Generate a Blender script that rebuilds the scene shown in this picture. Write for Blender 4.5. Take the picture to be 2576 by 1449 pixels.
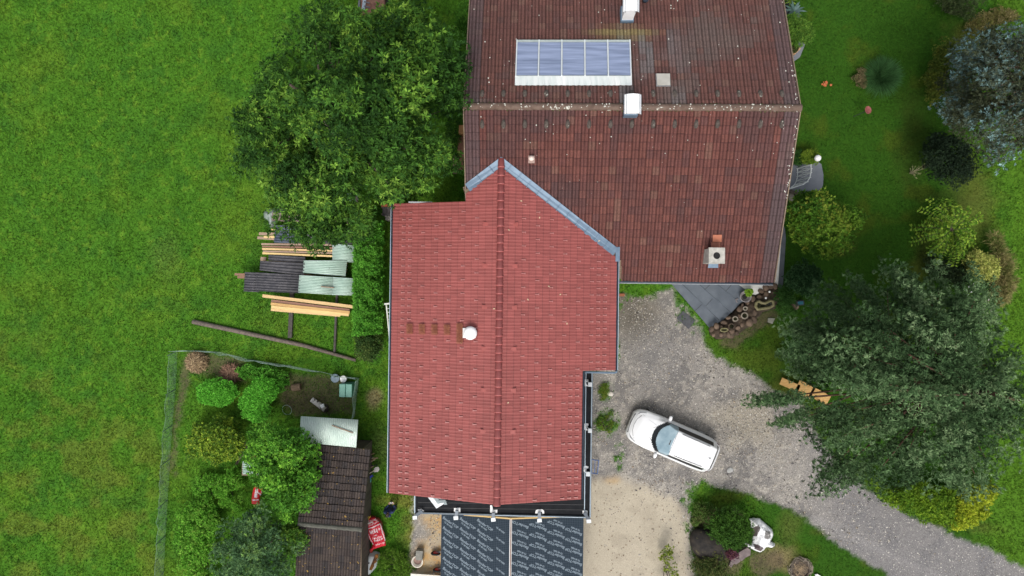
import bpy, bmesh, math, random
import numpy as np
from mathutils import Matrix, Vector
random.seed(7); RNG = np.random.default_rng(11)
for o in list(bpy.data.objects): bpy.data.objects.remove(o)
S = bpy.context.scene; COL = S.collection
# ------------------------------------------------------------------ camera
H, F, CX, CY = 34.7, 1717.0, 1288.0, 724.5
def _rot(rx, ry, rz):
    cx, sx, cy, sy, cz, sz = math.cos(rx), math.sin(rx), math.cos(ry), math.sin(ry), math.cos(rz), math.sin(rz)
    return np.array([[cz,-sz,0],[sz,cz,0],[0,0,1.]]) @ np.array([[cy,0,sy],[0,1,0],[-sy,0,cy]]) @ np.array([[1,0,0],[0,cx,-sx],[0,sx,cx]])
RC = _rot(.0083, .0275, .0129)
cam = bpy.data.cameras.new('camera'); cam.lens = 36*F/2576; cam.sensor_width = 36; cam.clip_start = .5; cam.clip_end = 2000
co = bpy.data.objects.new('camera', cam); COL.objects.link(co)
co.matrix_world = Matrix.Translation((0,0,H)) @ Matrix(RC.tolist()).to_4x4()
S.camera = co
# ------------------------------------------------------------------ sky, sun, exposure (bright overcast)
SUN_EL, SUN_AZ = math.radians(58), math.radians(188)      # azimuth clockwise from north (+Y)
w = bpy.data.worlds.new('World'); S.world = w; w.use_nodes = True
nt = w.node_tree; nt.nodes.clear()
sky = nt.nodes.new('ShaderNodeTexSky'); sky.sky_type = 'NISHITA'; sky.sun_disc = False
sky.sun_elevation = SUN_EL; sky.sun_rotation = SUN_AZ; sky.air_density = 1.2; sky.dust_density = 4; sky.ozone_density = 1
hs = nt.nodes.new('ShaderNodeHueSaturation'); hs.inputs['Saturation'].default_value = .38
bg = nt.nodes.new('ShaderNodeBackground'); bg.inputs['Strength'].default_value = .138
wo = nt.nodes.new('ShaderNodeOutputWorld')
nt.links.new(sky.outputs[0], hs.inputs['Color']); nt.links.new(hs.outputs[0], bg.inputs['Color']); nt.links.new(bg.outputs[0], wo.inputs[0])
sl = bpy.data.lights.new('sun', 'SUN'); sl.energy = 1.3; sl.angle = math.radians(22); sl.color = (1, .96, .9)
so = bpy.data.objects.new('sun', sl); COL.objects.link(so)
sd = Vector((math.sin(SUN_AZ)*math.cos(SUN_EL), math.cos(SUN_AZ)*math.cos(SUN_EL), math.sin(SUN_EL)))
so.rotation_euler = sd.to_track_quat('Z', 'Y').to_euler(); so.location = (0, 0, 60)
S.view_settings.view_transform = 'Standard'; S.view_settings.look = 'None'; S.view_settings.exposure = 0.42; S.view_settings.gamma = 1
S.render.engine = 'CYCLES'; S.cycles.max_bounces = 6; S.cycles.transparent_max_bounces = 6
# ------------------------------------------------------------------ plan coordinates read off the aerial survey
def P(px, py, z=0.0):
    d = RC @ np.array([(px-CX)/F, -(py-CY)/F, -1.0])
    t = (H-z)/-d[2]
    return Vector((d[0]*t, d[1]*t, z))
def PA(px, py, z):
    px, py, z = np.broadcast_arrays(np.asarray(px, float), np.asarray(py, float), np.asarray(z, float))
    d = np.stack([(px-CX)/F, -(py-CY)/F, -np.ones_like(px)], -1) @ RC.T
    t = (H-z)/-d[..., 2]
    return np.stack([d[..., 0]*t, d[..., 1]*t, z], -1)
def XY2PX(x, y, z=0.0):
    q = np.stack([x, y, np.zeros_like(x)+z-H], -1) @ RC
    return CX+F*q[..., 0]/-q[..., 2], CY-F*q[..., 1]/-q[..., 2]
# ------------------------------------------------------------------ numpy value noise
class VN:
    def __init__(s, seed): s.g = np.random.default_rng(seed).random((256, 256))
    def __call__(s, x, y):
        xi = np.floor(x).astype(int); yi = np.floor(y).astype(int); fx = x-xi; fy = y-yi
        fx = fx*fx*(3-2*fx); fy = fy*fy*(3-2*fy); g = s.g
        a = g[xi % 256, yi % 256]; b = g[(xi+1) % 256, yi % 256]; c = g[xi % 256, (yi+1) % 256]; d = g[(xi+1) % 256, (yi+1) % 256]
        return (a*(1-fx)+b*fx)*(1-fy)+(c*(1-fx)+d*fx)*fy
def fbm(seed, x, y, oct=4, f=1.0):
    n = VN(seed); r = 0; a = 1; t = 0
    for i in range(oct): r = r+a*n(x*f+17*i, y*f+31*i); t += a; a *= .55; f *= 2.03
    return r/t
def sdf(poly, px, py):
    """signed distance (positive inside) to polygon"""
    d = np.full(px.shape, 1e9); ins = np.zeros(px.shape, bool); n = len(poly)
    for i in range(n):
        ax, ay = poly[i]; bx, by = poly[(i+1) % n]
        ex, ey = bx-ax, by-ay; wx, wy = px-ax, py-ay
        t = np.clip((wx*ex+wy*ey)/(ex*ex+ey*ey+1e-9), 0, 1)
        d = np.minimum(d, np.hypot(wx-ex*t, wy-ey*t))
        c = ((ay > py) != (by > py)) & (px < (bx-ax)*(py-ay)/((by-ay) if by != ay else 1e-9)+ax)
        ins ^= c
    return np.where(ins, d, -d)
# ------------------------------------------------------------------ materials
MATS = {}
def _nodes(name):
    m = bpy.data.materials.new(name); m.use_nodes = True; t = m.node_tree; t.nodes.clear()
    o = t.nodes.new('ShaderNodeOutputMaterial'); b = t.nodes.new('ShaderNodeBsdfPrincipled'); t.links.new(b.outputs[0], o.inputs[0])
    return m, t, b, o
def mat(name, c1, c2=None, scale=6, rough=.7, bump=.0, bscale=None, metal=0, spec=.5, speck=None, speck_amt=.62, speck_scale=9, stretch=(1,1,1), detail=6, coat=0):
    """noise mottled surface; optional specks (lichen, grime, chips)"""
    if name in MATS: return MATS[name]
    m, t, b, o = _nodes(name); N = t.nodes.new; L = t.links.new
    c2 = c2 or tuple(min(1, x*1.25+.004) for x in c1)
    tc = N('ShaderNodeTexCoord'); mp = N('ShaderNodeMapping'); mp.inputs['Scale'].default_value = stretch; L(tc.outputs['Object'], mp.inputs[0])
    n = N('ShaderNodeTexNoise'); n.inputs['Scale'].default_value = scale; n.inputs['Detail'].default_value = detail; L(mp.outputs[0], n.inputs[0])
    r = N('ShaderNodeValToRGB'); r.color_ramp.elements[0].position = .32; r.color_ramp.elements[1].position = .68
    r.color_ramp.elements[0].color = (*c1, 1); r.color_ramp.elements[1].color = (*c2, 1); L(n.outputs[0], r.inputs[0])
    out = r.outputs[0]
    if speck:
        n2 = N('ShaderNodeTexNoise'); n2.inputs['Scale'].default_value = speck_scale; n2.inputs['Detail'].default_value = 3; L(tc.outputs['Object'], n2.inputs[0])
        r2 = N('ShaderNodeValToRGB'); r2.color_ramp.elements[0].position = speck_amt; r2.color_ramp.elements[1].position = speck_amt+.05; L(n2.outputs[0], r2.inputs[0])
        mx = N('ShaderNodeMix'); mx.data_type = 'RGBA'; mx.inputs['B'].default_value = (*speck, 1); L(r2.outputs[0], mx.inputs['Factor']); L(out, mx.inputs['A']); out = mx.outputs['Result']
    L(out, b.inputs['Base Color'])
    b.inputs['Roughness'].default_value = rough; b.inputs['Metallic'].default_value = metal; b.inputs['Specular IOR Level'].default_value = spec
    if coat: b.inputs['Coat Weight'].default_value = coat; b.inputs['Coat Roughness'].default_value = .08
    if bump:
        n3 = N('ShaderNodeTexNoise'); n3.inputs['Scale'].default_value = bscale or scale*5; n3.inputs['Detail'].default_value = 4; L(mp.outputs[0], n3.inputs[0])
        bp = N('ShaderNodeBump'); bp.inputs['Strength'].default_value = bump; bp.inputs['Distance'].default_value = .03; L(n3.outputs[0], bp.inputs['Height']); L(bp.outputs[0], b.inputs['Normal'])
    MATS[name] = m; return m
def vmat(name, rough=.85, nscale=20, namt=.5, bump=.3, spec=.3, trans=0, speck=None, speck_amt=.66, speck_scale=14, n2=None):
    """surface whose own colour is stored per element (each tile, leaf, patch of ground), broken up by fine noise"""
    if name in MATS: return MATS[name]
    m, t, b, o = _nodes(name); N = t.nodes.new; L = t.links.new
    at = N('ShaderNodeAttribute'); at.attribute_name = 'col'; tc = N('ShaderNodeTexCoord'); out = at.outputs['Color']
    if namt:
        n = N('ShaderNodeTexNoise'); n.inputs['Scale'].default_value = nscale; n.inputs['Detail'].default_value = 5; n.inputs['Roughness'].default_value = .7; L(tc.outputs['Object'], n.inputs[0])
        mr = N('ShaderNodeMapRange'); mr.inputs['From Min'].default_value = .3; mr.inputs['From Max'].default_value = .7
        mr.inputs['To Min'].default_value = 1-namt; mr.inputs['To Max'].default_value = 1+namt; L(n.outputs[0], mr.inputs[0])
        mx = N('ShaderNodeVectorMath'); mx.operation = 'SCALE'; L(out, mx.inputs[0]); L(mr.outputs[0], mx.inputs['Scale']); out = mx.outputs[0]
    if speck:
        n2_ = N('ShaderNodeTexNoise'); n2_.inputs['Scale'].default_value = speck_scale; n2_.inputs['Detail'].default_value = 2; L(tc.outputs['Object'], n2_.inputs[0])
        r2 = N('ShaderNodeValToRGB'); r2.color_ramp.elements[0].position = speck_amt; r2.color_ramp.elements[1].position = speck_amt+.03; L(n2_.outputs[0], r2.inputs[0])
        m2 = N('ShaderNodeMix'); m2.data_type = 'RGBA'; m2.inputs['B'].default_value = (*speck, 1); L(r2.outputs[0], m2.inputs['Factor']); L(out, m2.inputs['A']); out = m2.outputs['Result']
    L(out, b.inputs['Base Color']); b.inputs['Roughness'].default_value = rough; b.inputs['Specular IOR Level'].default_value = spec
    if bump:
        n3 = N('ShaderNodeTexNoise'); n3.inputs['Scale'].default_value = nscale*2; n3.inputs['Detail'].default_value = 4; L(tc.outputs['Object'], n3.inputs[0])
        bp = N('ShaderNodeBump'); bp.inputs['Strength'].default_value = bump; bp.inputs['Distance'].default_value = .03; L(n3.outputs[0], bp.inputs['Height']); L(bp.outputs[0], b.inputs['Normal'])
    if trans:
        tr = N('ShaderNodeBsdfTranslucent'); L(out, tr.inputs['Color']); ms = N('ShaderNodeMixShader'); ms.inputs[0].default_value = trans
        L(b.outputs[0], ms.inputs[1]); L(tr.outputs[0], ms.inputs[2]); L(ms.outputs[0], o.inputs[0])
    MATS[name] = m; return m
# ------------------------------------------------------------------ object bookkeeping
WM = {}
def tag(o, label=None, cat=None, group=None, kind=None):
    if label: o['label'] = label
    if cat: o['category'] = cat
    if group: o['group'] = group
    if kind: o['kind'] = kind
    return o
def thing(name, label, cat, loc=(0,0,0), rz=0, group=None):
    o = bpy.data.objects.new(name, None); COL.objects.link(o); o.empty_display_size = .3
    o.location = loc; o.rotation_euler = (0, 0, rz); WM[o.name] = Matrix.Translation(loc) @ Matrix.Rotation(rz, 4, 'Z')
    return tag(o, label, cat, group)
def link(name, me, m, parent=None, base=None):
    """mesh in world coordinates -> object; local to parent, or origin at its own base"""
    o = bpy.data.objects.new(name, me); COL.objects.link(o)
    if m: me.materials.append(m)
    if parent is not None:
        W = WM[parent.name]; me.transform(W.inverted()); o.parent = parent; WM[o.name] = W
    else:
        n = len(me.vertices); a = np.empty(n*3, np.float32); me.vertices.foreach_get('co', a); a = a.reshape(-1, 3)
        if base is None: base = ((a[:,0].min()+a[:,0].max())/2, (a[:,1].min()+a[:,1].max())/2, a[:,2].min())
        W = Matrix.Translation([float(q) for q in base]); me.transform(W.inverted()); o.location = base; WM[o.name] = W
    return o
def copy_tree(o, parent=None):
    c = o.copy(); COL.objects.link(c); c.parent = parent; WM[c.name] = WM[o.name]
    for ch in list(o.children): copy_tree(ch, c)
    return c
class MB:
    def __init__(s): s.v = []; s.f = []; s.T = None
    def add(s, vs, fs):
        b = len(s.v); s.v += [tuple(s.T @ Vector(q)) if s.T else tuple(q) for q in vs]; s.f += [tuple(i+b for i in f) for f in fs]; return s
    def box(s, c, d, rz=0, rx=0, ry=0):
        R = Matrix.Rotation(rz, 3, 'Z') @ Matrix.Rotation(ry, 3, 'Y') @ Matrix.Rotation(rx, 3, 'X'); c = Vector(c)
        vs = [c+R @ Vector((x*d[0]/2, y*d[1]/2, z*d[2]/2)) for z in (-1,1) for y in (-1,1) for x in (-1,1)]
        return s.add(vs, [(0,2,3,1),(4,5,7,6),(0,1,5,4),(2,6,7,3),(0,4,6,2),(1,3,7,5)])
    def bar(s, a, b, wd, ht, up=(0,0,1)):
        a, b = Vector(a), Vector(b); d = (b-a).normalized(); u = Vector(up)
        if abs(d.dot(u)) > .98: u = Vector((0,1,0))
        sd_ = d.cross(u).normalized()*wd/2; u2 = sd_.cross(d).normalized()*ht/2
        vs = [p+i*sd_+j*u2 for p in (a, b) for i, j in ((-1,-1),(1,-1),(1,1),(-1,1))]
        return s.add(vs, [(0,1,2,3),(7,6,5,4),(0,4,5,1),(1,5,6,2),(2,6,7,3),(3,7,4,0)])
    def prism(s, poly, z0, z1):
        n = len(poly); z1s = z1 if hasattr(z1, '__len__') else [z1]*n
        if sum(poly[i][0]*poly[(i+1)%n][1]-poly[(i+1)%n][0]*poly[i][1] for i in range(n)) < 0: poly = poly[::-1]; z1s = list(z1s)[::-1]
        vs = [(p[0], p[1], z0) for p in poly]+[(p[0], p[1], z) for p, z in zip(poly, z1s)]
        return s.add(vs, [tuple(range(n-1,-1,-1)), tuple(range(n, 2*n))]+[(i, (i+1)%n, n+(i+1)%n, n+i) for i in range(n)])
    def pprism(s, pp, zr, z0, z1):
        return s.prism([tuple(P(x, y, zr)[:2]) for x, y in pp], z0, z1)
    def tube(s, pts, r, n=8, cap=True):
        pts = [Vector(p) for p in pts]; rs = r if hasattr(r, '__len__') else [r]*len(pts); vs = []; prev = None
        for i, p in enumerate(pts):
            d = (pts[min(i+1, len(pts)-1)]-pts[max(i-1, 0)]).normalized()
            u = (prev if prev is not None else (Vector((0,0,1)) if abs(d.z) < .9 else Vector((1,0,0))))
            a = (u-d*u.dot(d)).normalized(); prev = a; b = d.cross(a)
            vs += [p+rs[i]*(math.cos(2*math.pi*k/n)*a+math.sin(2*math.pi*k/n)*b) for k in range(n)]
        fs = [(i*n+k, i*n+(k+1)%n, (i+1)*n+(k+1)%n, (i+1)*n+k) for i in range(len(pts)-1) for k in range(n)]
        if cap: fs += [tuple(range(n-1,-1,-1)), tuple((len(pts)-1)*n+k for k in range(n))]
        return s.add(vs, fs)
    def lathe(s, c, prof, n=20, sx=1, sy=1, rz=0):
        vs = []; c = Vector(c)
        for r, z in prof:
            for k in range(n):
                a = 2*math.pi*k/n; x, y = r*math.cos(a)*sx, r*math.sin(a)*sy
                vs.append(c+Vector((x*math.cos(rz)-y*math.sin(rz), x*math.sin(rz)+y*math.cos(rz), z)))
        fs = [(i*n+k, i*n+(k+1)%n, (i+1)*n+(k+1)%n, (i+1)*n+k) for i in range(len(prof)-1) for k in range(n)]
        if prof[0][0] > 0: fs.append(tuple(range(n-1,-1,-1)))
        if prof[-1][0] > 0: fs.append(tuple((len(prof)-1)*n+k for k in range(n)))
        return s.add(vs, fs)
    def rock(s, c, r, seed=0, flat=.7, rz=0, n=2, rough=.22):
        rr = random.Random(seed); bm = bmesh.new(); bmesh.ops.create_icosphere(bm, subdivisions=n, radius=1)
        r = r if hasattr(r, '__len__') else (r, r, r*flat)
        ks = [(Vector((rr.gauss(0,1), rr.gauss(0,1), rr.gauss(0,1))).normalized(), rr.uniform(-rough, rough*.6)) for _ in range(9)]
        vs = []
        for q in bm.verts:
            k = 1+sum(a*max(0, q.co.dot(d))**2 for d, a in ks); p = q.co*k
            x, y, z = p.x*r[0], p.y*r[1], p.z*r[2]
            vs.append((c[0]+x*math.cos(rz)-y*math.sin(rz), c[1]+x*math.sin(rz)+y*math.cos(rz), c[2]+z))
        fs = [tuple(q.index for q in f.verts) for f in bm.faces]; bm.free()
        return s.add(vs, fs)
    def build(s, name, m, parent=None, smooth=False, bevel=0, base=None):
        me = bpy.data.meshes.new(name); me.from_pydata(s.v, [], s.f)
        bm = bmesh.new(); bm.from_mesh(me); bmesh.ops.recalc_face_normals(bm, faces=bm.faces); bm.to_mesh(me); bm.free()
        if smooth: me.polygons.foreach_set('use_smooth', [True]*len(me.polygons))
        o = link(name, me, m, parent, base)
        if bevel: b = o.modifiers.new('bevel', 'BEVEL'); b.width = bevel; b.segments = 2; b.limit_method = 'ANGLE'
        return o
def npmesh(name, V, Fq, cols=None, m=None, parent=None, base=None, smooth=False):
    """V (n,3), Fq (k,3|4) index array, cols (n,3) per vertex"""
    me = bpy.data.meshes.new(name); V = np.asarray(V, np.float32); Fq = np.asarray(Fq, np.int32); k = Fq.shape[1]
    me.vertices.add(len(V)); me.vertices.foreach_set('co', V.ravel())
    me.loops.add(Fq.size); me.loops.foreach_set('vertex_index', Fq.ravel())
    me.polygons.add(len(Fq)); me.polygons.foreach_set('loop_start', np.arange(0, Fq.size, k, dtype=np.int32)); me.polygons.foreach_set('loop_total', np.full(len(Fq), k, np.int32))
    me.polygons.foreach_set('use_smooth', np.full(len(Fq), smooth)); me.update(calc_edges=True)
    if cols is not None:
        a = me.color_attributes.new('col', 'FLOAT_COLOR', 'POINT'); c = np.ones((len(V), 4), np.float32); c[:, :3] = np.clip(cols, 0, 1); a.data.foreach_set('color', c.ravel())
    return link(name, me, m, parent, base)
# ------------------------------------------------------------------ foliage
LEAF = vmat('leaf', rough=.7, namt=0, bump=0, spec=.14, trans=.2)
NEEDLE = vmat('needle', rough=.8, namt=0, bump=0, spec=.1, trans=.05)
def unit(a): return a/np.maximum(np.linalg.norm(a, axis=-1, keepdims=True), 1e-9)
def sprays(C, A, per, L, Wd, pal, lo=.35, hi=1.25, cj=.18, wts=None, tint=None):
    """sprays of leaves: at each centre C with axis A, per leaves radiating lo..hi radians from the axis"""
    n = len(C); C = np.repeat(C, per, 0); A = unit(np.repeat(A, per, 0)); k = n*per
    r = RNG.normal(size=(k, 3)); pr = unit(r-A*(r*A).sum(1, keepdims=True)); th = RNG.uniform(lo, hi, (k, 1))
    D = A*np.cos(th)+pr*np.sin(th); sd_ = unit(np.cross(D, A+RNG.normal(size=(k, 3))*.35))
    ln = L*RNG.uniform(.6, 1.25, (k, 1)); wd = Wd*RNG.uniform(.7, 1.2, (k, 1)); b = C+D*.01
    droop = np.array([0, 0, -1.])*ln*.15
    V = np.stack([b, b+D*ln*.5+sd_*wd/2, b+D*ln+droop, b+D*ln*.5-sd_*wd/2], 1).reshape(-1, 3)
    Fq = np.arange(4*k).reshape(k, 4); pal = np.array(pal, float)
    if tint is None:
        i = RNG.choice(len(pal), n, p=wts); base = pal[i]*RNG.uniform(.8, 1.25, (n, 1))
    else:
        t = np.clip(tint, 0, .999)*(len(pal)-1); i = t.astype(int); f = (t-i)[:, None]; base = (pal[i]*(1-f)+pal[np.minimum(i+1, len(pal)-1)]*f)*RNG.uniform(.8, 1.25, (n, 1))
    c = np.repeat(base, per, 0)*RNG.uniform(1-cj, 1+cj, (k, 1))
    return V, Fq, np.repeat(c, 4, 0)
def crown_points(outline, zedge, ztop, nb, rb, ns, flat=.6, holes=(), under=.25, zj=.5, top=None, shrink=.45, power=.5, radial=None):
    xs = [p[0] for p in outline]; ys = [p[1] for p in outline]; out = []; tries = 0
    gx, gy = np.meshgrid(np.linspace(min(xs), max(xs), 40), np.linspace(min(ys), max(ys), 40)); dm = sdf(outline, gx, gy).max()
    while len(out) < nb and tries < 200:
        tries += 1; q = RNG.uniform((min(xs), min(ys)), (max(xs), max(ys)), (200, 2)); d = sdf(outline, q[:, 0], q[:, 1])
        pr = rb*50*shrink
        for (x, y), dd in zip(q, d):
            if dd < min(pr, dm*.3): continue
            if any((x-h[0])**2+(y-h[1])**2 < h[2]**2 for h in holes): continue
            mind = rb*50*.55*(len(out) < nb*.8)
            if any((x-o[0])**2+(y-o[1])**2 < mind**2 for o in out[-400:]) and RNG.random() > .06: continue
            t = min(1, dd/dm)
            if top: t = max(0, 1-math.hypot(x-top[0], y-top[1])/top[2])
            z = zedge+(ztop-zedge)*(1-(1-t)**2)**power+RNG.normal()*zj*.5
            if RNG.random() < under: z -= RNG.uniform(.6, 2.0)*(ztop-zedge)*.3
            out.append((x, y, max(z, rb*.5)))
            if len(out) >= nb: break
    B = PA(*np.array(out).T); n = len(B)
    rr = rb*RNG.uniform(.6, 1.3, n)
    D = RNG.normal(size=(n*ns, 3)); D[:, 2] = D[:, 2]*.9+.35; D = unit(D)
    R = np.repeat(rr, ns)[:, None]; sc = np.array([1, 1, flat]); sx = RNG.uniform(.75, 1.3, (n, 1)); stretch = np.repeat(np.hstack([sx, 1/sx, np.ones((n, 1))]), ns, 0)
    if radial:      # boughs drawn out along their limb, away from the trunk
        o_ = P(*radial, 0); a_ = np.repeat(np.arctan2(B[:, 1]-o_.y, B[:, 0]-o_.x), ns); E_ = D*sc*np.array([1.55, .62, 1.]); rr_ = E_.copy()
        rr_[:, 0] = E_[:, 0]*np.cos(a_)-E_[:, 1]*np.sin(a_); rr_[:, 1] = E_[:, 0]*np.sin(a_)+E_[:, 1]*np.cos(a_); Dn = rr_; stretch = 1; sc = 1
    else: Dn = D
    C = np.repeat(B, ns, 0)+Dn*R*sc*stretch*RNG.uniform(.45, 1.12, (n*ns, 1)); C[:, 2] = np.maximum(C[:, 2], .05)
    A = unit(D+np.array([0, 0, .5])+RNG.normal(size=D.shape)*.35)
    return B, rr, C, A, np.repeat(np.arange(n), ns)
BARK = mat('bark', (.06,.045,.032), (.14,.11,.085), 9, .9, .8)
BARKR = mat('red bark', (.07,.035,.022), (.13,.065,.04), 7, .9, .7)
def tree(name, label, cat, outline, zedge, ztop, nb, rb, ns, per, L, Wd, pal, flat=.6, lo=.35, hi=1.25, base=None, trunk_r=.22, limbs=14, bark=None, leafmat=None, group=None, boughs_tint=.5, tpow=1.0, gain=1.0, **kw):
    B, rr, C, A, bi = crown_points(outline, zedge, ztop, nb, rb, ns, flat, **kw)
    c = B.mean(0); b = P(*base) if base else Vector((c[0], c[1], 0))
    root = thing(name, label, cat, (b.x, b.y, 0), 0, group)
    tb = RNG.random(len(B)); tint = tb[bi]*boughs_tint+RNG.random(len(bi))*(1-boughs_tint)
    V, Fq, cc = sprays(C, A, per, L, Wd, np.array(pal)*gain, lo, hi, tint=tint**tpow)
    npmesh('crown', V, Fq, cc, leafmat or LEAF, root)
    hz = float(B[:, 2].max())*.8; tr = MB(); tr.tube([(b.x, b.y, -.1), (b.x+.05, b.y, hz*.4), (b.x, b.y+.08, hz*.75), (b.x, b.y, hz)], [trunk_r, trunk_r*.8, trunk_r*.5, trunk_r*.15], 10)
    tr.build('trunk', bark or BARK, root, True)
    lm = MB()
    for i in RNG.choice(len(B), min(limbs*3, len(B)), replace=False):
        q = Vector(B[i]); z0 = max(.2, min(hz*.85, q.z*.62)); a = Vector((b.x, b.y, z0)); mid = a.lerp(q, .5)+Vector((0, 0, .15))
        lm.tube([a, mid, q], [trunk_r*.3, trunk_r*.2, .015], 5)
    lm.build('branches', bark or BARK, root, True)
    return root
def bush(name, label, cat, outline, zt, nb, rb, ns, per, L, Wd, pal, z0=.25, mat_=None, group=None, parent=None, **kw):
    fl = kw.pop('flat', .75); lo = kw.pop('lo', .3); hi = kw.pop('hi', 1.3); bt = kw.pop('boughs_tint', .5); gain = kw.pop('gain', 1.6)
    B, rr, C, A, bi = crown_points(outline, z0, zt, nb, rb, ns, fl, under=.15, zj=kw.pop('zj', .15), **kw)
    tb = RNG.random(len(B)); tint = tb[bi]*bt+RNG.random(len(bi))*(1-bt)
    V, Fq, cc = sprays(C, A, per, L, Wd, np.array(pal)*gain, lo, hi, tint=tint); c = B.mean(0)
    root = parent or thing(name, label, cat, (c[0], c[1], 0), 0, group)
    npmesh('leaves', V, Fq, cc, mat_ or LEAF, root)
    st = MB()
    for q in B[:24]: st.tube([(c[0]+(q[0]-c[0])*.3, c[1]+(q[1]-c[1])*.3, 0), tuple(q)], [.02, .008], 5)
    st.build('stems', BARK, root)
    return root
def ell(cx, cy, rx, ry=None, n=14, j=.1, seed=1):
    rr = random.Random(seed); ry = ry or rx
    return [(cx+rx*math.cos(2*math.pi*k/n)*(1+rr.uniform(-j, j)), cy+ry*math.sin(2*math.pi*k/n)*(1+rr.uniform(-j, j))) for k in range(n)]
# ================================================================== GROUND
def smooth(e0, e1, x): t = np.clip((x-e0)/(e1-e0), 0, 1); return t*t*(3-2*t)
DRIVE = [(1440,925),(1552,925),(1552,735),(1620,748),(1690,722),(1725,770),(1760,822),(1772,872),(1830,915),(1905,950),(1950,985),(2010,1010),(2060,1090),(2110,1170),(2190,1236),(2330,1318),(2450,1366),(2576,1424),(2760,1500),(2760,1640),(2420,1530),(2240,1449),(2180,1412),(2100,1362),(2020,1298),(1900,1246),(1760,1212),(1740,1260),(1745,1449),(1745,1600),(1030,1600),(1040,1250),(1440,1250)]
SAND = [(1440,1215),(1560,1195),(1660,1235),(1700,1250),(1728,1290),(1740,1449),(1742,1600),(1440,1600)]
ORANGE = [(1060,1262),(1130,1285),(1130,1600),(1030,1600),(1042,1400),(1085,1340),(1062,1310)]
SOILS = [[(470,888),(525,884),(612,905),(620,965),(570,960),(500,940)], [(700,940),(870,945),(895,975),(892,1045),(740,1050),(700,1010)], [(455,900),(478,905),(470,1010),(450,1100),(438,1200),(425,1180),(445,1000)],
  [(1805,840),(1880,800),(1945,770),(1960,800),(1900,840),(1860,880),(1810,865)], [(1900,1060),(1950,985),(1900,960),(1845,925),(1880,980)], [(1750,1300),(1800,1275),(1860,1290),(1880,1380),(1860,1449),(1740,1449)], [(1880,1400),(1960,1385),(1990,1420),(1930,1449),(1890,1449)]]
def ground_weights(px, py):
    wx = (fbm(1, px/30, py/30, 3)-.5)*22+(fbm(2, px/8, py/8, 3)-.5)*12; wy = (fbm(3, px/30, py/30, 3)-.5)*22+(fbm(4, px/8, py/8, 3)-.5)*12
    x, y = px+wx, py+wy
    g = smooth(-7, 7, sdf(DRIVE, x, y)); s = smooth(-16, 22, sdf(SAND, x, y))*g; o = smooth(-16, 18, sdf(ORANGE, x, y))
    so = np.zeros_like(g)
    for q in SOILS: so = np.maximum(so, smooth(-10, 12, sdf(q, x, y)))
    # weeds growing through the gravel
    wd = np.zeros_like(g)
    for (cx, cy, rx, ry) in ((1527,1065,34,44),(1523,985,24,26),(1600,742,60,28),(1558,735,24,50),(1712,765,20,60),(1745,800,16,40),(1650,725,50,16),(1745,1245,40,40),(1560,1150,18,40),(1740,1330,20,90)):
        wd = np.maximum(wd, smooth(1.1, .5, np.hypot((x-cx)/rx, (y-cy)/ry)))
    wd = wd*smooth(.38, .6, fbm(5, px/12, py/12, 3))
    return np.clip(g*(1-wd*.85), 0, 1), s, o*g, so*(1-g)
def mixc(a, b, t): return a*(1-t[..., None])+np.array(b)*t[..., None]
def lawn_col(px, py):
    c = np.zeros(px.shape+(3,))+np.array((.060,.165,.014))
    n1 = fbm(21, px/150, py/150, 4); n2 = fbm(22, px/45, py/45, 4); n3 = fbm(23, px/14, py/14, 3)
    c = mixc(c, (.10,.185,.016), smooth(.5, .8, n1)*.6); c = mixc(c, (.036,.125,.016), smooth(.5, .75, n2)*.5); c = mixc(c, (.125,.235,.022), smooth(.58, .78, n3)*.6)
    # dry thatch in the lower left meadow
    dry = smooth(.44, .68, fbm(24, px/60, py/60, 4))*smooth(820, 1150, py+(300-px)*.5)*smooth(430, 380, px)
    c = mixc(c, (.15,.165,.028), dry*.42)
    # garden to the right: tree shade and vignette darken the grass colour; worn patches
    rt = smooth(1700, 1990, px)*smooth(2560, 2400, px); c = mixc(c, (.025,.075,.007), rt*.88)
    worn = rt*smooth(.5, .72, fbm(25, px/70, py/70, 4)); c = mixc(c, (.07,.095,.010), worn*.5)
    for (cx, cy, rx, ry, a, col) in ((2300,330,70,180,.5,(.03,.04,.008)),(2440,520,90,140,.5,(.12,.12,.03)),(2450,100,100,80,.5,(.13,.12,.03)),(2110,620,60,30,.5,(.1,.075,.02)),(2320,640,40,80,.5,(.09,.08,.02)),(1900,900,90,45,.45,(.09,.1,.015)),(1980,980,60,50,.5,(.10,.095,.02)),
                (1060,1350,60,90,.6,(.27,.2,.07)),(1010,1260,60,20,.5,(.22,.18,.05)),(940,1000,26,34,.8,(.25,.2,.11)),(1960,1400,60,40,.6,(.28,.2,.11)),(1985,1330,40,60,.35,(.14,.14,.04)),(1055,1150,20,200,.3,(.04,.08,.02)),(1820,1250,70,30,.5,(.12,.13,.02)),(2500,1330,70,18,.6,(.11,.09,.03)),(2330,1322,180,10,.4,(.1,.09,.03)),
                (2090,1340,60,14,.5,(.13,.11,.03)),(680,800,60,70,.25,(.09,.13,.02)),(415,640,60,80,.4,(.09,.15,.035)),(960,1120,40,60,.5,(.1,.11,.04)),(770,1010,80,40,.5,(.07,.08,.02))):
        t = smooth(1.15, .2, np.hypot((px-cx)/rx, (py-cy)/ry)+(n2-.5)*1.1)*a; c = mixc(c, col, t)
    fr = smooth(2440, 2530, px+(fbm(26, px/60, py/60, 2)-.5)*60-40*smooth(900, 600, py)); c = mixc(c, (.075,.165,.014), fr*.8)
    return c
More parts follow.
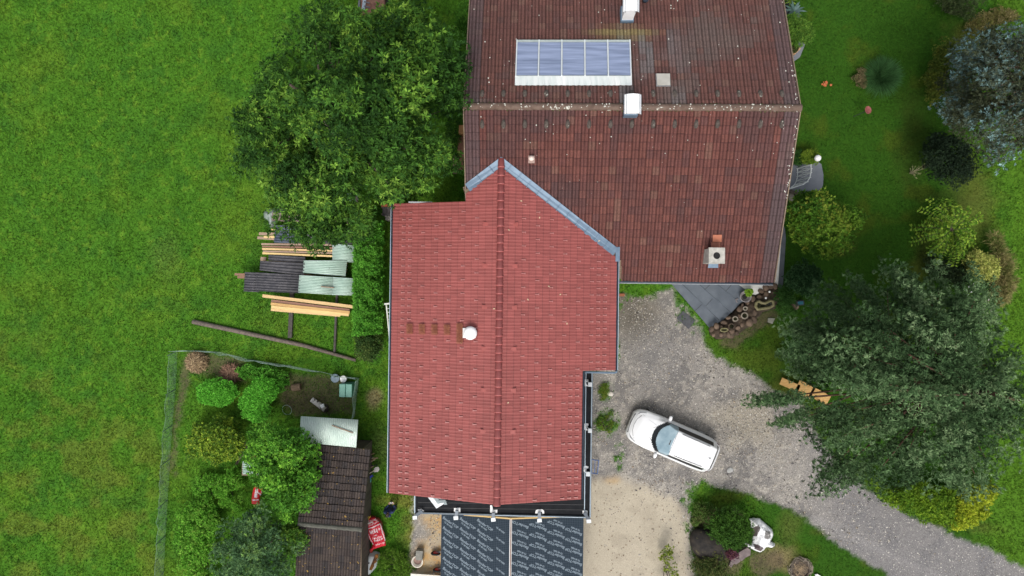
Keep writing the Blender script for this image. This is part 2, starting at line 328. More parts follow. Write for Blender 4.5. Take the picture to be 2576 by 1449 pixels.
def ground_col(px, py):
    g, s, o, so = ground_weights(px, py); c = lawn_col(px, py)
    n = fbm(31, px/40, py/40, 4); n2 = fbm(32, px/9, py/9, 3); n3 = fbm(33, px/120, py/120, 3)
    c = mixc(c, (.10,.07,.04), so*.72); c = mixc(c, (.035,.025,.018), so*smooth(.5, .7, n2)*.45)
    gc = np.zeros(c.shape)+np.array((.27,.25,.225)); gc = mixc(gc, (.145,.137,.132), smooth(.42, .68, n)*.75); gc = mixc(gc, (.42,.385,.33), smooth(.55, .72, n2)*.55)
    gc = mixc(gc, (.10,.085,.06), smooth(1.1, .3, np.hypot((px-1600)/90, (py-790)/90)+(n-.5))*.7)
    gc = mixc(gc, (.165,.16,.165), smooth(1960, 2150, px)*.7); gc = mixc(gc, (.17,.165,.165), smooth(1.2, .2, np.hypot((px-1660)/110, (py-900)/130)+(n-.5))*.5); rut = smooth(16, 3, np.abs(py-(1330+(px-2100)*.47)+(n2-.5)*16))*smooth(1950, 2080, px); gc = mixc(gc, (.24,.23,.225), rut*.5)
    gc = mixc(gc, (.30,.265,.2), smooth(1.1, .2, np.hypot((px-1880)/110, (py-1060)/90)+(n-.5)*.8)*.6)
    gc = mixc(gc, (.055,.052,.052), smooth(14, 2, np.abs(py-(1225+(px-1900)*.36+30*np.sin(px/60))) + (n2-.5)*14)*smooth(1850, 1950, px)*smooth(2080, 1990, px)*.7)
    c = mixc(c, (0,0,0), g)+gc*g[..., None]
    sc = np.zeros(c.shape)+np.array((.42,.37,.285)); sc = mixc(sc, (.34,.295,.225), smooth(.45, .7, n)*.6); sc = mixc(sc, (.42,.27,.11), smooth(1.1, .2, np.hypot((px-1540)/30, (py-1205)/18))*.7)
    c = c*(1-s[..., None])+sc*s[..., None]
    oc = np.zeros(c.shape)+np.array((.44,.34,.21)); oc = mixc(oc, (.50,.29,.10), smooth(.45, .65, n2)*.7); oc = mixc(oc, (.42,.39,.33), smooth(.5, .7, n)*.6)
    return c*(1-o[..., None])+oc*o[..., None], g, s, o, so
GX0, GX1, GY0, GY1, GS = -31, 31, -19.5, 19.5, .085
nx, ny = int((GX1-GX0)/GS), int((GY1-GY0)/GS)
gx, gy = np.meshgrid(np.linspace(GX0, GX1, nx), np.linspace(GY0, GY1, ny)); ppx, ppy = XY2PX(gx, gy)
gc, wg, ws, wo_, wso = ground_col(ppx, ppy)
gz = (fbm(41, gx*1.5, gy*1.5, 3)-.5)*.04
V = np.stack([gx, gy, gz], -1).reshape(-1, 3); Cc = gc.reshape(-1, 3)
ii = np.arange(nx*ny).reshape(ny, nx); FQ = np.stack([ii[:-1,:-1], ii[:-1,1:], ii[1:,1:], ii[1:,:-1]], -1).reshape(-1, 4)
cls = np.zeros(nx*ny, int); cls[wso.ravel() > .5] = 3; cls[wg.ravel() > .5] = 1; cls[(ws.ravel() > .5)] = 2; cls[(wo_.ravel() > .5)] = 2
fc = cls[FQ[:, 0]]
GM = {0: vmat('meadow soil and moss', nscale=9, namt=.35, bump=.6, spec=.05), 1: vmat('crushed gravel', nscale=24, namt=.55, bump=.8, speck=(.55,.52,.46), speck_amt=.655, speck_scale=12), 2: vmat('rolled sand', nscale=26, namt=.22, bump=.4), 3: vmat('garden soil', nscale=12, namt=.45, bump=.9)}
for k, (nm, lb) in enumerate((('lawn', None), ('driveway', None), ('forecourt', None), ('garden_soil', None))):
    f = FQ[fc == k]; u, inv = np.unique(f, return_inverse=True)
    o = npmesh(nm, V[u], inv.reshape(f.shape), Cc[u], GM[k], smooth=True); tag(o, kind='structure')
far = MB(); R_ = 900
for a, b, c, d in ((-R_,-R_,R_,GY0), (-R_,GY1,R_,R_), (-R_,GY0,GX0,GY1), (GX1,GY0,R_,GY1)):
    far.add([(a,b,0),(c,b,0),(c,d,0),(a,d,0)], [(0,1,2,3)])
tag(far.build('meadow', mat('distant meadow', (.045,.115,.012), (.08,.15,.015), .8, .9, .3)), kind='structure')
# grass: blades as one body of ground cover
def grass(n, seed):
    r = np.random.default_rng(seed); x = r.uniform(GX0+1, GX1-1, n); y = r.uniform(GY0+1, GY1-1, n); px, py = XY2PX(x, y)
    c, g, s, o, so = ground_col(px, py); keep = (1-np.maximum(g, so*.8)) > r.random(n)
    inb = ((px > 1190) & (px < 1960) & (py < 690)) | ((px > 1010) & (px < 1440) & (py > 540) & (py < 1230)); keep &= ~inb
    x, y, c, px, py = x[keep], y[keep], c[keep], px[keep], py[keep]; n = len(x)
    lush = fbm(51, px/25, py/25, 3); right = smooth(1850, 2000, px)*smooth(2500, 2440, px)
    ln = r.uniform(.05, .13, n)*(.6+lush)*(1-right*.45); a = r.uniform(0, 2*math.pi, n); t = r.uniform(.5, 1.25, n); wd = r.uniform(.012, .03, n)*(1-right*.3)
    d = np.stack([np.cos(a)*np.sin(t), np.sin(a)*np.sin(t), np.cos(t)], -1); sd_ = np.stack([-np.sin(a), np.cos(a), np.zeros(n)], -1)
    b = np.stack([x, y, np.zeros(n)], -1); z = np.array([0,0,1.])
    V = np.stack([b-sd_*wd[:, None], b+sd_*wd[:, None], b+d*ln[:, None]+z*.01], 1).reshape(-1, 3)
    cc = lawn_col(px, py)*(r.uniform(.55, 1.6, (n, 1))*(.55+.9*fbm(57, px/5.5, py/5.5, 3))[:, None]); yl = (r.random(n) < .12)[:, None]; cc = np.where(yl, cc*np.array((1.5, 1.25, 1.0)), cc)
    return V, np.arange(3*n).reshape(n, 3), np.repeat(cc, 3, 0)
GV, GF, GC = grass(620000, 5)
go = npmesh('grass', GV, GF, GC, vmat('grass blade', rough=.75, namt=0, bump=0, spec=.1, trans=.25))
tag(go, 'short green meadow and lawn grass covering the ground', 'grass', kind='stuff')
# loose gravel stones
def stones(n, seed):
    r = np.random.default_rng(seed); x = r.uniform(2, 31, n); y = r.uniform(-19, 3, n); x2 = r.uniform(-5, 3, n//6); y2 = r.uniform(-19, -9, n//6); x = np.r_[x, x2]; y = np.r_[y, y2]
    px, py = XY2PX(x, y); g, s, o, so = ground_weights(px, py); k = (g*(1-s*.8)*(.06+1.0*fbm(61, px/50, py/50, 3)**2+.8*smooth(1.2, .1, np.hypot((px-1880)/120, (py-1080)/110))+.5*smooth(1.1, .2, np.hypot((px-1690)/80, (py-1235)/40))-.25*smooth(2000, 2100, px)) > r.random(len(x))) & ~((px < 1475) & (px > 1110))
    x, y = x[k], y[k]; n = len(x); sz = r.uniform(.012, .032, n)+(r.random(n) < .03)*.03; ax = r.uniform(.6, 1.4, n)
    O = np.array([(1,0,0),(0,1,0),(-1,0,0),(0,-1,0),(0,0,.8)]); F5 = np.array([(0,1,4),(1,2,4),(2,3,4),(3,0,4)])
    an = r.uniform(0, 6.3, n); ca, sa = np.cos(an), np.sin(an)
    X = O[None, :, 0]*ax[:, None]; Y = O[None, :, 1]/ax[:, None]
    V = np.stack([x[:, None]+(X*ca[:, None]-Y*sa[:, None])*sz[:, None], y[:, None]+(X*sa[:, None]+Y*ca[:, None])*sz[:, None], .012+O[None, :, 2]*sz[:, None]+np.zeros((n, 5))], -1).reshape(-1, 3)
    Fq = (F5[None]+5*np.arange(n)[:, None, None]).reshape(-1, 3)
    pal = np.array([(.45,.43,.4),(.3,.27,.24),(.16,.15,.15),(.55,.5,.42),(.08,.07,.06),(.36,.3,.22)]); c = pal[r.choice(6, n, p=[.24,.25,.2,.13,.08,.1])]*r.uniform(.8, 1.2, (n, 1))
    return V, Fq, np.repeat(c, 5, 0)
tag(npmesh('gravel', *stones(130000, 8), vmat('gravel stone', rough=.8, namt=0, bump=0)), 'loose pale and grey gravel stones strewn over the driveway', 'gravel', kind='stuff')
# ================================================================== ROOF TILES
OLDT = vmat('weathered clay tile', rough=.85, nscale=14, namt=.3, bump=.35, spec=.25, speck=(.5,.47,.42), speck_amt=.755, speck_scale=9)
NEWT = vmat('new red glazed tile', rough=.5, nscale=16, namt=.09, bump=.08, spec=.28)
SHEDT = vmat('dark concrete tile', rough=.9, nscale=14, namt=.3, bump=.5, spec=.2, speck=(.42,.26,.06), speck_amt=.70, speck_scale=8)
def tile_field(name, o3, u, v, nu, nv, tw, th, prof, colfn, m, parent, lift=.022, cuts=(), keep=None, jit=.004, seed=3, stag=0, dirt_shade=(.6,.3,.42)):
    """rows of tiles: o3 corner at the top, u along the courses, v down the slope"""
    r = np.random.default_rng(seed); o3, u, v = map(lambda q: np.array(q, float), (o3, u, v)); nrm = np.cross(u, v); nrm *= np.sign(nrm[2])
    I, J = np.meshgrid(np.arange(nu), np.arange(nv)); I = I.ravel(); J = J.ravel(); n = len(I); K = len(prof)
    T = np.array([p[0] for p in prof]); Hh = np.array([p[1] for p in prof]); dj = r.normal(size=n)*jit; dt = r.normal(size=(n, 1))*jit
    U = (I[:, None]+T[None])*tw+((J % 2)*stag)[:, None]*tw
    rows = [(0, 0., .0), (.2, 0., lift*.2), (1, .012, lift), (1, .012, lift-.05)]; V = []
    for a, ext, hz in rows:
        vv = (J[:, None]+a)*th+ext+dj[:, None]*(a > 0)*2; hh = Hh[None]+hz+dt*(a > 0)
        V.append(o3+U[..., None]*u+vv[..., None]*v+hh[..., None]*nrm)
    V = np.stack(V, 1).reshape(-1, 3); b = np.arange(n)*4*K
    F1 = np.array([(k, k+1, K+k+1, K+k) for k in range(K-1)]+[(K+k, K+k+1, 2*K+k+1, 2*K+k) for k in range(K-1)]+[(2*K+k, 2*K+k+1, 3*K+k+1, 3*K+k) for k in range(K-1)])
    Fq = (F1[None]+b[:, None, None]).reshape(-1, 4); c = colfn(I, J, r); dz = np.ones((n, 4, K)); dz[:, :, Hh < Hh.max()*.1] = dirt_shade[0]; dz[:, 0, :] *= dirt_shade[2]; dz[:, 3, :] = dirt_shade[1]; cc = np.repeat(c, 4*K, 0)*dz.reshape(-1, 1)  # gap shadow painted into the vertex colour, together with groove dirt
    me = npmesh(name, V, Fq, cc, None, None, base=(0,0,0)); d = me.data; bpy.data.objects.remove(me)
    bm = bmesh.new(); bm.from_mesh(d)
    for p, nn in cuts: bmesh.ops.bisect_plane(bm, geom=bm.verts[:]+bm.edges[:]+bm.faces[:], plane_co=p, plane_no=nn, dist=1e-5)
    if keep: bmesh.ops.delete(bm, geom=[f for f in bm.faces if not keep(*f.calc_center_median()[:2])], context='FACES')
    bm.to_mesh(d); bm.free()
    return link(name, d, m, parent)
def slab(name, pts, th, m, parent):
    """sloping roof deck: 3-D outline pts, thickness th downwards"""
    n = len(pts); mb = MB(); mb.add([tuple(p) for p in pts]+[(p[0], p[1], p[2]-th) for p in pts], [tuple(range(n)), tuple(range(2*n-1, n-1, -1))]+[(i, n+i, n+(i+1)%n, (i+1)%n) for i in range(n)])
    return mb.build(name, m, parent)
WHITEW = mat('white render', (.62,.61,.57), (.75,.74,.7), 3, .9, .2)
CREAMW = mat('cream render', (.55,.5,.42), (.66,.61,.52), 3, .9, .2)
DARKM = mat('dark navy metal', (.02,.03,.045), (.03,.045,.065), 4, .35, 0, metal=.3)
BLUEM = mat('blue grey zinc', (.10,.155,.22), (.145,.21,.285), 4, .5, .05, metal=.2)
LBLUE = mat('pale gutter lip', (.3,.38,.45), (.38,.45,.52), 4, .45, 0, metal=.2)
GREYM = mat('galvanised metal', (.34,.37,.39), (.48,.5,.52), 8, .45, .05, metal=.4)
WHITEM = mat('white sheet metal', (.78,.78,.78), (.85,.85,.85), 4, .35, 0)
WOOD = mat('weathered wood', (.16,.11,.075), (.28,.21,.15), 6, .85, .3, stretch=(1,6,1))
GLASS = mat('window glass', (.03,.04,.05), (.05,.06,.075), 2, .08, 0, spec=.8)
FRAME = mat('white window frame', (.7,.7,.68), None, 4, .4)
def window(parent, c, wd, ht, nx_, ny_):
    """c centre on wall face, (nx_,ny_) outward normal"""
    rz = math.atan2(ny_, nx_)-math.pi/2; n = Vector((nx_, ny_, 0)); c = Vector(c)
    f = MB()
    for s in (-1, 1): f.box(c+n*.03+Vector((math.cos(rz), math.sin(rz), 0))*s*(wd/2-.035), (.07, .08, ht), rz); f.box(c+n*.03+Vector((0,0,s*(ht/2-.035))), (wd-.142, .08, .07), rz)
    w_ = f.build('window', FRAME, parent)
    MB().box(c+n*.02, (wd-.15, .03, ht-.15), rz).build('pane', GLASS, w_)
    MB().box(c+n*.08+Vector((0,0,-ht/2-.03)), (wd+.1, .18, .05), rz).build('sill', GREYM, w_)
# ------------------------------------------------------------------ main house
YM, ZM, PM, PN = 7.4218, 7.7, .4003, .3906; XL, XR, YS, YN = -2.7389, 10.4639, .6299, 14.3
mh = thing('farmhouse', 'large old house with weathered brown-red tiled gable roof and mossy ridge', 'house', ((XL+XR)/2, (YS+YN)/2, 0))
wl = MB(); WX0, WX1, WY0, WY1 = XL+.45, XR-.55, YS+.65, YN-.65
zw = lambda y: ZM-.28-abs(y-YM)*.4
prof = [(WY0, 0), (WY1, 0), (WY1, zw(WY1)), (YM, zw(YM)), (WY0, zw(WY0))]
wl.add([(x, y, z) for x in (WX0, WX1) for y, z in prof], [(0,1,2,3,4), (9,8,7,6,5)]+[(i, (i+1)%5, 5+(i+1)%5, 5+i) for i in range(5)])
wall = wl.build('wall', WHITEW, mh)
for x in (5.0, 7.6): window(mh, (x, WY0, 3.2), 1.2, 1.2, 0, -1)
for y in (3.5, 6.5, 9.5, 12.): window(mh, (WX1, y, 3.4), 1.1, 1.3, 1, 0)
for y in (8.2, 11.): window(mh, (WX0, y, 3.0), 1.1, 1.2, -1, 0)
dr = MB().box((8.9, WY0-.03, 1.75), (1.0, .06, 2.1)).build('door', WOOD, mh); MB().box((9.25, WY0-.09, 1.7), (.14, .06, .04)).build('handle', GREYM, dr)
oldpal = np.array([(.135,.052,.043),(.125,.049,.042),(.148,.057,.046),(.115,.050,.045),(.155,.075,.058)])
def oldcol(grey):
    def f(I, J, r):
        x = I*.29; y = J*.33; n = fbm(71+int(grey), x/1.6, y/1.6, 3); n2 = fbm(72, x/.7, y/2.4, 3)
        c = oldpal[r.choice(5, len(I), p=[.38,.30,.17,.10,.05])]*r.uniform(.9, 1.1, (len(I), 1))
        c = mixc(c, (.13,.11,.10) if grey else (.075,.045,.045), smooth(.5, .72, n)*.6)
        if grey:
            c = mixc(c, (.15,.115,.10), np.full(len(I), .18)); c = mixc(c, (.16,.155,.155), smooth(.45,.6,n2)*smooth(9.5,7.5,x)*smooth(2.2,3.4,6.6-y)*.75*(x > 6))
            c = mixc(c, (.24,.2,.08), smooth(1.1,.3,np.hypot((x-6.2)/1.8, (y-3.6)/.45))*.7)      # lichen below the north chimney
        e = np.minimum(I, I.max()-I); c = mixc(c, (.10,.08,.085), (e < 2)*.55)
        return c
    return f
oprof = [(0,-.012),(.05,.0),(.12,.026),(.22,.034),(.33,.028),(.41,.002),(.5,-.004),(.56,.004),(.64,.028),(.74,.034),(.84,.028),(.93,.0),(1,-.012)]
NU = int(round((XR-XL)/.293)); TW = (XR-XL)/NU
s_s = math.hypot(1, PM); vS = np.array((0,-1,-PM))/s_s; LS = (YM-YS)*s_s; NVS = 22
s_n = math.hypot(1, PN); vN = np.array((0,1,-PN))/s_n; LN = (YN-YM)*s_n
rf = slab('roof', [(XL+.03,YS+.06,ZM-.06-(YM-YS-.06)*PM), (XR-.03,YS+.06,ZM-.06-(YM-YS-.06)*PM), (XR-.03,YM,ZM-.06), (XR-.03,YN-.06,ZM-.06-(YN-.06-YM)*PN), (XL+.03,YN-.06,ZM-.06-(YN-.06-YM)*PN), (XL+.03,YM,ZM-.06)], .14, WOOD, mh)
# the deck outline folds at the ridge: split into two flat slabs
bpy.data.objects.remove(rf)
e0 = .06
rf = slab('roof', [(XL+.03,YS+e0,ZM-.07-(YM-YS-e0)*PM), (XR-.03,YS+e0,ZM-.07-(YM-YS-e0)*PM), (XR-.03,YM,ZM-.07), (XL+.03,YM,ZM-.07)], .14, WOOD, mh); tag(rf, 'weathered brown clay tile roof')
slab('rafter_deck', [(XL+.03,YM+.002,ZM-.07), (XR-.03,YM+.002,ZM-.07), (XR-.03,YN-e0,ZM-.07-(YN-e0-YM)*PN), (XL+.03,YN-e0,ZM-.07-(YN-e0-YM)*PN)], .14, WOOD, rf)
# valley geometry shared with the extension
XN, ZN, PE, PW = -1.2718, 6.9385, .2897, .2836
def yval(x): z = ZN-(x-XN)*PE if x > XN else ZN-(XN-x)*PW; return YM-(ZM-z)/PM
def main_keep(x, y):
    return not (XL-1 < x < 3.9 and y < yval(x)-.45)
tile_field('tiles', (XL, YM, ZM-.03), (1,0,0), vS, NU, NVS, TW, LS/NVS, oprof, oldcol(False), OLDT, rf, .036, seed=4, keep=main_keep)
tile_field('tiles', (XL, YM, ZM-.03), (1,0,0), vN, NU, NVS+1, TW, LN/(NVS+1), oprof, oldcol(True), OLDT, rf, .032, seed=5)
RIDGEM = mat('mossy ridge tile', (.10,.062,.045), (.16,.11,.085), 5, .9, .5, speck=(.55,.54,.47), speck_amt=.65, speck_scale=4.5)
rg = MB(); k = 34
for i in range(k):
    x0 = XL-.02+i*(XR-XL+.04)/k; x1 = XL-.02+(i+1)*(XR-XL+.04)/k+.03; r0, r1 = .125, .14
    for (a, ra), (b, rb_) in (((x0, r0), (x1, r1)),):
        n = 10; vs = [(a, YM+ra*math.cos(math.pi*j/(n-1))*1.05, ZM-.03+ra*math.sin(math.pi*j/(n-1))) for j in range(n)]+[(b, YM+rb_*math.cos(math.pi*j/(n-1))*1.05, ZM-.03+rb_*math.sin(math.pi*j/(n-1))) for j in range(n)]
        rg.add(vs, [(j, j+1, n+j+1, n+j) for j in range(n-1)]+[tuple(range(n)), tuple(range(n, 2*n))])
rg.build('ridge_tiles', RIDGEM, rf)
MOSS = mat('moss', (.05,.06,.018), (.10,.11,.03), 9, .95, .8)
mo = MB()
for i in range(260):
    x = random.uniform(XL, XR); sdn = random.choice((-1, 1)); d = random.uniform(.1, .17); y = YM+sdn*d; mo.rock((x, y, ZM-d*.4+.03), random.uniform(.012, .035), i, .5, n=1)
tag(mo.build('moss', MOSS, rf), kind='stuff')
LICH = mat('pale lichen', (.5,.5,.42), (.68,.67,.6), 20, .95, .4)
li = MB(); rr = random.Random(3)
def roofz(y): return ZM-(YM-y)*PM if y < YM else ZM-(y-YM)*PN
for i in range(270):
    if i < 110: x = XL+(XR-XL)*rr.random(); y = YM+rr.uniform(-.1, .1); z = ZM+.10
    elif i < 160: x = XR-rr.random()**1.5*.15; y = rr.uniform(3.5, 9.5); z = roofz(y)+.03
    else: x = rr.uniform(XL, XR); y = rr.uniform(5.5, 13); z = roofz(y)+.02
    if x < 1 and y < 6: continue
    li.lathe((x, y, z), [(0,.012),(rr.uniform(.008,.03),.008),(0.0,.002)][:2]+[(rr.uniform(.008,.024),.0)], 7)
tag(li.build('lichen', LICH, rf), kind='stuff')
for x in (XL-.03, XR+.03):
    vg = MB(); vg.bar((x, YM+.01, ZM-.06), (x, YS+.02, ZM-.06-(YM-YS)*PM), .04, .16); vg.bar((x, YM+.01, ZM-.06), (x, YN, ZM-.06-(YN-YM)*PN), .04, .16); vg.build('verge_board', WOOD, rf)
def sn(sy):
    mb = MB(); x0 = 0
    return mb
SNG = mat('lichened snow guard', (.055,.045,.038), (.11,.09,.075), 14, .9, .3, speck=(.45,.44,.38), speck_amt=.66, speck_scale=6)
for rowi, (yy, sgn) in enumerate(((295, 1), (237, 1))):
    for i in range(15):
        px = 1213+i*(1965-1213)/14
        a0 = P(px, 313 if rowi == 0 else 237, 7.4); y = a0.y; x = a0.x; z = roofz(y)+.02
        dy, dz = (-1, -PM) if rowi == 0 else (1, -PN)
        mb = MB(); vs = []
        for t, hw, h in ((-.16, .045, .015), (-.05, .085, .085), (.06, .09, .10), (.14, .06, .075), (.16, .05, .0)):
            for a in np.linspace(0, math.pi, 7): vs.append((x+math.cos(a)*hw, y+dy*t, z+dz*t+math.sin(a)*h))
        mb.add(vs, [(r_*7+k_, r_*7+k_+1, r_*7+k_+8, r_*7+k_+7) for r_ in range(4) for k_ in range(6)]+[tuple(range(7)), tuple(range(28, 35))]); mb.build('snow_guard', SNG, rf, True)
# gutter along the south eave
g = MB(); ze = ZM-(YM-YS)*PM-.08
g.tube([(3.7, YS-.06, ze-.03), (XR, YS-.06, ze-.03)], .055, 8); g.build('gutter', DARKM, mh); MB().box(((3.7+XR)/2, YS-.125, ze-.01), (XR-3.7, .02, .03)).build('gutter_lip', GREYM, mh)
# solar collector: five glazed bays with a light metal apron
def npt(px, py, h=0):
    """point on the north slope, h above the tiles"""
    y = YM+3
    for _ in range(8): z = ZM-(y-YM)*PN+h; q = P(px, py, z); y = q.y
    return Vector((q.x, q.y, z))
def spt(px, py, h=0):
    y = YM-3
    for _ in range(8): z = ZM-(YM-y)*PM+h; q = P(px, py, z); y = q.y
    return Vector((q.x, q.y, z))
TL, TR, BR, BL = npt(1299,101,.12), npt(1586,101,.12), npt(1590,214,.10), npt(1295,214,.10)
def cw(s_, t_, h=0): a = TL.lerp(TR, s_); b = BL.lerp(BR, s_); q = a.lerp(b, t_); return Vector((q.x, q.y, q.z+h))
def quadslab(mb, a, b, c, d, th): mb.add([tuple(q) for q in (a, b, c, d)]+[(q.x, q.y, q.z-th) for q in (a, b, c, d)], [(0,1,2,3),(7,6,5,4),(0,4,5,1),(1,5,6,2),(2,6,7,3),(3,7,4,0)])
mb = MB(); quadslab(mb, cw(0,0), cw(1,0), cw(1,.81), cw(0,.81), .1); sc_ = mb.build('solar_collector', mat('collector box', (.2,.23,.24), None, 4, .5), mh)
PANEL = mat('collector glass', (.15,.19,.29), (.31,.37,.54), 1.5, .12, .08, spec=.7, stretch=(.35,6,1), bscale=4, detail=10)
for i in range(5):
    mb = MB(); quadslab(mb, cw(i/5+.008,.05,.012), cw((i+1)/5-.008,.05,.012), cw((i+1)/5-.008,.785,.012), cw(i/5+.008,.785,.012), .02); mb.build('panel', PANEL, sc_)
mb = MB()
ALU = mat('pale aluminium bar', (.6,.64,.65), (.7,.74,.75), 5, .4)
for i in range(6): MB().bar(cw(min(max(i/5,.006),.994),.0,.03), cw(min(max(i/5,.006),.994),.8,.03), .045, .05).build('glazing_bar', ALU, sc_)
for a0, a1, h in ((.0,.045,.045),):
    mb = MB(); quadslab(mb, cw(0,a0,h), cw(1,a0,h), cw(1,a1,h), cw(0,a1,h), .06); mb.build('top_flashing', mat('grey green flashing', (.36,.42,.40), (.45,.5,.48), 3, .5), sc_)
APR = mat('pale metal apron', (.60,.66,.64), (.8,.81,.79), 1.3, .45, .1, stretch=(3,.4,1)); mb = MB(); n = 60; vs = []
for j in range(2):
    for i in range(n+1): q = cw(i/n, .8 if j == 0 else 1.0, .01 if j == 0 else -.03+.022*math.cos(i*math.pi/1.5)); vs.append(tuple(q))
mb.add(vs, [(i, i+1, n+i+2, n+i+1) for i in range(n)]); mb.build('apron', APR, sc_)
# roof hatch
def rbox(name, p4, h, th, m, par, bev=0):
    mb = MB(); quadslab(mb, *[Vector((q.x, q.y, q.z+h)) for q in p4], th); return mb.build(name, m, par, bevel=bev)
q4 = [npt(1650,187), npt(1684,187), npt(1685,216), npt(1652,216)]
hb = rbox('roof_hatch', [npt(1649,186), npt(1685,186), npt(1686,218), npt(1651,218)], .05, .08, GREYM, mh)
rbox('hatch_lid', q4, .12, .05, mat('cream hatch lid', (.42,.40,.35), (.5,.48,.43), 3, .6), hb, .01)
# vent pipe on the south slope
v0 = spt(1337,402); rbox('vent_plate', [spt(1329,392), spt(1345,392), spt(1345,411), spt(1329,411)], .05, .03, mat('dusty pink plate', (.28,.19,.16), None, 4, .7), mh)
MB().lathe((v0.x, v0.y, v0.z), [(.06,0),(.06,.28),(.11,.29),(.11,.34),(.05,.38),(0,.385)], 16).build('vent_pipe', mat('pale pink plastic', (.62,.5,.44), None, 4, .5), mh, True)
# metal capped chimneys
def capped(px, py, nm, zt):
    top = P(px, py, zt); b = MB(); x, y = top.x, top.y
    zb = roofz(y)-.5; b.box((x, y-.02, (zt-.15+zb)/2), (.46, .5, zt-.15-zb)); ch = b.build('chimney', WHITEM, mh); tag(ch, nm)
    MB().box((x, y, roofz(y)+.12), (.54, .64, .4)).build('chimney_flashing', BLUEM, ch)
    c = MB(); n = 14; L_ = .62; vs = []
    for yy in (-.37, .37):
        for k_ in range(n+1):
            a = math.pi*(.08+.84*k_/n); vs.append((x+.32*math.cos(a), y+yy, zt-.08+.22*math.sin(a)))
    for yy in (-.37, .37):
        for k_ in range(n+1):
            a = math.pi*(.08+.84*k_/n); vs.append((x+.295*math.cos(a), y+yy, zt-.10+.21*math.sin(a)))
    m_ = n+1; c.add(vs, [(k_, k_+1, m_+k_+1, m_+k_) for k_ in range(n)]+[(2*m_+k_, 3*m_+k_, 3*m_+k_+1, 2*m_+k_+1) for k_ in range(n)]+[(k_, 2*m_+k_, 2*m_+k_+1, k_+1) for k_ in range(n)]+[(m_+k_, m_+k_+1, 3*m_+k_+1, 3*m_+k_) for k_ in range(n)]+[(0, m_, 3*m_, 2*m_), (n, 2*m_+n, 3*m_+n, m_+n)])
    c.build('chimney_cap', mat('bright white cap', (.86,.86,.86), None, 3, .3), ch)
    for s_ in (-1, 1):
        r_ = MB()
        for q in (.245, .32): r_.bar((x+s_*q, y-.38, zt+(.065 if q < .3 else -.05)), (x+s_*q, y+.38, zt+(.065 if q < .3 else -.05)), .022, .04)
        for yy in (-.3, .3): r_.bar((x+s_*.20, y+yy, zt-.25), (x+s_*.26, y+yy, zt+.03), .03, .03)
        r_.build('cap_rib', GREYM, ch)
capped(1592, 262, 'chimney with arched white metal cap at the ridge', 8.4); capped(1588, 6, 'chimney with arched white metal cap near the solar collector', 7.45)
# small dark pipe by the north chimney
q = npt(1622, 3); MB().lathe((q.x, q.y, q.z), [(.1,0),(.1,.18),(.14,.2),(.14,.26),(0,.28)], 14).build('vent_pipe', DARKM, mh)
# concrete chimney
t = P(1803, 643, 6.35); zt = 6.35; CONC = mat('lichened concrete', (.33,.32,.28), (.5,.48,.43), 7, .9, .4)
cc_ = MB().box((t.x, t.y, zt-.75), (.6, .6, 1.3)).build('chimney', CONC, mh); tag(cc_, 'square concrete chimney with round flue near the eave')
cp = MB(); n = 24; rr_ = .145; sq = []
for k_ in range(n):
    a = 2*math.pi*k_/n; s_ = .33/max(abs(math.cos(a)), abs(math.sin(a))); sq.append((s_*math.cos(a), s_*math.sin(a)))
vs = [(t.x+a, t.y+b, zt-.07) for a, b in sq]+[(t.x+a, t.y+b, zt+.03) for a, b in sq]+[(t.x+rr_*math.cos(2*math.pi*k_/n), t.y+rr_*math.sin(2*math.pi*k_/n), zt+.03) for k_ in range(n)]+[(t.x+rr_*math.cos(2*math.pi*k_/n), t.y+rr_*math.sin(2*math.pi*k_/n), zt-.07) for k_ in range(n)]
cp.add(vs, [(a*n+k_, a*n+(k_+1)%n, (a+1)*n+(k_+1)%n, (a+1)*n+k_) for a in range(3) for k_ in range(n)]+[(3*n+k_, 3*n+(k_+1)%n, (k_+1)%n, k_) for k_ in range(n)])
cp.build('chimney_cap', CONC, cc_)
MB().lathe((t.x, t.y, zt-.085), [(0,.0),(.15,.001),(.15,.05)], 20).build('flue', mat('soot', (.008,.008,.008), None, 4, .9), cc_)
rbox('chimney_flashing', [spt(1788,628), spt(1806,626), spt(1806,674), spt(1780,674)], .06, .05, BLUEM, cc_)
for (a, b, c, d), col, nm in (((1792,591,1815,609), (.38,.13,.07), 'tile'), ((1788,610,1811,625), (.27,.10,.06), 'tile')):
    rbox('patch_tile', [spt(a+.5,b), spt(c,b), spt(c-1,d), spt(a-.5,d)], .075, .03, mat('new orange tile '+str(a), col, tuple(x*1.2 for x in col), 6, .7, .2), rf)
# bench against the west wall
bn = thing('wooden_bench', 'brown wooden bench against the west wall of the old house under the tree', 'bench', tuple(P(1158, 365, 0)))
p0 = P(1158, 365, .9)
MB().box((p0.x+.05, p0.y-.1, .62), (.42, 2.2, .06)).build('seat', mat('brown bench wood', (.14,.06,.04), (.2,.1,.06), 8, .8, .2), bn)
MB().box((p0.x-.30, p0.y-.9, .45), (.2, .9, .04)).build('step', WOOD, bn)
MB().box((p0.x+.1, p0.y+.75, .85), (.34, .42, .4)).build('box', mat('tan wood box', (.3,.15,.055), (.38,.2,.08), 5, .7), bn)
for s_ in (-.9, .9): MB().box((p0.x+.05, p0.y-.1+s_, .295), (.36, .07, .59)).build('leg', WOOD, bn)
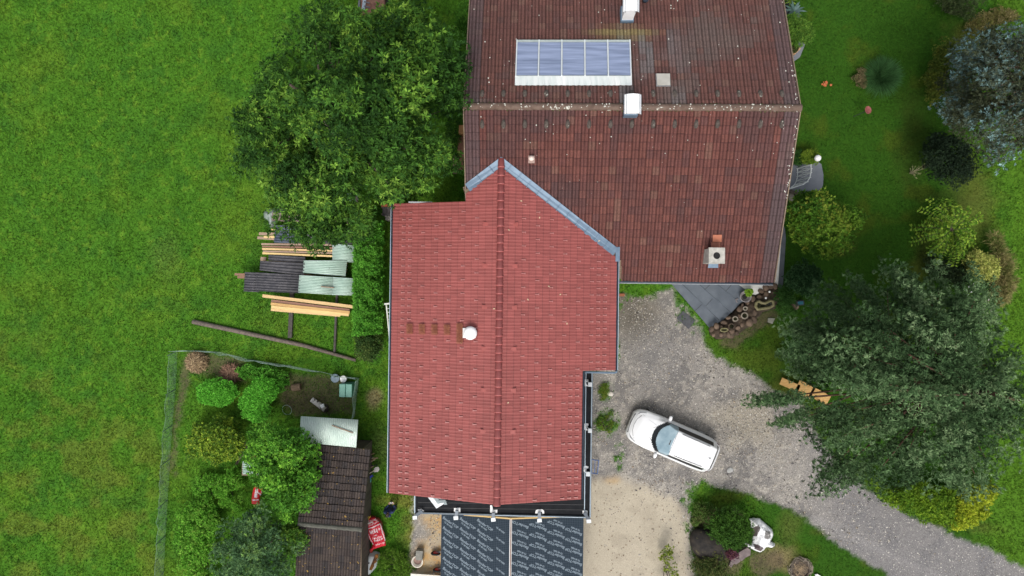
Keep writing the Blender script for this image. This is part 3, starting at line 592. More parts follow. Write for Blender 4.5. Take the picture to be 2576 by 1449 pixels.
# ------------------------------------------------------------------ extension with the new red roof
X1, X2, X3, YB, YT, YR = -5.9267, 3.6266, 2.2244, -8.6037, 3.7865, -3.2095
ex = thing('house_extension', 'house extension with new smooth red tiled roof and blue-grey valley flashing', 'house', ((X1+X2)/2, (YB+YT)/2, 0))
w1 = MB()
def gprism(mb, x0, x1, y0, y1, zf):
    xs = sorted(set([x0, x1]+([XN] if x0 < XN < x1 else []))); n = len(xs)
    pr = [(x, zf(x)) for x in xs]; poly = [(x0, 0)]+pr+[(x1, 0)]
    m_ = len(poly); mb.add([(x, y, z) for y in (y0, y1) for x, z in poly], [tuple(range(m_)), tuple(range(2*m_-1, m_-1, -1))]+[(i, m_+i, m_+(i+1)%m_, (i+1)%m_) for i in range(m_)])
zE = lambda x: (ZN-(x-XN)*PE if x > XN else ZN-(XN-x)*PW)
gprism(w1, X1+.45, X3-.45, YB+.4, YT-.3, lambda x: zE(x)-.25)
gprism(w1, X3-.448, X2-.45, YR+.35, .9, lambda x: zE(x)-.25)
w1.build('wall', CREAMW, ex)
for y in (-6.3, -3.5, -.5, 2.): window(ex, (X1+.45, y, 3.8), 1.1, 1.2, -1, 0)
for x in (-3.6, -.2): window(ex, (x, YB+.4, 4.55), 1.0, .9, 0, -1)
window(ex, (X2-.45, -1.5, 2.6), 1.1, 1.2, 1, 0)
YP = yval(XN)
er = slab('roof', [(X1+.05,YB+.05,zE(X1+.05)-.07),(XN,YB+.05,ZN-.07),(XN,YP-.1,ZN-.07),(XL,yval(XL)-.1,zE(XL)-.07),(XL,YT-.05,zE(XL)-.07),(X1+.05,YT-.05,zE(X1+.05)-.07)], .13, WOOD, ex); tag(er, 'new smooth red tile roof')
slab('rafter_deck', [(XN+.001,YB+.05,ZN-.07),(X3-.05,YB+.05,zE(X3)-.07),(X3-.05,YR+.05,zE(X3)-.07),(X2-.05,YR+.05,zE(X2)-.07),(X2-.05,yval(X2)-.1,zE(X2)-.07),(XN+.001,YP-.1,ZN-.07)], .13, WOOD, er)
def newcol(I, J, r): return np.array((.275,.073,.066))*r.uniform(.90, 1.10, (len(I), 1))*(.9+.2*fbm(77, I*.28/1.7, J*.3/1.7, 3))[:, None]
nprof = [(0,-.006),(.04,.008),(.12,.013),(.22,.013),(.3,.006),(.36,.001),(.49,.001),(.5,-.006),(.54,.008),(.62,.013),(.72,.013),(.8,.006),(.86,.001),(1,.001)]
TU = .2827; NT = int((YP+.3-YB)/TU)+1
vk = .27      # tiles stop short of the valley
yk = lambda x: yval(x)-.30/abs(math.cos(math.atan(.72)))*1.0
sE = math.hypot(1, PE); sW = math.hypot(1, PW)
cx = XN; nE = Vector((PE/PM, 1, 0)).normalized(); nW = Vector((-PW/PM, 1, 0)).normalized(); pE = Vector((XN, YP, 0))-nE*.30; pW = Vector((XN, YP, 0))-nW*.30
def keepE(x, y): return (Vector((x, y, 0))-pE).dot(nE) < 0 and (x < X3+.005 or y > YR) and x < X2+.005
def keepW(x, y): return (x > XL and (Vector((x, y, 0))-pW).dot(nW) < 0) or (x <= XL and y < YT)
tile_field('tiles', (XN, YB, ZN-.03), (0,1,0), np.array((1,0,-PE))/sE, NT, 17, TU, (X2-XN)*sE/17, nprof, newcol, NEWT, er, .03, [(pE, nE), ((X3,0,0),(1,0,0)), ((0,YR,0),(0,1,0))], keepE, .0012, 6, dirt_shade=(.97,.4,.48))
tile_field('tiles', (XN, YB, ZN-.03), (0,1,0), np.array((-1,0,-PW))/sW, NT, 16, TU, (XN-X1)*sW/16, nprof, newcol, NEWT, er, .03, [(pW, nW), ((XL,0,0),(1,0,0)), ((0,YT,0),(0,1,0))], keepW, .0012, 7, dirt_shade=(.97,.4,.48))
RED = mat('new red ridge', (.35,.095,.088), (.39,.11,.10), 5, .45, .05)
rg = MB(); L_ = YP-.05-(YB-.03); k = int(L_/.34)
for i in range(k):
    y0 = YB-.03+i*L_/k; y1 = y0+L_/k+.03; n = 10; vs = []
    for y, r_ in ((y0, .152), (y0+.04, .152), (y0+.045, .14), (y1, .132)): vs += [(XN+r_*math.cos(math.pi*j/(n-1)), y, ZN-.01+r_*.75*math.sin(math.pi*j/(n-1))) for j in range(n)]
    rg.add(vs, [(a*n+j, a*n+j+1, (a+1)*n+j+1, (a+1)*n+j) for a in range(3) for j in range(n-1)]+[tuple(range(n)), tuple(range(3*n, 4*n))])
rg.build('ridge_tiles', RED, er, True)
# valley flashing: strips on both sides, folded upstand
for nn, x_end, nm in ((nE, X2+.05, 'E'), (nW, XL-.02, 'W')):
    a = Vector((XN, YP, 0)); b = Vector((x_end, yval(x_end), 0)); mb = MB()
    def zz(p, h): return (p.x, p.y, zE(p.x)+h)
    o1, o2, o3 = nn*-.34, nn*-.17, nn*.03
    for u0, u1, h0, h1 in ((o1, o2, .015, .03), (o2, o3, .03, .075)):
        mb.add([zz(a+u0, h0), zz(b+u0, h0), zz(b+u1, h1), zz(a+u1, h1)], [(0,1,2,3)])
    mb.add([zz(a+o3, .075), zz(b+o3, .075), (b.x+nn.x*.05, b.y+nn.y*.05, zE(b.x)-.05), (a.x+nn.x*.05, a.y+nn.y*.05, ZN-.05)], [(0,1,2,3)])
    fl = mb.build('valley_flashing', BLUEM, er)
    nseg = int((b-a).length/.5)
    for i in range(1, nseg): q = a.lerp(b, i/nseg); MB().bar(zz(q+o1, .03), zz(q+o3, .09), .018, .02).build('fold_seam', mat('seam zinc', (.16,.23,.31), None, 4, .5), fl)
# snow hooks
HOOK = mat('red snow hook', (.35,.12,.11), (.41,.165,.15), 9, .4)
def hook(mb, x, y, s_):
    z = zE(x)+.0; d = s_; p = PE if s_ > 0 else PW
    mb.bar((x-d*.09, y, z+.09*p+.012), (x+d*.05, y, z-.05*p+.05), .035, .016); mb.box((x+d*.06, y, z-.06*p+.02), (.035, .07, .06))
hooks = []
cE = (X2-XN)/17; cW = (XN-X1)/16
for side, c0, lastn in ((1, cE, 17), (-1, cW, 16)):
    for ci in range(3, lastn):
        x = XN+side*(ci+.35)*c0
        for j in range(0, NT):
            y = YB+(j+.35)*TU
            if side > 0: ok = keepE(x, y+.35) and keepE(x+.1, y+.2); e = (17-ci) if y > YR else round((X3-x)/cE+.5); 
            else: ok = keepW(x, y+.35); e = 16-ci
            if not ok: continue
            edge = (ci in ((14, 15) if side > 0 else (13, 14))) or (side > 0 and y < YR and ci in (10, 11))
            reg = ci % 2 == 1 and (j+(ci//2) % 2*1) % 2 == 0
            if side > 0 and y < YR and ci > 11: continue
            if (edge and j % 1 == 0) or (reg and not edge and ci < (14 if side > 0 else 13)): hooks.append((abs(x-XN)+abs(y)*.02, x, y, side))
hooks.sort()
for _, x, y, s_ in hooks[:100]:
    mb = MB(); hook(mb, x, y, s_); mb.build('snow_hook', HOOK, er)
mb = MB()
for _, x, y, s_ in hooks[100:]: hook(mb, x, y, s_)
if mb.v: tag(mb.build('snow_hooks', HOOK, er), kind='stuff')
# ventilation tiles beside the ridge
for side in (1, -1):
    for i in range(6):
        py = 580+575/1.932; y = P(1225, (580+(575+i*311)/1.932)*.644, 6.6).y; x = XN+side*(.60+.02); p = PE
        mb = MB(); z = zE(x); d = side
        mb.add([(x-d*.12, y-.07, z+.05*p/.3*.0+.03), (x-d*.12, y+.07, z+.03), (x+d*.1, y+.10, z-.03+.09), (x+d*.1, y-.10, z-.03+.09), (x+d*.1, y+.10, z-.05), (x+d*.1, y-.10, z-.05)], [(0,1,2,3), (3,2,4,5), (0,3,5), (1,4,2)])
        mb.build('vent_tile', mat('vent tile red', (.27,.055,.045), (.33,.07,.06), 5, .5), er)
# white roof vent, foot gratings and the long grating
def ept(px, py, h=0):
    x = -3
    for _ in range(8): z = zE(x)+h; q = P(px, py, z); x = q.x
    return Vector((q.x, q.y, z))
bv = rbox('roof_vent', [ept(1164,825), ept(1197,825), ept(1197,850), ept(1164,850)], .06, .04, WHITEM, er)
q = ept(1183, 838, .3); MB().lathe((q.x, q.y, q.z-.3), [(.16,0),(.16,.22),(.27,.24),(.28,.30),(.2,.36),(.1,.39),(0,.395)], 24).build('vent_cap', WHITEM, bv, True)
COP = mat('copper brown grating', (.22,.07,.03), (.34,.12,.05), 9, .5, metal=.2)
def grating(cx_, cy_, w_px, h_px, nm):
    a, b, c, d = ept(cx_-w_px/2, cy_-h_px/2, .09), ept(cx_+w_px/2, cy_-h_px/2, .09), ept(cx_+w_px/2, cy_+h_px/2, .09), ept(cx_-w_px/2, cy_+h_px/2, .09)
    mb = MB(); nu = 5; nv = max(6, int(h_px/2.6))
    for i in range(nu+1): mb.bar(a.lerp(b, i/nu), d.lerp(c, i/nu), .012, .03)
    for j in range(nv+1): mb.bar(a.lerp(d, j/nv), b.lerp(c, j/nv), .012, .03)
    mb.bar(a.lerp(d,.12), a.lerp(d,.12)+Vector((0,0,-.1)), .03, .03); mb.bar(b.lerp(c,.88), b.lerp(c,.88)+Vector((0,0,-.1)), .03, .03)
    return mb.build(nm, COP, er)
for i, x_ in enumerate((1030, 1061, 1092.5, 1124)): grating(x_, 827.5+i*.8, 14, 25, 'roof_step')
grating(1156, 839, 14.5, 50, 'walkway_grating')
# gutters
def zg(x): return zE(x)-.10
g = MB(); g.tube([(X1-.05, YB, zg(X1)), (X1-.05, YT, zg(X1))], .06, 8); g.build('gutter', DARKM, ex); MB().box((X1-.12, (YB+YT)/2, zg(X1)+.03), (.025, YT-YB, .03)).build('gutter_lip', LBLUE, ex)
g = MB(); g.tube([(X2+.05, YR-.05, zg(X2)), (X2+.05, yval(X2)+.25, zg(X2))], .06, 8); g.build('gutter', DARKM, ex); MB().box((X2+.12, (YR+yval(X2)+.2)/2, zg(X2)+.03), (.025, yval(X2)+.2-YR, .03)).build('gutter_lip', LBLUE, ex)
g = MB(); g.tube([(X3+.05, YB, zg(X3)), (X3+.05, YR-.06, zg(X3))], .05, 8); g.build('gutter', DARKM, ex)
dp = MB(); dp.tube([(X2+.08, YR+.1, zg(X2)), (X2+.08, YR-.1, zg(X2)-.05), (X2-.02, YR-.13, zg(X2)-.08), (X3+.1, YR-.13, zg(X2)-.15), (X3+.06, YR-.13, zg(X3)-.5)], .045, 8); dp.build('downpipe', BLUEM, ex)
MB().box((X2+.05, yval(X2)-.25, zE(X2)+.02), (.18, .62, .05)).build('gutter_cover', BLUEM, ex)
MB().bar((XL-.1, YT-.02, 3.5), (XL-.1, yval(XL)-.1, zE(XL)-.1), .05, .05).build('corner_trim', WOOD, ex)
MB().box((X1+1.2, YT+.02, zE(X1+1.2)-.02), (1.0, .06, .04)).build('edge_strip', GREYM, ex)
# a few dead leaves fallen on the red roof
lf = [(2036,785),(2108,850),(1988,898),(2189,1150),(2062,1170),(1930,1206),(2215,1264),(2144,1118),(1985,1573),(1800,1340),(2340,941)]
for i, (a, b) in enumerate(lf):
    q = ept(a*.644, b*.644, .06) if a < 1970 else None
    if q is None:
        x = 0
        for _ in range(8): z = zE(x)+.05; q = P(a*.644, b*.644, z); x = q.x
    mb = MB(); s_ = .05; an = i*1.3; u = Vector((math.cos(an), math.sin(an), 0)); v = Vector((-math.sin(an), math.cos(an), .2))
    mb.add([tuple(q-u*s_), tuple(q+v*s_*.6), tuple(q+u*s_), tuple(q-v*s_*.5)], [(0,1,2,3)])
    tag(mb.build('fallen_leaf', mat('dead leaf', (.5,.36,.2), (.62,.5,.35), 9, .7)), 'small tan dead leaf lying on the new red roof', 'leaf', 'dead leaves on the red roof')
# ------------------------------------------------------------------ flat bitumen roof of the annex
ZA = 3.7
an = thing('annex', 'black bitumen flat roof annex wrapped round the foot of the red roof', 'annex', tuple(P(1265, 1200, 0)))
BIT = mat('black bitumen felt', (.007,.008,.010), (.013,.014,.017), 3, .8, .3, bscale=30, spec=.2)
A = [P(*q, ZA) for q in ((1047,1240),(1047,1287),(1240,1292),(1475,1298),(1486,1298),(1492,936),(1440,936),(1440,1200))]
poly = [(q.x, q.y) for q in A]
MB().prism(poly, ZA-.25, ZA).build('roof', BIT, an)
sx0, sx1, sy0 = P(1075,1240,ZA).x, P(1470,1240,ZA).x, P(1200,1275,ZA).y
MB().prism([(sx0, -8.1), (sx0, sy0), (sx1, sy0), (sx1, YR-.1), (sx1-1.1, YR-.1), (sx1-1.1, -8.1)], 0, ZA-.252).build('wall', WHITEW, an)
lp = MB(); rim = [P(*q, ZA) for q in ((1045,1240),(1045,1289),(1240,1294),(1484,1300),(1489,936))]
for a, b in zip(rim[:-1], rim[1:]): lp.bar(a+Vector((0,0,.03)), b+Vector((0,0,.03)), .07, .14)
lp.build('gutter', mat('slate blue gutter', (.05,.07,.09), (.08,.105,.13), 5, .45, metal=.2), an)
l2 = MB()
for a, b in zip(rim[2:-1], rim[3:]): l2.bar(a+Vector((0,0,.115)), b+Vector((0,0,.115)), .02, .03)
a, b = rim[0], rim[1]; l2.bar(a+Vector((-.02,0,.115)), b+Vector((-.02,0,.115)), .03, .03)
a, b = P(1474,936,ZA), P(1470,1292,ZA); l2.bar(a+Vector((0,0,.03)), b+Vector((0,0,.03)), .03, .06)
l2.build('gutter_lip', LBLUE, an)
sm = MB()
for py in (1264, 1277): sm.bar(P(1052, py, ZA+.004), P(1470, py+6, ZA+.004), .012, .012)
sm.build('felt_seam', mat('seam black', (.03,.03,.033), None, 4, .5), an)
PAINT = mat('white sealant', (.72,.73,.74), (.8,.8,.8), 12, .6, .2)
def patch(pp, z, h=.012, nm='sealant_patch'): return MB().pprism(pp, z, z+.002, z+h).build(nm, PAINT, an)
patch([(1051,1281),(1060,1280),(1066,1284),(1066,1289),(1052,1288)], ZA); patch([(1142,1278),(1158,1277),(1158,1289),(1153,1289),(1152,1284),(1147,1284),(1147,1289),(1142,1288)], ZA)
patch([(1233,1271),(1238,1271),(1240,1282),(1251,1282),(1251,1291),(1233,1290)], ZA); patch([(1346,1291),(1348,1283),(1354,1281),(1364,1281),(1369,1285),(1369,1292),(1364,1292),(1363,1287),(1353,1288),(1352,1292)], ZA); patch([(1465,1285),(1472,1283),(1478,1285),(1478,1296),(1466,1292)], ZA)
for cy_ in (962, 1073, 1180): patch([(1468,cy_-6),(1473,cy_-8),(1480,cy_-7),(1480,cy_-2),(1475,cy_-1),(1475,cy_+4),(1479,cy_+9),(1472,cy_+10),(1468,cy_+5)], ZA)
for (x0, y0, x1, y1) in ((1062,1285,1044,1299),(1150,1284,1147,1300),(1241,1290,1241,1304),(1357,1288,1357,1306),(1470,1289,1481,1308)):
    a, b = P(x0, y0, ZA+.2), P(x1, y1, ZA+.15)
    br = MB().bar(a, b, .14, .06).build('bracket', DARKM, an); MB().box((b.x, b.y-.05, b.z-.03), (.2, .16, .14), .1).build('bracket_foot', GREYM, br)
for px_, py_ in ((1484,967),(1484,1083),(1479,1192)): q = P(px_, py_, ZA+.2); MB().box(tuple(q), (.17, .19, .12)).bar(tuple(q), tuple(P(px_-9, py_-12, ZA+.1)), .05, .03).build('rail_base', GREYM, an)
for i, (pp, h) in enumerate((([(1076,1250),(1098,1279),(1125,1262),(1118,1254)], .03), ([(1090,1251),(1102,1267),(1110,1264),(1103,1252)], .07), ([(1104,1257),(1121,1256),(1126,1268),(1118,1268),(1117,1263),(1107,1264)], .11))):
    o = MB().pprism(pp, ZA, ZA+h-.026, ZA+h).build('metal_sheet', GREYM if i == 0 else mat('dull grey sheet', (.13,.16,.17), (.2,.24,.25), 6, .5, metal=.3), None, bevel=.004)
    tag(o, ('large pale grey metal sheet lying on the black flat roof', 'narrow dark grey metal strip on top of the pale sheet on the flat roof', 'small bent grey metal offcut on the right end of the pale sheet')[i], 'metal sheet')
# ------------------------------------------------------------------ carport with printed roofing membrane
cpt = thing('carport', 'carport roof covered in dark blue-grey printed roofing membrane with squared grid', 'carport', tuple(P(1288, 1400, 0)))
ZC0, ZC1 = 2.55, 3.15
def cpz(x, xl, xr, xm): return ZC0+(ZC1-ZC0)*(1-abs(x-xm)/((xm-xl) if x < xm else (xr-xm)))
cl, cr, cm = P(1109, 1400, ZC0), P(1467, 1400, ZC0), P(1284, 1400, ZC1); ytop, ybot = P(1284, 1305.5, ZC1).y, P(1284, 1560, ZC1).y
def membrane():
    m, t, b, o = _nodes('printed membrane'); N = t.nodes.new; L = t.links.new
    tc = N('ShaderNodeTexCoord'); bk = N('ShaderNodeTexBrick'); bk.offset = 0; bk.inputs['Scale'].default_value = 1; bk.inputs['Brick Width'].default_value = .082; bk.inputs['Row Height'].default_value = .082; bk.inputs['Mortar Size'].default_value = .007; bk.inputs['Mortar Smooth'].default_value = .3
    bk.inputs['Color1'].default_value = (.014,.024,.036,1); bk.inputs['Color2'].default_value = (.017,.028,.041,1); bk.inputs['Mortar'].default_value = (.05,.07,.09,1)
    L(tc.outputs['Object'], bk.inputs[0]); L(bk.outputs[0], b.inputs['Base Color']); b.inputs['Roughness'].default_value = .8; b.inputs['Specular IOR Level'].default_value = .2; return m
MEM = membrane()
for side, xe in ((-1, cl.x), (1, cr.x)):
    s_ = slab('membrane', [(xe, ytop, ZC0), (cm.x, ytop, ZC1), (cm.x, ybot, ZC1), (xe, ybot, ZC0)][::(1 if side < 0 else -1)], .05, MEM, cpt)
    # printed words, running up one slope and down the other
    def glyphs(txt, size):
        cu = bpy.data.curves.new('t', 'FONT'); cu.body = txt; cu.size = size; cu.offset = .0035; cu.align_x = 'CENTER'; cu.align_y = 'CENTER'; cu.resolution_u = 2
        to = bpy.data.objects.new('t', cu); COL.objects.link(to); dg = bpy.context.evaluated_depsgraph_get(); dg.update(); me = bpy.data.meshes.new_from_object(to.evaluated_get(dg))
        vs = [tuple(v.co) for v in me.vertices]; fs = [tuple(p.vertices) for p in me.polygons]; bpy.data.objects.remove(to); return vs, fs
    big, small = glyphs('BauderTOP', .178), glyphs('TS 40 NSK', .105)
    mb = MB(); zs = lambda x: cpz(x, cl.x, cr.x, cm.x)+.004
    if side < 0: cols_ = [(965,-395+407-5),(1150,407-2),(1336,410),(1525,430)]; ang = -.56
    else: cols_ = [(1714,378),(1906,415),(2098,400),(2286,380)]; ang = math.pi-.40
    for cx0, cy0 in cols_:
        if cx0 == 965: cy0 = 407
        for k_ in range(-1, 12):
            c = P((1400+cx0/2.711)*.644, (1900+(cy0+k_*108)/2.711)*.644, 2.85); ca, sa = math.cos(ang), math.sin(ang)
            for (vs, fs), off in ((big, (0, .035)), (small, (-.03, -.115))):
                vv = []
                for x, y, z in vs: x += off[0]; y += off[1]; vv.append((c.x+x*ca-y*sa, c.y+x*sa+y*ca))
                if max(v[1] for v in vv) > ytop-.03 or min(v[1] for v in vv) < ybot: continue
                if side < 0 and max(v[0] for v in vv) > cm.x-.03: continue
                mb.add([(a, b, zs(a)) for a, b in vv], fs)
    mb.build('lettering', mat('membrane print', (.165,.21,.25), None, 5, .6), s_)
rb_ = MB(); rb_.bar((cm.x-.035, ytop, ZC1+.03), (cm.x-.035, ybot, ZC1+.03), .03, .05); rb_.bar((cm.x+.04, ytop, ZC1+.03), (cm.x+.04, ybot, ZC1+.03), .02, .05); rb_.build('ridge_batten', mat('white batten', (.6,.6,.6), None, 4, .5), cpt)
MB().bar((cm.x+.005, ytop+.05, ZC1+.025), (cm.x+.005, ybot, ZC1+.025), .045, .05).build('ridge_beam', mat('rust brown strip', (.14,.06,.03), None, 5, .6), cpt)
PINE = mat('yellow pine', (.55,.36,.12), (.66,.46,.2), 7, .6, stretch=(1,8,1))
fb = MB(); fb.bar((P(1167,1294,ZC0+.2).x, ytop+.03, cpz(P(1167,1294,2.8).x, cl.x, cr.x, cm.x)+.02), (cm.x, ytop+.03, ZC1+.02), .06, .08); fb.bar((cm.x, ytop+.03, ZC1+.02), (P(1453,1294,ZC0).x, ytop+.03, ZC0+.06), .06, .08); fb.build('verge_batten', PINE, cpt)
for x_ in (cl.x+.15, cr.x-.15):
    for y_ in (ytop-.3, ytop-4.5): MB().box((x_, y_, 1.25), (.12, .12, 2.5)).build('post', WOOD, cpt)
MB().box((cm.x, ytop-.05, (ZC0-.12)), (cr.x-cl.x-.1, .08, .14)).build('cross_beam', WOOD, cpt)
# ================================================================== TREES AND SHRUBS
GREENS = [(.010,.030,.006),(.020,.060,.010),(.045,.115,.016),(.10,.20,.024),(.18,.29,.045)]
T1 = [(690,95),(740,40),(800,15),(880,20),(925,45),(975,20),(1030,0),(1070,45),(1120,85),(1165,135),(1180,190),(1165,260),(1160,340),(1150,430),(1110,475),(1050,490),(1015,520),(970,575),(900,610),(870,625),(850,640),(825,665),(790,625),(720,620),(700,560),(720,530),(690,500),(640,470),(590,410),(578,340),(600,290),(650,260),(635,210),(680,160)]
tree('broadleaf_tree', 'big dark green broadleaf tree overhanging the timber stacks beside the old house', 'tree', T1, 3.2, 10.8, 165, .78, 115, 8, .19, .06, GREENS, flat=.6, lo=.5, hi=1.5, base=(905,365), trunk_r=.3, limbs=26, boughs_tint=.5, zj=2.2, under=.35, gain=1.45, tpow=1.35, holes=((928,8,26),(866,357,11),(1162,110,8),(950,330,14),(760,470,12)))
PINES = [(.014,.030,.011),(.030,.060,.023),(.058,.105,.042),(.105,.165,.075),(.16,.22,.11)]
T2 = [(2190,640),(2235,700),(2290,672),(2350,690),(2400,730),(2430,695),(2480,720),(2500,800),(2540,880),(2576,930),(2600,1010),(2576,1090),(2535,1120),(2540,1190),(2480,1215),(2400,1240),(2310,1225),(2240,1225),(2190,1200),(2150,1215),(2118,1272),(2080,1235),(2050,1190),(2045,1130),(2010,1095),(1960,1090),(1925,1085),(1905,1030),(1858,985),(1905,970),(1960,965),(1985,930),(1975,880),(2010,800),(2065,780),(2060,730),(2120,700),(2160,700)]
tree('pine_tree', 'wide blue-green pine tree spreading over the driveway on the right', 'tree', T2, 2.8, 9.5, 185, .82, 110, 9, .17, .038, PINES, flat=.5, radial=(2240,935), lo=.2, hi=1.2, base=(2230,935), trunk_r=.24, limbs=40, bark=BARKR, leafmat=NEEDLE, boughs_tint=.5, zj=1.8, under=.3, gain=1.6, tpow=1.2, holes=((2190,872,26),(2120,990,34),(2035,985,46),(2075,880,14),(2300,1060,18)))
SPR = [(.03,.038,.018),(.055,.065,.035),(.075,.10,.075),(.14,.235,.235),(.25,.37,.37)]
T3 = [(2345,260),(2365,190),(2395,130),(2440,105),(2500,68),(2576,70),(2680,120),(2720,230),(2690,340),(2620,390),(2540,405),(2500,410),(2460,380),(2420,330),(2370,310)]
tree('blue_spruce', 'silvery blue spruce tree at the right edge of the lawn', 'tree', T3, 1.6, 9.5, 105, .62, 90, 10, .12, .035, SPR, flat=.4, lo=.2, hi=1.2, base=(2560,250), trunk_r=.2, limbs=30, bark=BARKR, leafmat=NEEDLE, boughs_tint=.6, zj=1.2, top=(2585,235,240), power=.9, tpow=1.8, gain=1.35)
YEW = [(.008,.016,.010),(.014,.028,.014),(.03,.055,.025)]
tree('yew_shrub', 'nearly black green shrub below the blue spruce', 'shrub', [(2312,375),(2350,335),(2400,335),(2445,380),(2455,430),(2410,462),(2355,445),(2318,415)], 1.0, 2.8, 34, .42, 100, 7, .09, .04, YEW, flat=.7, trunk_r=.08, limbs=6)
GRD = [(.018,.06,.008),(.035,.105,.012),(.065,.17,.018),(.13,.26,.028)]
YGS = [(.025,.07,.008),(.055,.13,.012),(.11,.185,.02),(.21,.23,.035)]
tree('ornamental_tree', 'yellow-green small tree by the garden terrace with golden branch tips', 'tree', [(1990,525),(2020,487),(2062,485),(2105,515),(2150,520),(2186,548),(2150,585),(2140,620),(2095,648),(2045,640),(2005,600)], 1.6, 4.3, 50, .5, 80, 7, .13, .055, YGS, flat=.6, trunk_r=.11, limbs=12, boughs_tint=.75, gain=1.5)
tree('garden_tree', 'bright green leafy tree covering the west edge of the dark-roofed shed', 'tree', [(612,1150),(640,1085),(690,1032),(735,1060),(785,1095),(812,1140),(795,1180),(812,1215),(775,1262),(742,1302),(700,1305),(668,1250),(640,1205)], 1.5, 4.2, 62, .5, 85, 7, .13, .06, GRD, flat=.6, trunk_r=.1, limbs=12, gain=2.1, zj=.8)
BGN = [(.03,.06,.028),(.04,.085,.035),(.075,.135,.055),(.14,.23,.05)]
tree('young_pine', 'blue-green bushy young conifer in the bottom left garden beside the shed', 'tree', [(560,1335),(610,1290),(660,1285),(700,1310),(745,1335),(770,1375),(745,1410),(720,1500),(560,1520),(540,1400)], 1.2, 3.8, 55, .48, 90, 9, .12, .035, BGN, flat=.6, trunk_r=.1, limbs=12, leafmat=NEEDLE, lo=.2, hi=1.2, gain=2., zj=.8)
bush('leafy_shrub', 'bright green shrub edge with yellow shoots growing over the shed roof below its ridge', 'shrub', [(700,1310),(748,1318),(775,1345),(765,1382),(775,1395),(742,1392),(715,1365)], 3.0, 16, .32, 60, 7, .12, .06, [(.03,.09,.012),(.07,.15,.02),(.17,.24,.03)], z0=1.6)
bush('yellow_green_shrub', 'speckled yellow-green shrub at the left of the fenced garden', 'shrub', [(475,1095),(500,1050),(545,1040),(600,1060),(618,1110),(590,1150),(530,1175),(480,1150)], 1.7, 42, .36, 85, 6, .09, .05, [(.02,.05,.01),(.05,.10,.012),(.13,.19,.02),(.23,.27,.03)], boughs_tint=.3, gain=2.2)
MINT = [(.035,.13,.012),(.05,.17,.016),(.085,.235,.028)]
bush('herb_mound', 'smooth rounded bright green herb mound next to the straw heap', 'plant', ell(548,987,52,34,14,.05,1), 1.0, 95, .17, 60, 6, .07, .05, MINT, flat=.55, z0=.5, boughs_tint=.1, zj=.03, gain=2.6)
bush('herb_mound', 'large two-lobed bright green herb mound in the middle of the fenced garden', 'plant', [(600,1005),(630,965),(660,945),(690,955),(700,985),(680,1010),(672,1050),(640,1062),(612,1045)], 1.1, 130, .17, 60, 6, .07, .05, MINT, flat=.55, z0=.5, boughs_tint=.1, zj=.03, gain=2.6)
LOW = [(.05,.16,.015),(.085,.23,.022),(.12,.28,.03),(.17,.27,.045)]
bush('low_shrub', 'loose low green shrub beside the wire fence at the bottom left', 'shrub', [(450,1290),(480,1255),(530,1265),(565,1310),(550,1370),(545,1500),(470,1500),(445,1400)], .9, 60, .34, 70, 6, .09, .045, LOW, boughs_tint=.35)
bush('weed_clump', 'tall light green weeds at the north side of the fenced garden', 'weeds', [(590,925),(640,915),(700,930),(730,950),(720,985),(700,990),(660,950),(610,955)], .5, 34, .2, 50, 6, .09, .05, MINT+[(.1,.2,.03)], z0=.15)
bush('weed_clump', 'leafy weeds between the yellow-green shrub and the garden tree', 'weeds', [(610,1080),(640,1060),(650,1100),(630,1150),(610,1170),(560,1190),(500,1190),(480,1250),(600,1290),(620,1240)], .5, 60, .22, 45, 6, .08, .04, LOW, z0=.1)
for pp, lb in ((ell(1527,1068,26,34,10,.3,3), 'weed patch in the gravel beside the annex gutter, near the car'), (ell(1519,985,14,20,9,.3,4), 'small weed patch beside the pale stone at the annex corner')):
    bush('weed_clump', lb, 'weeds', pp, .18, 26, .12, 20, 5, .06, .03, [(.045,.12,.015),(.09,.16,.02),(.15,.15,.03)], z0=.06, flat=.5)
HEDGE = [(.018,.07,.008),(.035,.115,.012),(.06,.165,.018),(.085,.20,.028)]
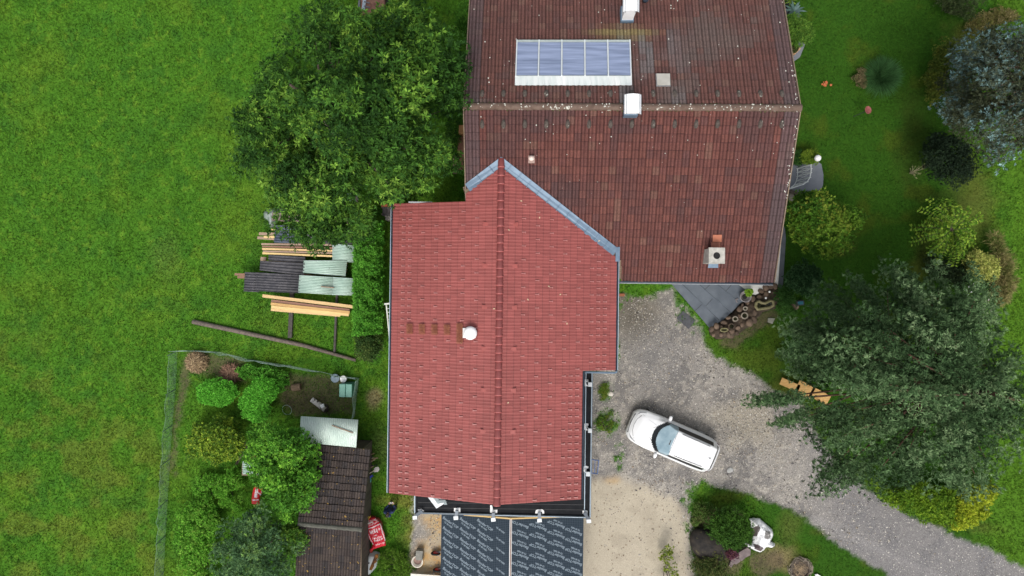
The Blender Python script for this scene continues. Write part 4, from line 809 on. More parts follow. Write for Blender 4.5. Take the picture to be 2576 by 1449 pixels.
def hedge(name, label, cor, z1, pal, n=8000, L=.1, Wd=.05, jit=.12, mat_=None, bulge=1.2):
    px = RNG.uniform(0, 1, n); py = RNG.uniform(0, 1, n); c = np.array(cor, float)   # tl tr br bl
    q = (c[0]*(1-px[:, None])+c[1]*px[:, None])*(1-py[:, None])+(c[3]*(1-px[:, None])+c[2]*px[:, None])*py[:, None]
    e = np.minimum(px, 1-px)*2; z = z1*(.45+.55*np.clip(e*bulge*1.6, 0, 1)**.6)*RNG.uniform(.8, 1.04, n)+(fbm(91, q[:, 0]/14, q[:, 1]/14, 3)-.5)*1.1
    q = q+np.stack([(fbm(93, q[:, 1]/16, q[:, 0]*0+3, 3)-.5)*16*(px-.5)*2, (fbm(94, q[:, 0]/16, q[:, 1]/16, 3)-.5)*10], -1)+RNG.normal(size=q.shape)*1.2
    low = RNG.random(n) < .3; z = np.where(low & (e < .4), RNG.uniform(.1, z1, n), z)
    C = PA(q[:, 0], q[:, 1], z); A = unit(np.stack([(px-.5)*1.2, np.zeros(n), np.ones(n)], -1)+RNG.normal(size=(n, 3))*.35)
    root = thing(name, label, 'hedge', tuple(P(c[:, 0].mean(), c[:, 1].mean(), 0)))
    V, Fq, cc = sprays(C, A, 7, L, Wd, np.array(pal)*2.4, .2, 1.2, tint=fbm(92, q[:, 0]/12, q[:, 1]/12, 3)*.7+RNG.random(n)*.35-.05); npmesh('leaves', V, Fq, cc, mat_ or LEAF, root)
    tk = MB()
    for i in range(9):
        m_ = (c[0]+c[1])/2*(1-i/8)+(c[2]+c[3])/2*(i/8); b = P(*m_, 0); tk.tube([b, (b.x, b.y, z1*.8)], [.05, .02], 6)
    tk.build('stems', BARK, root)
hedge('thuja_hedge', 'clipped bright green evergreen hedge between the timber stacks and the red-roofed extension', [(894,562),(962,556),(960,838),(889,842)], 2.5, HEDGE)
bush('dull_shrub', 'dull green shrub ending the clipped hedge at its south end', 'shrub', [(893,842),(952,838),(955,880),(938,912),(905,905),(893,870)], 1.7, 26, .32, 70, 7, .09, .04, [(.02,.045,.012),(.04,.08,.02),(.09,.12,.03)])
bush('golden_hedge', 'yellow-green shrub hedge along the driveway, left part deep under the pine', 'hedge', [(2185,1195),(2250,1215),(2330,1215),(2400,1230),(2405,1325),(2370,1322),(2330,1305),(2280,1288),(2225,1262)], 1.3, 60, .34, 80, 7, .11, .05, [(.03,.075,.008),(.07,.13,.010),(.13,.19,.015)], gain=2.0)
bush('golden_hedge', 'bright golden yellow shrub hedge end right of the pine shade by the driveway', 'hedge', [(2395,1240),(2450,1225),(2495,1215),(2512,1235),(2500,1258),(2478,1265),(2484,1295),(2450,1318),(2425,1335),(2398,1328)], 1.3, 44, .32, 80, 7, .11, .05, [(.07,.12,.010),(.18,.22,.015),(.30,.32,.03)], gain=1.9)
bush('round_shrub', 'glossy dark green round shrub below the yellow-green ornamental tree', 'shrub', ell(2026,702,40,38,14,.06,2), 1.9, 34, .34, 90, 6, .10, .06, [(.012,.036,.012),(.02,.055,.018),(.05,.105,.04)], boughs_tint=.1)
bush('small_shrub', 'small mid green shrub next to the stone cascade', 'shrub', ell(1976,746,24,22,12,.1,3), 1.0, 18, .24, 70, 6, .07, .03, [(.02,.06,.012),(.035,.09,.018),(.06,.14,.03)])
bush('rock_bed_plants', 'low leafy plants between the stone cascade and the small bin', 'plant', [(1955,765),(1990,772),(2010,790),(1990,800),(1960,792)], .35, 14, .16, 50, 5, .08, .04, [(.03,.09,.015),(.07,.15,.03)], z0=.1)
bush('yellow_cypress', 'pale yellow cypress shrub right of the big pine', 'shrub', [(2430,655),(2450,632),(2485,645),(2510,660),(2500,700),(2475,705),(2440,690)], 1.8, 26, .3, 80, 8, .10, .035, [(.10,.14,.03),(.27,.29,.07),(.48,.46,.15)], boughs_tint=.3)
bush('wild_grass_bed', 'straw coloured wild grasses between the yellow cypress and the right field', 'grasses', [(2480,560),(2510,600),(2535,650),(2545,720),(2520,770),(2490,760),(2505,700),(2500,640)], .9, 40, .3, 50, 7, .26, .02, [(.06,.09,.02),(.14,.14,.045),(.27,.22,.11)], lo=.1, hi=.8)
bush('flowering_shrub', 'green shrub with white flowers beneath the yellow cypress', 'shrub', [(2420,720),(2450,705),(2480,730),(2490,775),(2465,790),(2440,770)], 1.1, 22, .28, 70, 6, .08, .04, [(.04,.11,.02),(.08,.17,.03),(.12,.2,.05)])
def flowers(name, label, pp, z, n, r, m, seed):
    rr = random.Random(seed); xs = [p[0] for p in pp]; ys = [p[1] for p in pp]; root = thing(name, label, 'flowers', tuple(P(sum(xs)/2, sum(ys)/2, 0)))
    for i in range(n):
        mb = MB(); c = P(rr.uniform(min(xs), max(xs)), rr.uniform(min(ys), max(ys)), z+rr.uniform(-.15, .15)); s_ = r*rr.uniform(.6, 1.3); a0 = rr.random()*6; vs = [tuple(c)]
        for j in range(10): a = a0+j*math.pi/5; q = s_*(1 if j % 2 else .5); vs.append((c.x+q*math.cos(a), c.y+q*math.sin(a), c.z+.3*q))
        mb.add(vs, [(0, 1+j, 1+(j+1) % 10) for j in range(10)]); mb.build('flower_head', m, root)
    return root
WF = mat('white petal', (.62,.62,.58), (.75,.75,.72), 20, .7)
f = flowers('white_flowers', 'white flower heads on the shrub below the yellow cypress', [(2430,715),(2462,745)], 1.25, 16, .07, WF, 1)
f = flowers('pink_flowers', 'faded pinkish white flower heads further down by the field edge', [(2468,750),(2500,790)], 1.1, 20, .06, mat('pinkish petal', (.5,.42,.4), (.62,.55,.52), 20, .7), 2)
bush('garden_undergrowth', 'dark undergrowth shaded between the pine and the fan-leaved shrub', 'shrub', [(2330,640),(2380,650),(2430,680),(2430,720),(2380,710),(2335,690)], .9, 30, .3, 60, 6, .09, .04, [(.012,.02,.01),(.02,.035,.014),(.04,.06,.02)])
bush('spruce_foot_shrub', 'olive green shrub growing at the foot of the blue spruce, on its lawn side', 'shrub', [(2330,170),(2360,110),(2400,95),(2410,140),(2380,190),(2355,260),(2335,260)], 1.0, 36, .32, 60, 6, .09, .045, [(.03,.055,.01),(.06,.085,.012),(.11,.12,.02)], boughs_tint=.3)
bush('corner_shrub', 'dark twiggy shrub at the top right edge of the garden', 'shrub', [(2370,-40),(2440,-30),(2480,10),(2440,50),(2400,40),(2365,10)], 1.3, 26, .32, 50, 6, .09, .035, [(.02,.03,.012),(.035,.055,.018),(.06,.075,.03)])
bush('low_yellow_plants', 'ragged yellowish ground plants between the blue spruce and the right field', 'plant', [(2450,40),(2520,20),(2576,40),(2520,60),(2470,75),(2420,90)], .45, 30, .25, 45, 6, .1, .03, [(.07,.09,.02),(.14,.13,.04),(.22,.18,.09)], z0=.1)
# fan-leaved shrub: long arching pinnate fronds
root = thing('fan_leaved_shrub', 'light green shrub with long arching feathery fronds fanning outwards', 'shrub', tuple(P(2388,590,0)))
Cs, As = [], []; fr = MB(); c0 = P(2388, 578, 1.5)
for i in range(54):
    a = i*2.399; ln = random.uniform(.95, 1.8)*(1.0 if i % 3 else .65); el = random.uniform(.2, .9); pts = []
    for t in np.linspace(0, 1, 15):
        r_ = ln*t; pts.append(c0+Vector((math.cos(a)*r_, math.sin(a)*r_, math.sin(t*2.1)*el*.8-t*t*.55)))
    fr.tube([(c0.x, c0.y, .1)]+pts, [.02]+[.012*(1-k_/16) for k_ in range(15)], 4, False)
    for k_ in range(2, 15):
        d = (pts[k_]-pts[k_-1]).normalized(); sd_ = d.cross(Vector((0,0,1))).normalized()
        for s_ in (-1, 1):
            for _ in range(2): Cs.append(pts[k_]+Vector([random.gauss(0,.01)]*3)); As.append(sd_*s_+d*.5+Vector((0,0,.15)))
V, Fq, cc = sprays(np.array([tuple(q) for q in Cs]), np.array([tuple(q) for q in As]), 4, .16, .05, [(.07,.17,.015),(.14,.28,.03),(.22,.36,.04),(.28,.40,.05)], .05, .45)
npmesh('fronds', V, Fq, cc, LEAF, root); fr.build('stems', BARK, root)
# ornamental grass tussock
root = thing('ornamental_grass', 'rounded blue-green tussock of ornamental grass in the right lawn', 'grass', tuple(P(2205,200,0)))
Cs = []; c = P(2213, 196, .1); n = 2600
an_ = RNG.uniform(0, 2*math.pi, n); rr_ = RNG.uniform(.05, .35, n); C = np.stack([c.x+np.cos(an_)*rr_, c.y+np.sin(an_)*rr_, np.full(n, .1)], -1); tt = RNG.uniform(.0, 1.15, n); D = np.stack([np.cos(an_)*np.sin(tt), np.sin(an_)*np.sin(tt), np.cos(tt)], -1); D = unit(D+RNG.normal(size=D.shape)*.3)
Ls = RNG.uniform(.6, .95, n)[:, None]; sd_ = unit(np.cross(D, np.array([0,0,1.])))*.009; m1 = C+D*Ls*.55; D2 = unit(D+np.array([0,0,-.45])); m2 = m1+D2*Ls*.5
V = np.stack([C-sd_, C+sd_, m1+sd_*.9, m1-sd_*.9, m2+sd_*.15, m2-sd_*.15], 1).reshape(-1, 3); b = np.arange(n)*6; Fq = np.concatenate([np.stack([b, b+1, b+2, b+3], -1), np.stack([b+3, b+2, b+4, b+5], -1)])
cc = np.array((.05,.13,.04))*RNG.uniform(.5, 1.7, (n, 1)); npmesh('blades', V, Fq, np.repeat(cc, 6, 0), LEAF, root)
bush('flower_remnants', 'withered brownish plants at the left foot of the grass tussock', 'plant', ell(2165,196,16,26,9,.2,5), .3, 16, .16, 40, 6, .07, .03, [(.05,.06,.02),(.10,.09,.04),(.16,.12,.07)], z0=.08)
# bare sapling and small flowers in the lawn
root = thing('bare_sapling', 'small pale leafless sapling standing in the right lawn', 'sapling', tuple(P(2288,436,0))); c = P(2288,436,0); mb = MB(); cl_ = []
for i in range(16):
    a = random.uniform(0, 6.28); r_ = random.uniform(.15, .42); z = random.uniform(.4, .9); e = Vector((c.x+math.cos(a)*r_, c.y+math.sin(a)*r_, z)); mb.tube([(c.x, c.y, 0), (c.x+math.cos(a)*r_*.4, c.y+math.sin(a)*r_*.4, z*.7), e], [.012,.009,.005], 4); cl_.append(e)
mb.build('twigs', mat('pale twig', (.38,.33,.2), (.45,.4,.28), 8, .8), root)
V, Fq, cc = sprays(np.array([tuple(q) for q in cl_*3]), np.tile([0,0,1.], (48, 1)), 3, .07, .03, [(.3,.3,.14),(.2,.24,.1)]); npmesh('leaves', V, Fq, cc, LEAF, root)
flowers('red_flowers', 'tiny group of red and orange flowers in the lawn near the old house', [(2066,206),(2092,216)], .15, 9, .07, mat('red petal', (.5,.06,.03), (.55,.2,.06), 9, .6), 4)
# plants by the east terraces
bush('terrace_shrub', 'light green potted shrub on the small terrace at the top, right of the old house', 'shrub', [(1975,62),(1985,40),(2010,50),(2036,62),(2040,90),(2022,112),(1990,105)], 1.6, 34, .28, 60, 7, .12, .035, [(.035,.09,.015),(.07,.15,.02),(.12,.2,.03)], z0=.7, lo=.2, hi=1.1)
bush('golden_conifer', 'small golden-green conifer north of the curved terrace', 'shrub', ell(2036,397,20,17,10,.1,8), .9, 18, .22, 60, 7, .08, .03, [(.05,.11,.012),(.12,.19,.02),(.2,.25,.03)])
bush('terrace_plants', 'dark green plants between the old house and the golden conifer', 'plant', ell(2006,398,14,16,9,.1,9), .6, 14, .2, 50, 6, .08, .04, [(.02,.06,.012),(.04,.10,.02)])
def rosette(name, label, px, py, z, n, L, Wd, pal, m=None, el=(.3, 1.0)):
    c = P(px, py, z); root = thing(name, label, 'plant', (c.x, c.y, 0)); V = []; Fq = []; cc = []
    for i in range(n):
        a = i*2.399+random.uniform(-.2, .2); t = random.uniform(*el); l = L*random.uniform(.7, 1.15); d = Vector((math.cos(a)*math.cos(t), math.sin(a)*math.cos(t), math.sin(t))); s_ = Vector((-math.sin(a), math.cos(a), 0)); b = len(V)
        pts = [(0, .5), (.3, 1), (.65, .75), (1, .05)]
        for u, w_ in pts:
            q = c+d*l*u+Vector((0,0,-.25*l*u*u)); V += [tuple(q+s_*Wd*w_/2+Vector((0,0,.015))), tuple(q), tuple(q-s_*Wd*w_/2+Vector((0,0,.015)))]
        for k_ in range(3):
            for j in range(2): Fq.append((b+k_*3+j, b+k_*3+j+1, b+k_*3+j+4, b+k_*3+j+3))
        col = np.array(random.choice(pal))*random.uniform(.8, 1.2); cc += [col]*12
    npmesh('leaves', V, Fq, np.array(cc), m or LEAF, root, smooth=True)
    return root, c
POT = mat('dark grey pot', (.03,.03,.035), (.05,.05,.055), 5, .6)
TERR = mat('dark slate paving', (.085,.103,.127), (.12,.142,.17), 2.2, .75, .15, bscale=20)
def pot(parent, c, r, h, z0=0, m=None): MB().lathe((c.x, c.y, z0), [(r*.7,0),(r,h),(r*1.04,h),(r*.9,h-.01),(r*.88,h-.06),(0,h-.06)], 18).build('pot', m or POT, parent)
r_, c = rosette('agave', 'blue-grey spiky agave in a pot at the top right corner of the old house', 1997, 27, .75, 18, .62, .11, [(.10,.16,.15),(.14,.21,.2),(.08,.14,.12)], el=(.15, .9)); pot(r_, c, .22, .7)
r_, c = rosette('yucca', 'bright yellow-green spiky plant above the agave at the frame edge', 1990, 2, .7, 30, .42, .05, [(.14,.24,.03),(.2,.3,.05),(.1,.18,.02)], el=(.1, 1.2)); pot(r_, c, .18, .65)
bush('bed_shrub', 'dark green feathery conifer overlapping the black and white tarp', 'shrub', [(1795,1290),(1830,1282),(1870,1295),(1892,1330),(1880,1362),(1850,1378),(1815,1370),(1785,1335)], 1.8, 46, .36, 80, 8, .11, .035, [(.016,.045,.008),(.035,.085,.012),(.06,.135,.018)], boughs_tint=.4)
bush('bed_weeds', 'mixed low weeds along the edge of the sandy forecourt, above the black boulder', 'weeds', [(1745,1262),(1790,1262),(1795,1290),(1760,1320),(1742,1330)], .45, 26, .2, 40, 6, .07, .035, [(.03,.08,.015),(.06,.11,.02),(.1,.1,.04)], z0=.08)
bush('heath_shrub', 'olive and brown speckled shrub at the bottom edge beside the black boulder', 'shrub', [(1740,1420),(1765,1398),(1810,1392),(1838,1420),(1835,1520),(1740,1520)], 1.0, 36, .32, 70, 6, .07, .035, [(.025,.05,.014),(.06,.085,.02),(.11,.10,.04)], boughs_tint=.2)
bush('yellow_bush', 'sparse yellow-green leafy plant leaning over the sandy forecourt at the bottom', 'plant', [(1660,1380),(1690,1365),(1700,1400),(1712,1430),(1700,1500),(1660,1480)], 1.0, 12, .2, 26, 5, .10, .05, [(.1,.16,.02),(.17,.2,.03),(.07,.12,.02)], z0=.4)
bush('purple_plant', 'dark purple leaved plant between the boulder and the slate slabs', 'plant', ell(1838,1392,14,17,9,.2,6), .5, 14, .18, 50, 6, .07, .035, [(.06,.02,.05),(.10,.04,.06),(.12,.05,.03)], z0=.1)
bush('weed_clump', 'loose green weeds beside the upturned bathtub', 'weeds', [(955,1392),(1000,1375),(1035,1395),(1040,1440),(1000,1500),(950,1490)], .45, 34, .2, 42, 6, .1, .03, [(.05,.13,.015),(.1,.19,.02),(.06,.09,.02)], z0=.08, lo=.2, hi=1.)
# small tree leaves hanging over the west eave of the old house
bush('west_shrub', 'green shrub against the top left corner of the old house', 'shrub', [(1148,20),(1178,5),(1180,80),(1160,75)], 1.5, 14, .3, 60, 6, .1, .05, GRD)
# ================================================================== SHED, LEAN-TO AND CORRUGATED COVERS
def shed():
    z0, z1 = 2.35, 2.85
    root = thing('shed', 'garden shed with dark brown-grey tiled roof and a low ridge near its middle', 'shed', tuple(P(835, 1320, 0)))
    # ridge runs left-right in plan; slightly turned
    rl, rr_ = P(750, 1318, z1), P(909, 1332, z1); nl, nr = P(765, 1117, z0), P(928, 1131, z0); slo = P(735, 1560, z0), P(906, 1560, z0)
    for k_, (a, b, c, d) in enumerate(((rl, rr_, nr, nl), (rl, rr_, slo[1], slo[0]))):
        dk = slab('roof' if k_ == 0 else 'south_roof', [tuple(q-Vector((0,0,.06))) for q in ((a, b, c, d) if k_ == 0 else (d, c, b, a))], .08, WOOD, root)
        u = (b-a).normalized(); dn = (((c+d)/2)-((a+b)/2)); dn = (dn-u*dn.dot(u)); Ld = dn.length; v = dn.normalized(); W_ = (b-a).length
        def shc(I, J, r): c_ = np.array([(.058,.046,.042),(.048,.041,.040),(.07,.055,.048)])[r.choice(3, len(I))]*r.uniform(.85, 1.15, (len(I), 1)); return c_
        nj = int(round(Ld/.33)); tile_field('tiles', tuple(a-u*.03), tuple(u), tuple(v), int(W_/.25)+1, nj, (W_+.06)/(int(W_/.25)+1), Ld/nj, [(0,-.008),(.08,.01),(.2,.024),(.36,.022),(.46,.0),(.54,.0),(.62,.02),(.76,.026),(.9,.012),(1,-.008)], shc, SHEDT, dk, .034, seed=20+k_, dirt_shade=(.55,.2,.25))
    mb = MB(); n = int((rr_-rl).length/.36)
    for i in range(n): a, b = rl.lerp(rr_, i/n), rl.lerp(rr_, (i+1)/n+.012); mb.tube([a+Vector((0,0,-.01)), b+Vector((0,0,.0))], [.10, .118], 10)
    mb.build('ridge_tiles', mat('mossy grey ridge', (.075,.075,.06), (.12,.12,.1), 5, .9, .5), root)
    ys = [P(840, y, z0).y for y in (1125, 1560)]; x0, x1 = P(775, 1320, z0).x, P(905, 1320, z0).x
    MB().box(((x0+x1)/2, (ys[0]+ys[1])/2, 1.1), (x1-x0, ys[0]-ys[1]-.3, 2.2)).build('wall', mat('dark boards', (.05,.04,.032), (.10,.08,.065), 5, .9, .4, stretch=(1,1,.1)), root)
    return root
shed()
GC_ = mat('pale green corrugated sheet', (.33,.46,.39), (.46,.58,.51), 1.2, .65, .1, speck=(.2,.22,.18), speck_amt=.70, speck_scale=7)
DC_ = mat('dark grey corrugated sheet', (.05,.05,.06), (.095,.092,.10), 4, .85, .4, speck=(.17,.17,.17), speck_amt=.64, speck_scale=16)
BC_ = mat('slate blue corrugated sheet', (.06,.075,.11), (.10,.12,.16), 3, .7, .2)
def corrugated(cor, zs, m, along_u=True, pitch=.09, amp=.02, name='corrugated_sheet', parent=None, th=.012):
    """cor: tl,tr,br,bl pixel corners; waves run across v when along_u (ridges run left-right)"""
    Q = [P(x, y, z) for (x, y), z in zip(cor, zs if hasattr(zs, '__len__') else [zs]*4)]
    Lw = (Q[3]-Q[0]).length if along_u else (Q[1]-Q[0]).length; nw = int(Lw/pitch*8); mb = MB(); vs = []
    for sgn in (0, -th):
        for e in (0, 1):
            for i in range(nw+1):
                t = i/nw; q = (Q[0].lerp(Q[3], t) if e == 0 else Q[1].lerp(Q[2], t)) if along_u else (Q[0].lerp(Q[1], t) if e == 0 else Q[3].lerp(Q[2], t))
                vs.append((q.x, q.y, q.z+amp*math.sin(t*Lw/pitch*2*math.pi)+sgn))
    k = nw+1; fs = []
    for i in range(nw): fs += [(i, i+1, k+i+1, k+i), (2*k+i, 3*k+i, 3*k+i+1, 2*k+i+1), (i, 2*k+i, 2*k+i+1, i+1), (k+i, k+i+1, 3*k+i+1, 3*k+i)]
    fs += [(0, k, 3*k, 2*k), (nw, 2*k+nw, 3*k+nw, k+nw)]
    mb.add(vs, fs); return mb.build(name, m, parent, True)
lt = thing('lean_to', 'lean-to with pale green corrugated roof attached to the north end of the shed', 'shed', tuple(P(832, 1085, 0)))
corrugated([(757,1047),(901,1056),(896,1126),(752,1112)], [2.35,2.35,2.5,2.5], mat('whitish green corrugated roof', (.47,.58,.52), (.60,.69,.63), 1.5, .6, .1, speck=(.25,.3,.25), speck_amt=.73, speck_scale=6), False, .09, .018, 'roof', lt)
a, b = P(768, 1060, 0), P(888, 1118, 0)
MB().box(((a.x+b.x)/2, (a.y+b.y)/2, 1.15), (b.x-a.x-.2, a.y-b.y-.2, 2.2)).build('wall', mat('lean-to boards', (.1,.08,.06), None, 5, .9, .3), lt)
q = P(862, 1080, 2.47); tag(MB().bar(P(835,1070,2.46), P(888,1089,2.46), .05, .03).build('loose_stick', WOOD), 'thin weathered stick lying on the pale lean-to roof', 'stick')
cs_ = corrugated([(610,1160),(660,1158),(660,1194),(610,1193)], .75, GC_, True, .11, .028, 'corrugated_cover'); tag(cs_, 'green corrugated sheet end sticking out under the garden tree', 'corrugated sheet')
tag(MB().box(tuple(P(638,1177,.35)), (.9, .6, .7)).build('log_pile', WOOD), 'dark wood pile under the green corrugated sheet end', 'wood pile')
def heap(name, label, cat, cx, cy, rx, ry, h, pal, n, L, w=.014, seed=1, base=None):
    rr = random.Random(seed); c = P(cx, cy, 0); root = thing(name, label, cat, (c.x, c.y, 0)); s_ = 1/50
    MB().rock((c.x, c.y, .02), (rx*s_*.92, ry*s_*.92, h), seed, n=3).build('core', base or mat('dark compost', (.04,.028,.018), (.07,.045,.03), 8, .95, .6), root)
    V = []; Fq = []; cc = []
    for i in range(n):
        a = rr.uniform(0, 6.28); q = math.sqrt(rr.random()); x = c.x+math.cos(a)*q*rx*s_; y = c.y+math.sin(a)*q*ry*s_; z = h*math.sqrt(max(0, 1-q*q))+.03+rr.uniform(0, .05)
        b = rr.uniform(0, 6.28); d = Vector((math.cos(b), math.sin(b), rr.uniform(-.2, .3)))*L*rr.uniform(.4, 1); e = Vector((-math.sin(b), math.cos(b), 0))*w; p = Vector((x, y, z)); k_ = len(V)
        V += [tuple(p-d/2-e), tuple(p-d/2+e), tuple(p+d/2+e*.5), tuple(p+d/2-e*.5)]; Fq.append((k_, k_+1, k_+2, k_+3)); cc += [np.array(rr.choice(pal))*rr.uniform(.7, 1.3)]*4
    npmesh('stalks', V, Fq, np.array(cc), vmat('dry stalk', rough=.85, namt=0, bump=0), root); return root
heap('straw_heap', 'round heap of light brown straw in the top left corner of the fenced garden', 'heap', 500, 910, 25, 25, .5, [(.25,.175,.09),(.34,.25,.14),(.14,.09,.05)], 900, .4)
heap('twig_heap', 'reddish brown heap of twigs between the straw heap and the herb mound', 'heap', 585, 938, 24, 20, .35, [(.2,.11,.07),(.28,.17,.11),(.12,.06,.04)], 600, .5)
# ------------------------------------------------------------------ timber stacks left of the hedge
TIM = [mat('timber '+str(i), c, tuple(x*1.3 for x in c), 5, .75, .3, stretch=(.3,4,1)) for i, c in enumerate(((.50,.31,.12),(.58,.40,.19),(.22,.12,.08),(.30,.21,.15),(.62,.45,.2)))]
def board(x0, y0, x1, y1, z, wpx, th, mi, label, group=None):
    a, b = P(x0, y0, z), P(x1, y1, z); o = MB().bar(a, b, wpx/50, th).build('timber_board', TIM[mi], None, bevel=.006); return tag(o, label, 'board', group)
# rails on the ground
for (x0,y0,x1,y1,w_,lb) in ((735,735,730,850,.2,'thick dark sleeper under the timber stacks, left one of the pair'),(848,740,842,885,.1,'thin grey rail under the timber stacks, right one of the pair')):
    a, b = P(x0,y0,.1), P(x1,y1,.1); tag(MB().bar(a, b, w_, .16).build('bearer_rail', mat('dark sleeper', (.05,.045,.04), (.09,.08,.07), 6, .9, .4)), lb, 'rail')
pts = [P(485,809,.12), P(620,838,.12), P(760,868,.12), P(895,906,.12)]; tag(MB().tube(pts, [.12,.115,.105,.08], 9).build('long_pole', mat('weathered pole', (.10,.08,.07), (.19,.15,.12), 3, .85, .3, stretch=(4,4,1)), None, True), 'long weathered wooden pole lying in the grass south of the timber stacks', 'pole')
grp = 'loose pine boards south of the covered stacks'
L5 = [(661,744,890,772,.50,8,1,'topmost long pale board of the loose pine stack, single length ending at the hedge'),(683,757,880,781,.42,8,2,'second board of the loose pine stack, brown with worn face'),(682,764,880,786,.46,7,0,'third board of the loose pine stack, between brown and yellow ones'),(683,772,878,792,.40,7,4,'fourth board of the loose pine stack, bright yellow'),(682,779,856,794,.36,6,1,'bottom board of the loose pine stack, shorter than the rest')]
for (x0,y0,x1,y1,z,w_,mi,lb) in L5: board(x0,y0,x1,y1,z,w_,.09,mi,lb,grp)
grp = 'boards of the stack under the tree edge'
L4 = [(658,614,835,616,.92,4.5,3,'grey-brown uppermost board of the stack just under the tree edge'),(660,620,840,624,.9,4,2,'dark brown board second in the stack under the tree edge'),(660,626,842,631,.88,4.5,1,'pale board third in the stack under the tree edge'),(662,632,845,637,.86,4,3,'grey board fourth in the stack under the tree edge'),(661,637,850,645,.84,4.5,4,'bright yellow lowest board of the stack under the tree edge')]
for (x0,y0,x1,y1,z,w_,mi,lb) in L4: board(x0,y0,x1,y1,z,w_,.10,mi,lb,grp)
def stack(label, cor, z, bh):
    """a timber pile built of planks, whose sheets lie on top"""
    Q = [P(x, y, z) for x, y in cor]; root = thing('timber_stack', label, 'timber stack', tuple(((Q[0]+Q[2])/2).xy)+(0,)); 
    for k_ in range(4):
        a = Q[0].lerp(Q[3], (k_+.5)/4); b = Q[1].lerp(Q[2], (k_+.5)/4)
        mb = MB()
        for j in range(3): mb.bar((a.x, a.y, .28+j*(bh-.3)/3), (b.x, b.y, .28+j*(bh-.3)/3), (Q[0]-Q[3]).length/4-.03, (bh-.3)/3-.02)
        mb.build('plank_row', TIM[(k_*2) % 4], root)
    return root
stack('timber stack hidden below the largest dark and green sheets at the bottom', [(620,692),(885,705),(885,732),(620,725)], .8, .78)
stack('timber stack under the middle pair of dark and green sheets', [(662,655),(868,658),(866,688),(662,676)], .8, .78)
stack('timber stack under the slate blue sheet beneath the tree', [(694,580),(880,585),(880,612),(692,606)], .9, .88)
for i, (x0,y0,x1,y1,z,w_,mi,lb) in enumerate(((591,690,640,692,.7,6,2,'upper short brown plank end poking out left of the lowest dark sheet'),(598,697,640,698,.66,6,2,'lower short brown plank end poking out left of the lowest dark sheet'),(648,598,695,601,.8,7,3,'weathered grey plank end left of the slate blue sheet, lower one'),(652,588,695,589,.85,7,3,'weathered grey plank end left of the slate blue sheet, upper one'),(664,596,697,596,.9,5,4,'short yellow wedge of timber between the grey plank ends'),(683,577,697,577,.85,4,1,'short pale timber end at the top left corner of the slate blue sheet'),(656,651,670,652,.6,10,3,'greyish block end left of the middle dark sheet'),(690,680,792,694,.84,2.5,2,'thin red-brown batten between the middle and the lowest sheets'))):
    board(x0,y0,x1,y1,z,w_,.08,mi,lb)
def sheet(cor, z, m, label, pitch=.13, amp=.03, au=True):
    return tag(corrugated(cor, z, m, au, pitch, amp), label, 'corrugated sheet')
sheet([(692,566),(745,568),(742,612),(689,610)], [1.02]*4, BC_, 'slate blue corrugated sheet partly under the tree leaves')
sheet([(738,568),(885,575),(886,615),(738,613)], [.97]*4, DC_, 'dark corrugated sheet under the tree right of the slate blue one')
sheet([(836,613),(891,617),(891,660),(836,657)], [.95]*4, GC_, 'pale green corrugated sheet at the hedge, uppermost of the green ones', .075, .018)
sheet([(676,641),(768,646),(766,661),(675,655)], [.93]*4, DC_, 'narrow dark corrugated strip along the north edge of the middle stack')
sheet([(655,656),(767,661),(764,693),(653,680)], [.99]*4, DC_, 'dark corrugated sheet on the middle stack')
sheet([(764,655),(873,655),(869,695),(762,686)], [1.0]*4, GC_, 'pale green corrugated sheet on the middle stack', .075, .018)
sheet([(616,684),(654,686),(652,735),(613,733)], [.97]*4, DC_, 'short dark corrugated sheet at the left end of the lowest stack')
sheet([(644,685),(757,691),(754,738),(643,732)], [1.02]*4, DC_, 'long dark corrugated sheet on the lowest stack')
sheet([(753,692),(842,697),(838,742),(750,736)], [1.05]*4, GC_, 'pale green corrugated sheet in the middle of the lowest stack with a leaf on it', .075, .018)
sheet([(838,697),(893,700),(892,743),(836,742)], [1.09]*4, GC_, 'pale green corrugated sheet of the lowest stack running into the hedge', .075, .018)
tag(MB().bar(P(808,721,1.16), P(840,724,1.16), .06, .03).build('loose_stick', WOOD), 'short brown stick lying on the pale green sheets of the lowest stack', 'stick')
sheet([(872,486),(905,488),(900,508),(874,505)], [.9]*4, GC_, 'pale green corrugated sheet glimpsed through the tree leaves', .075, .018)
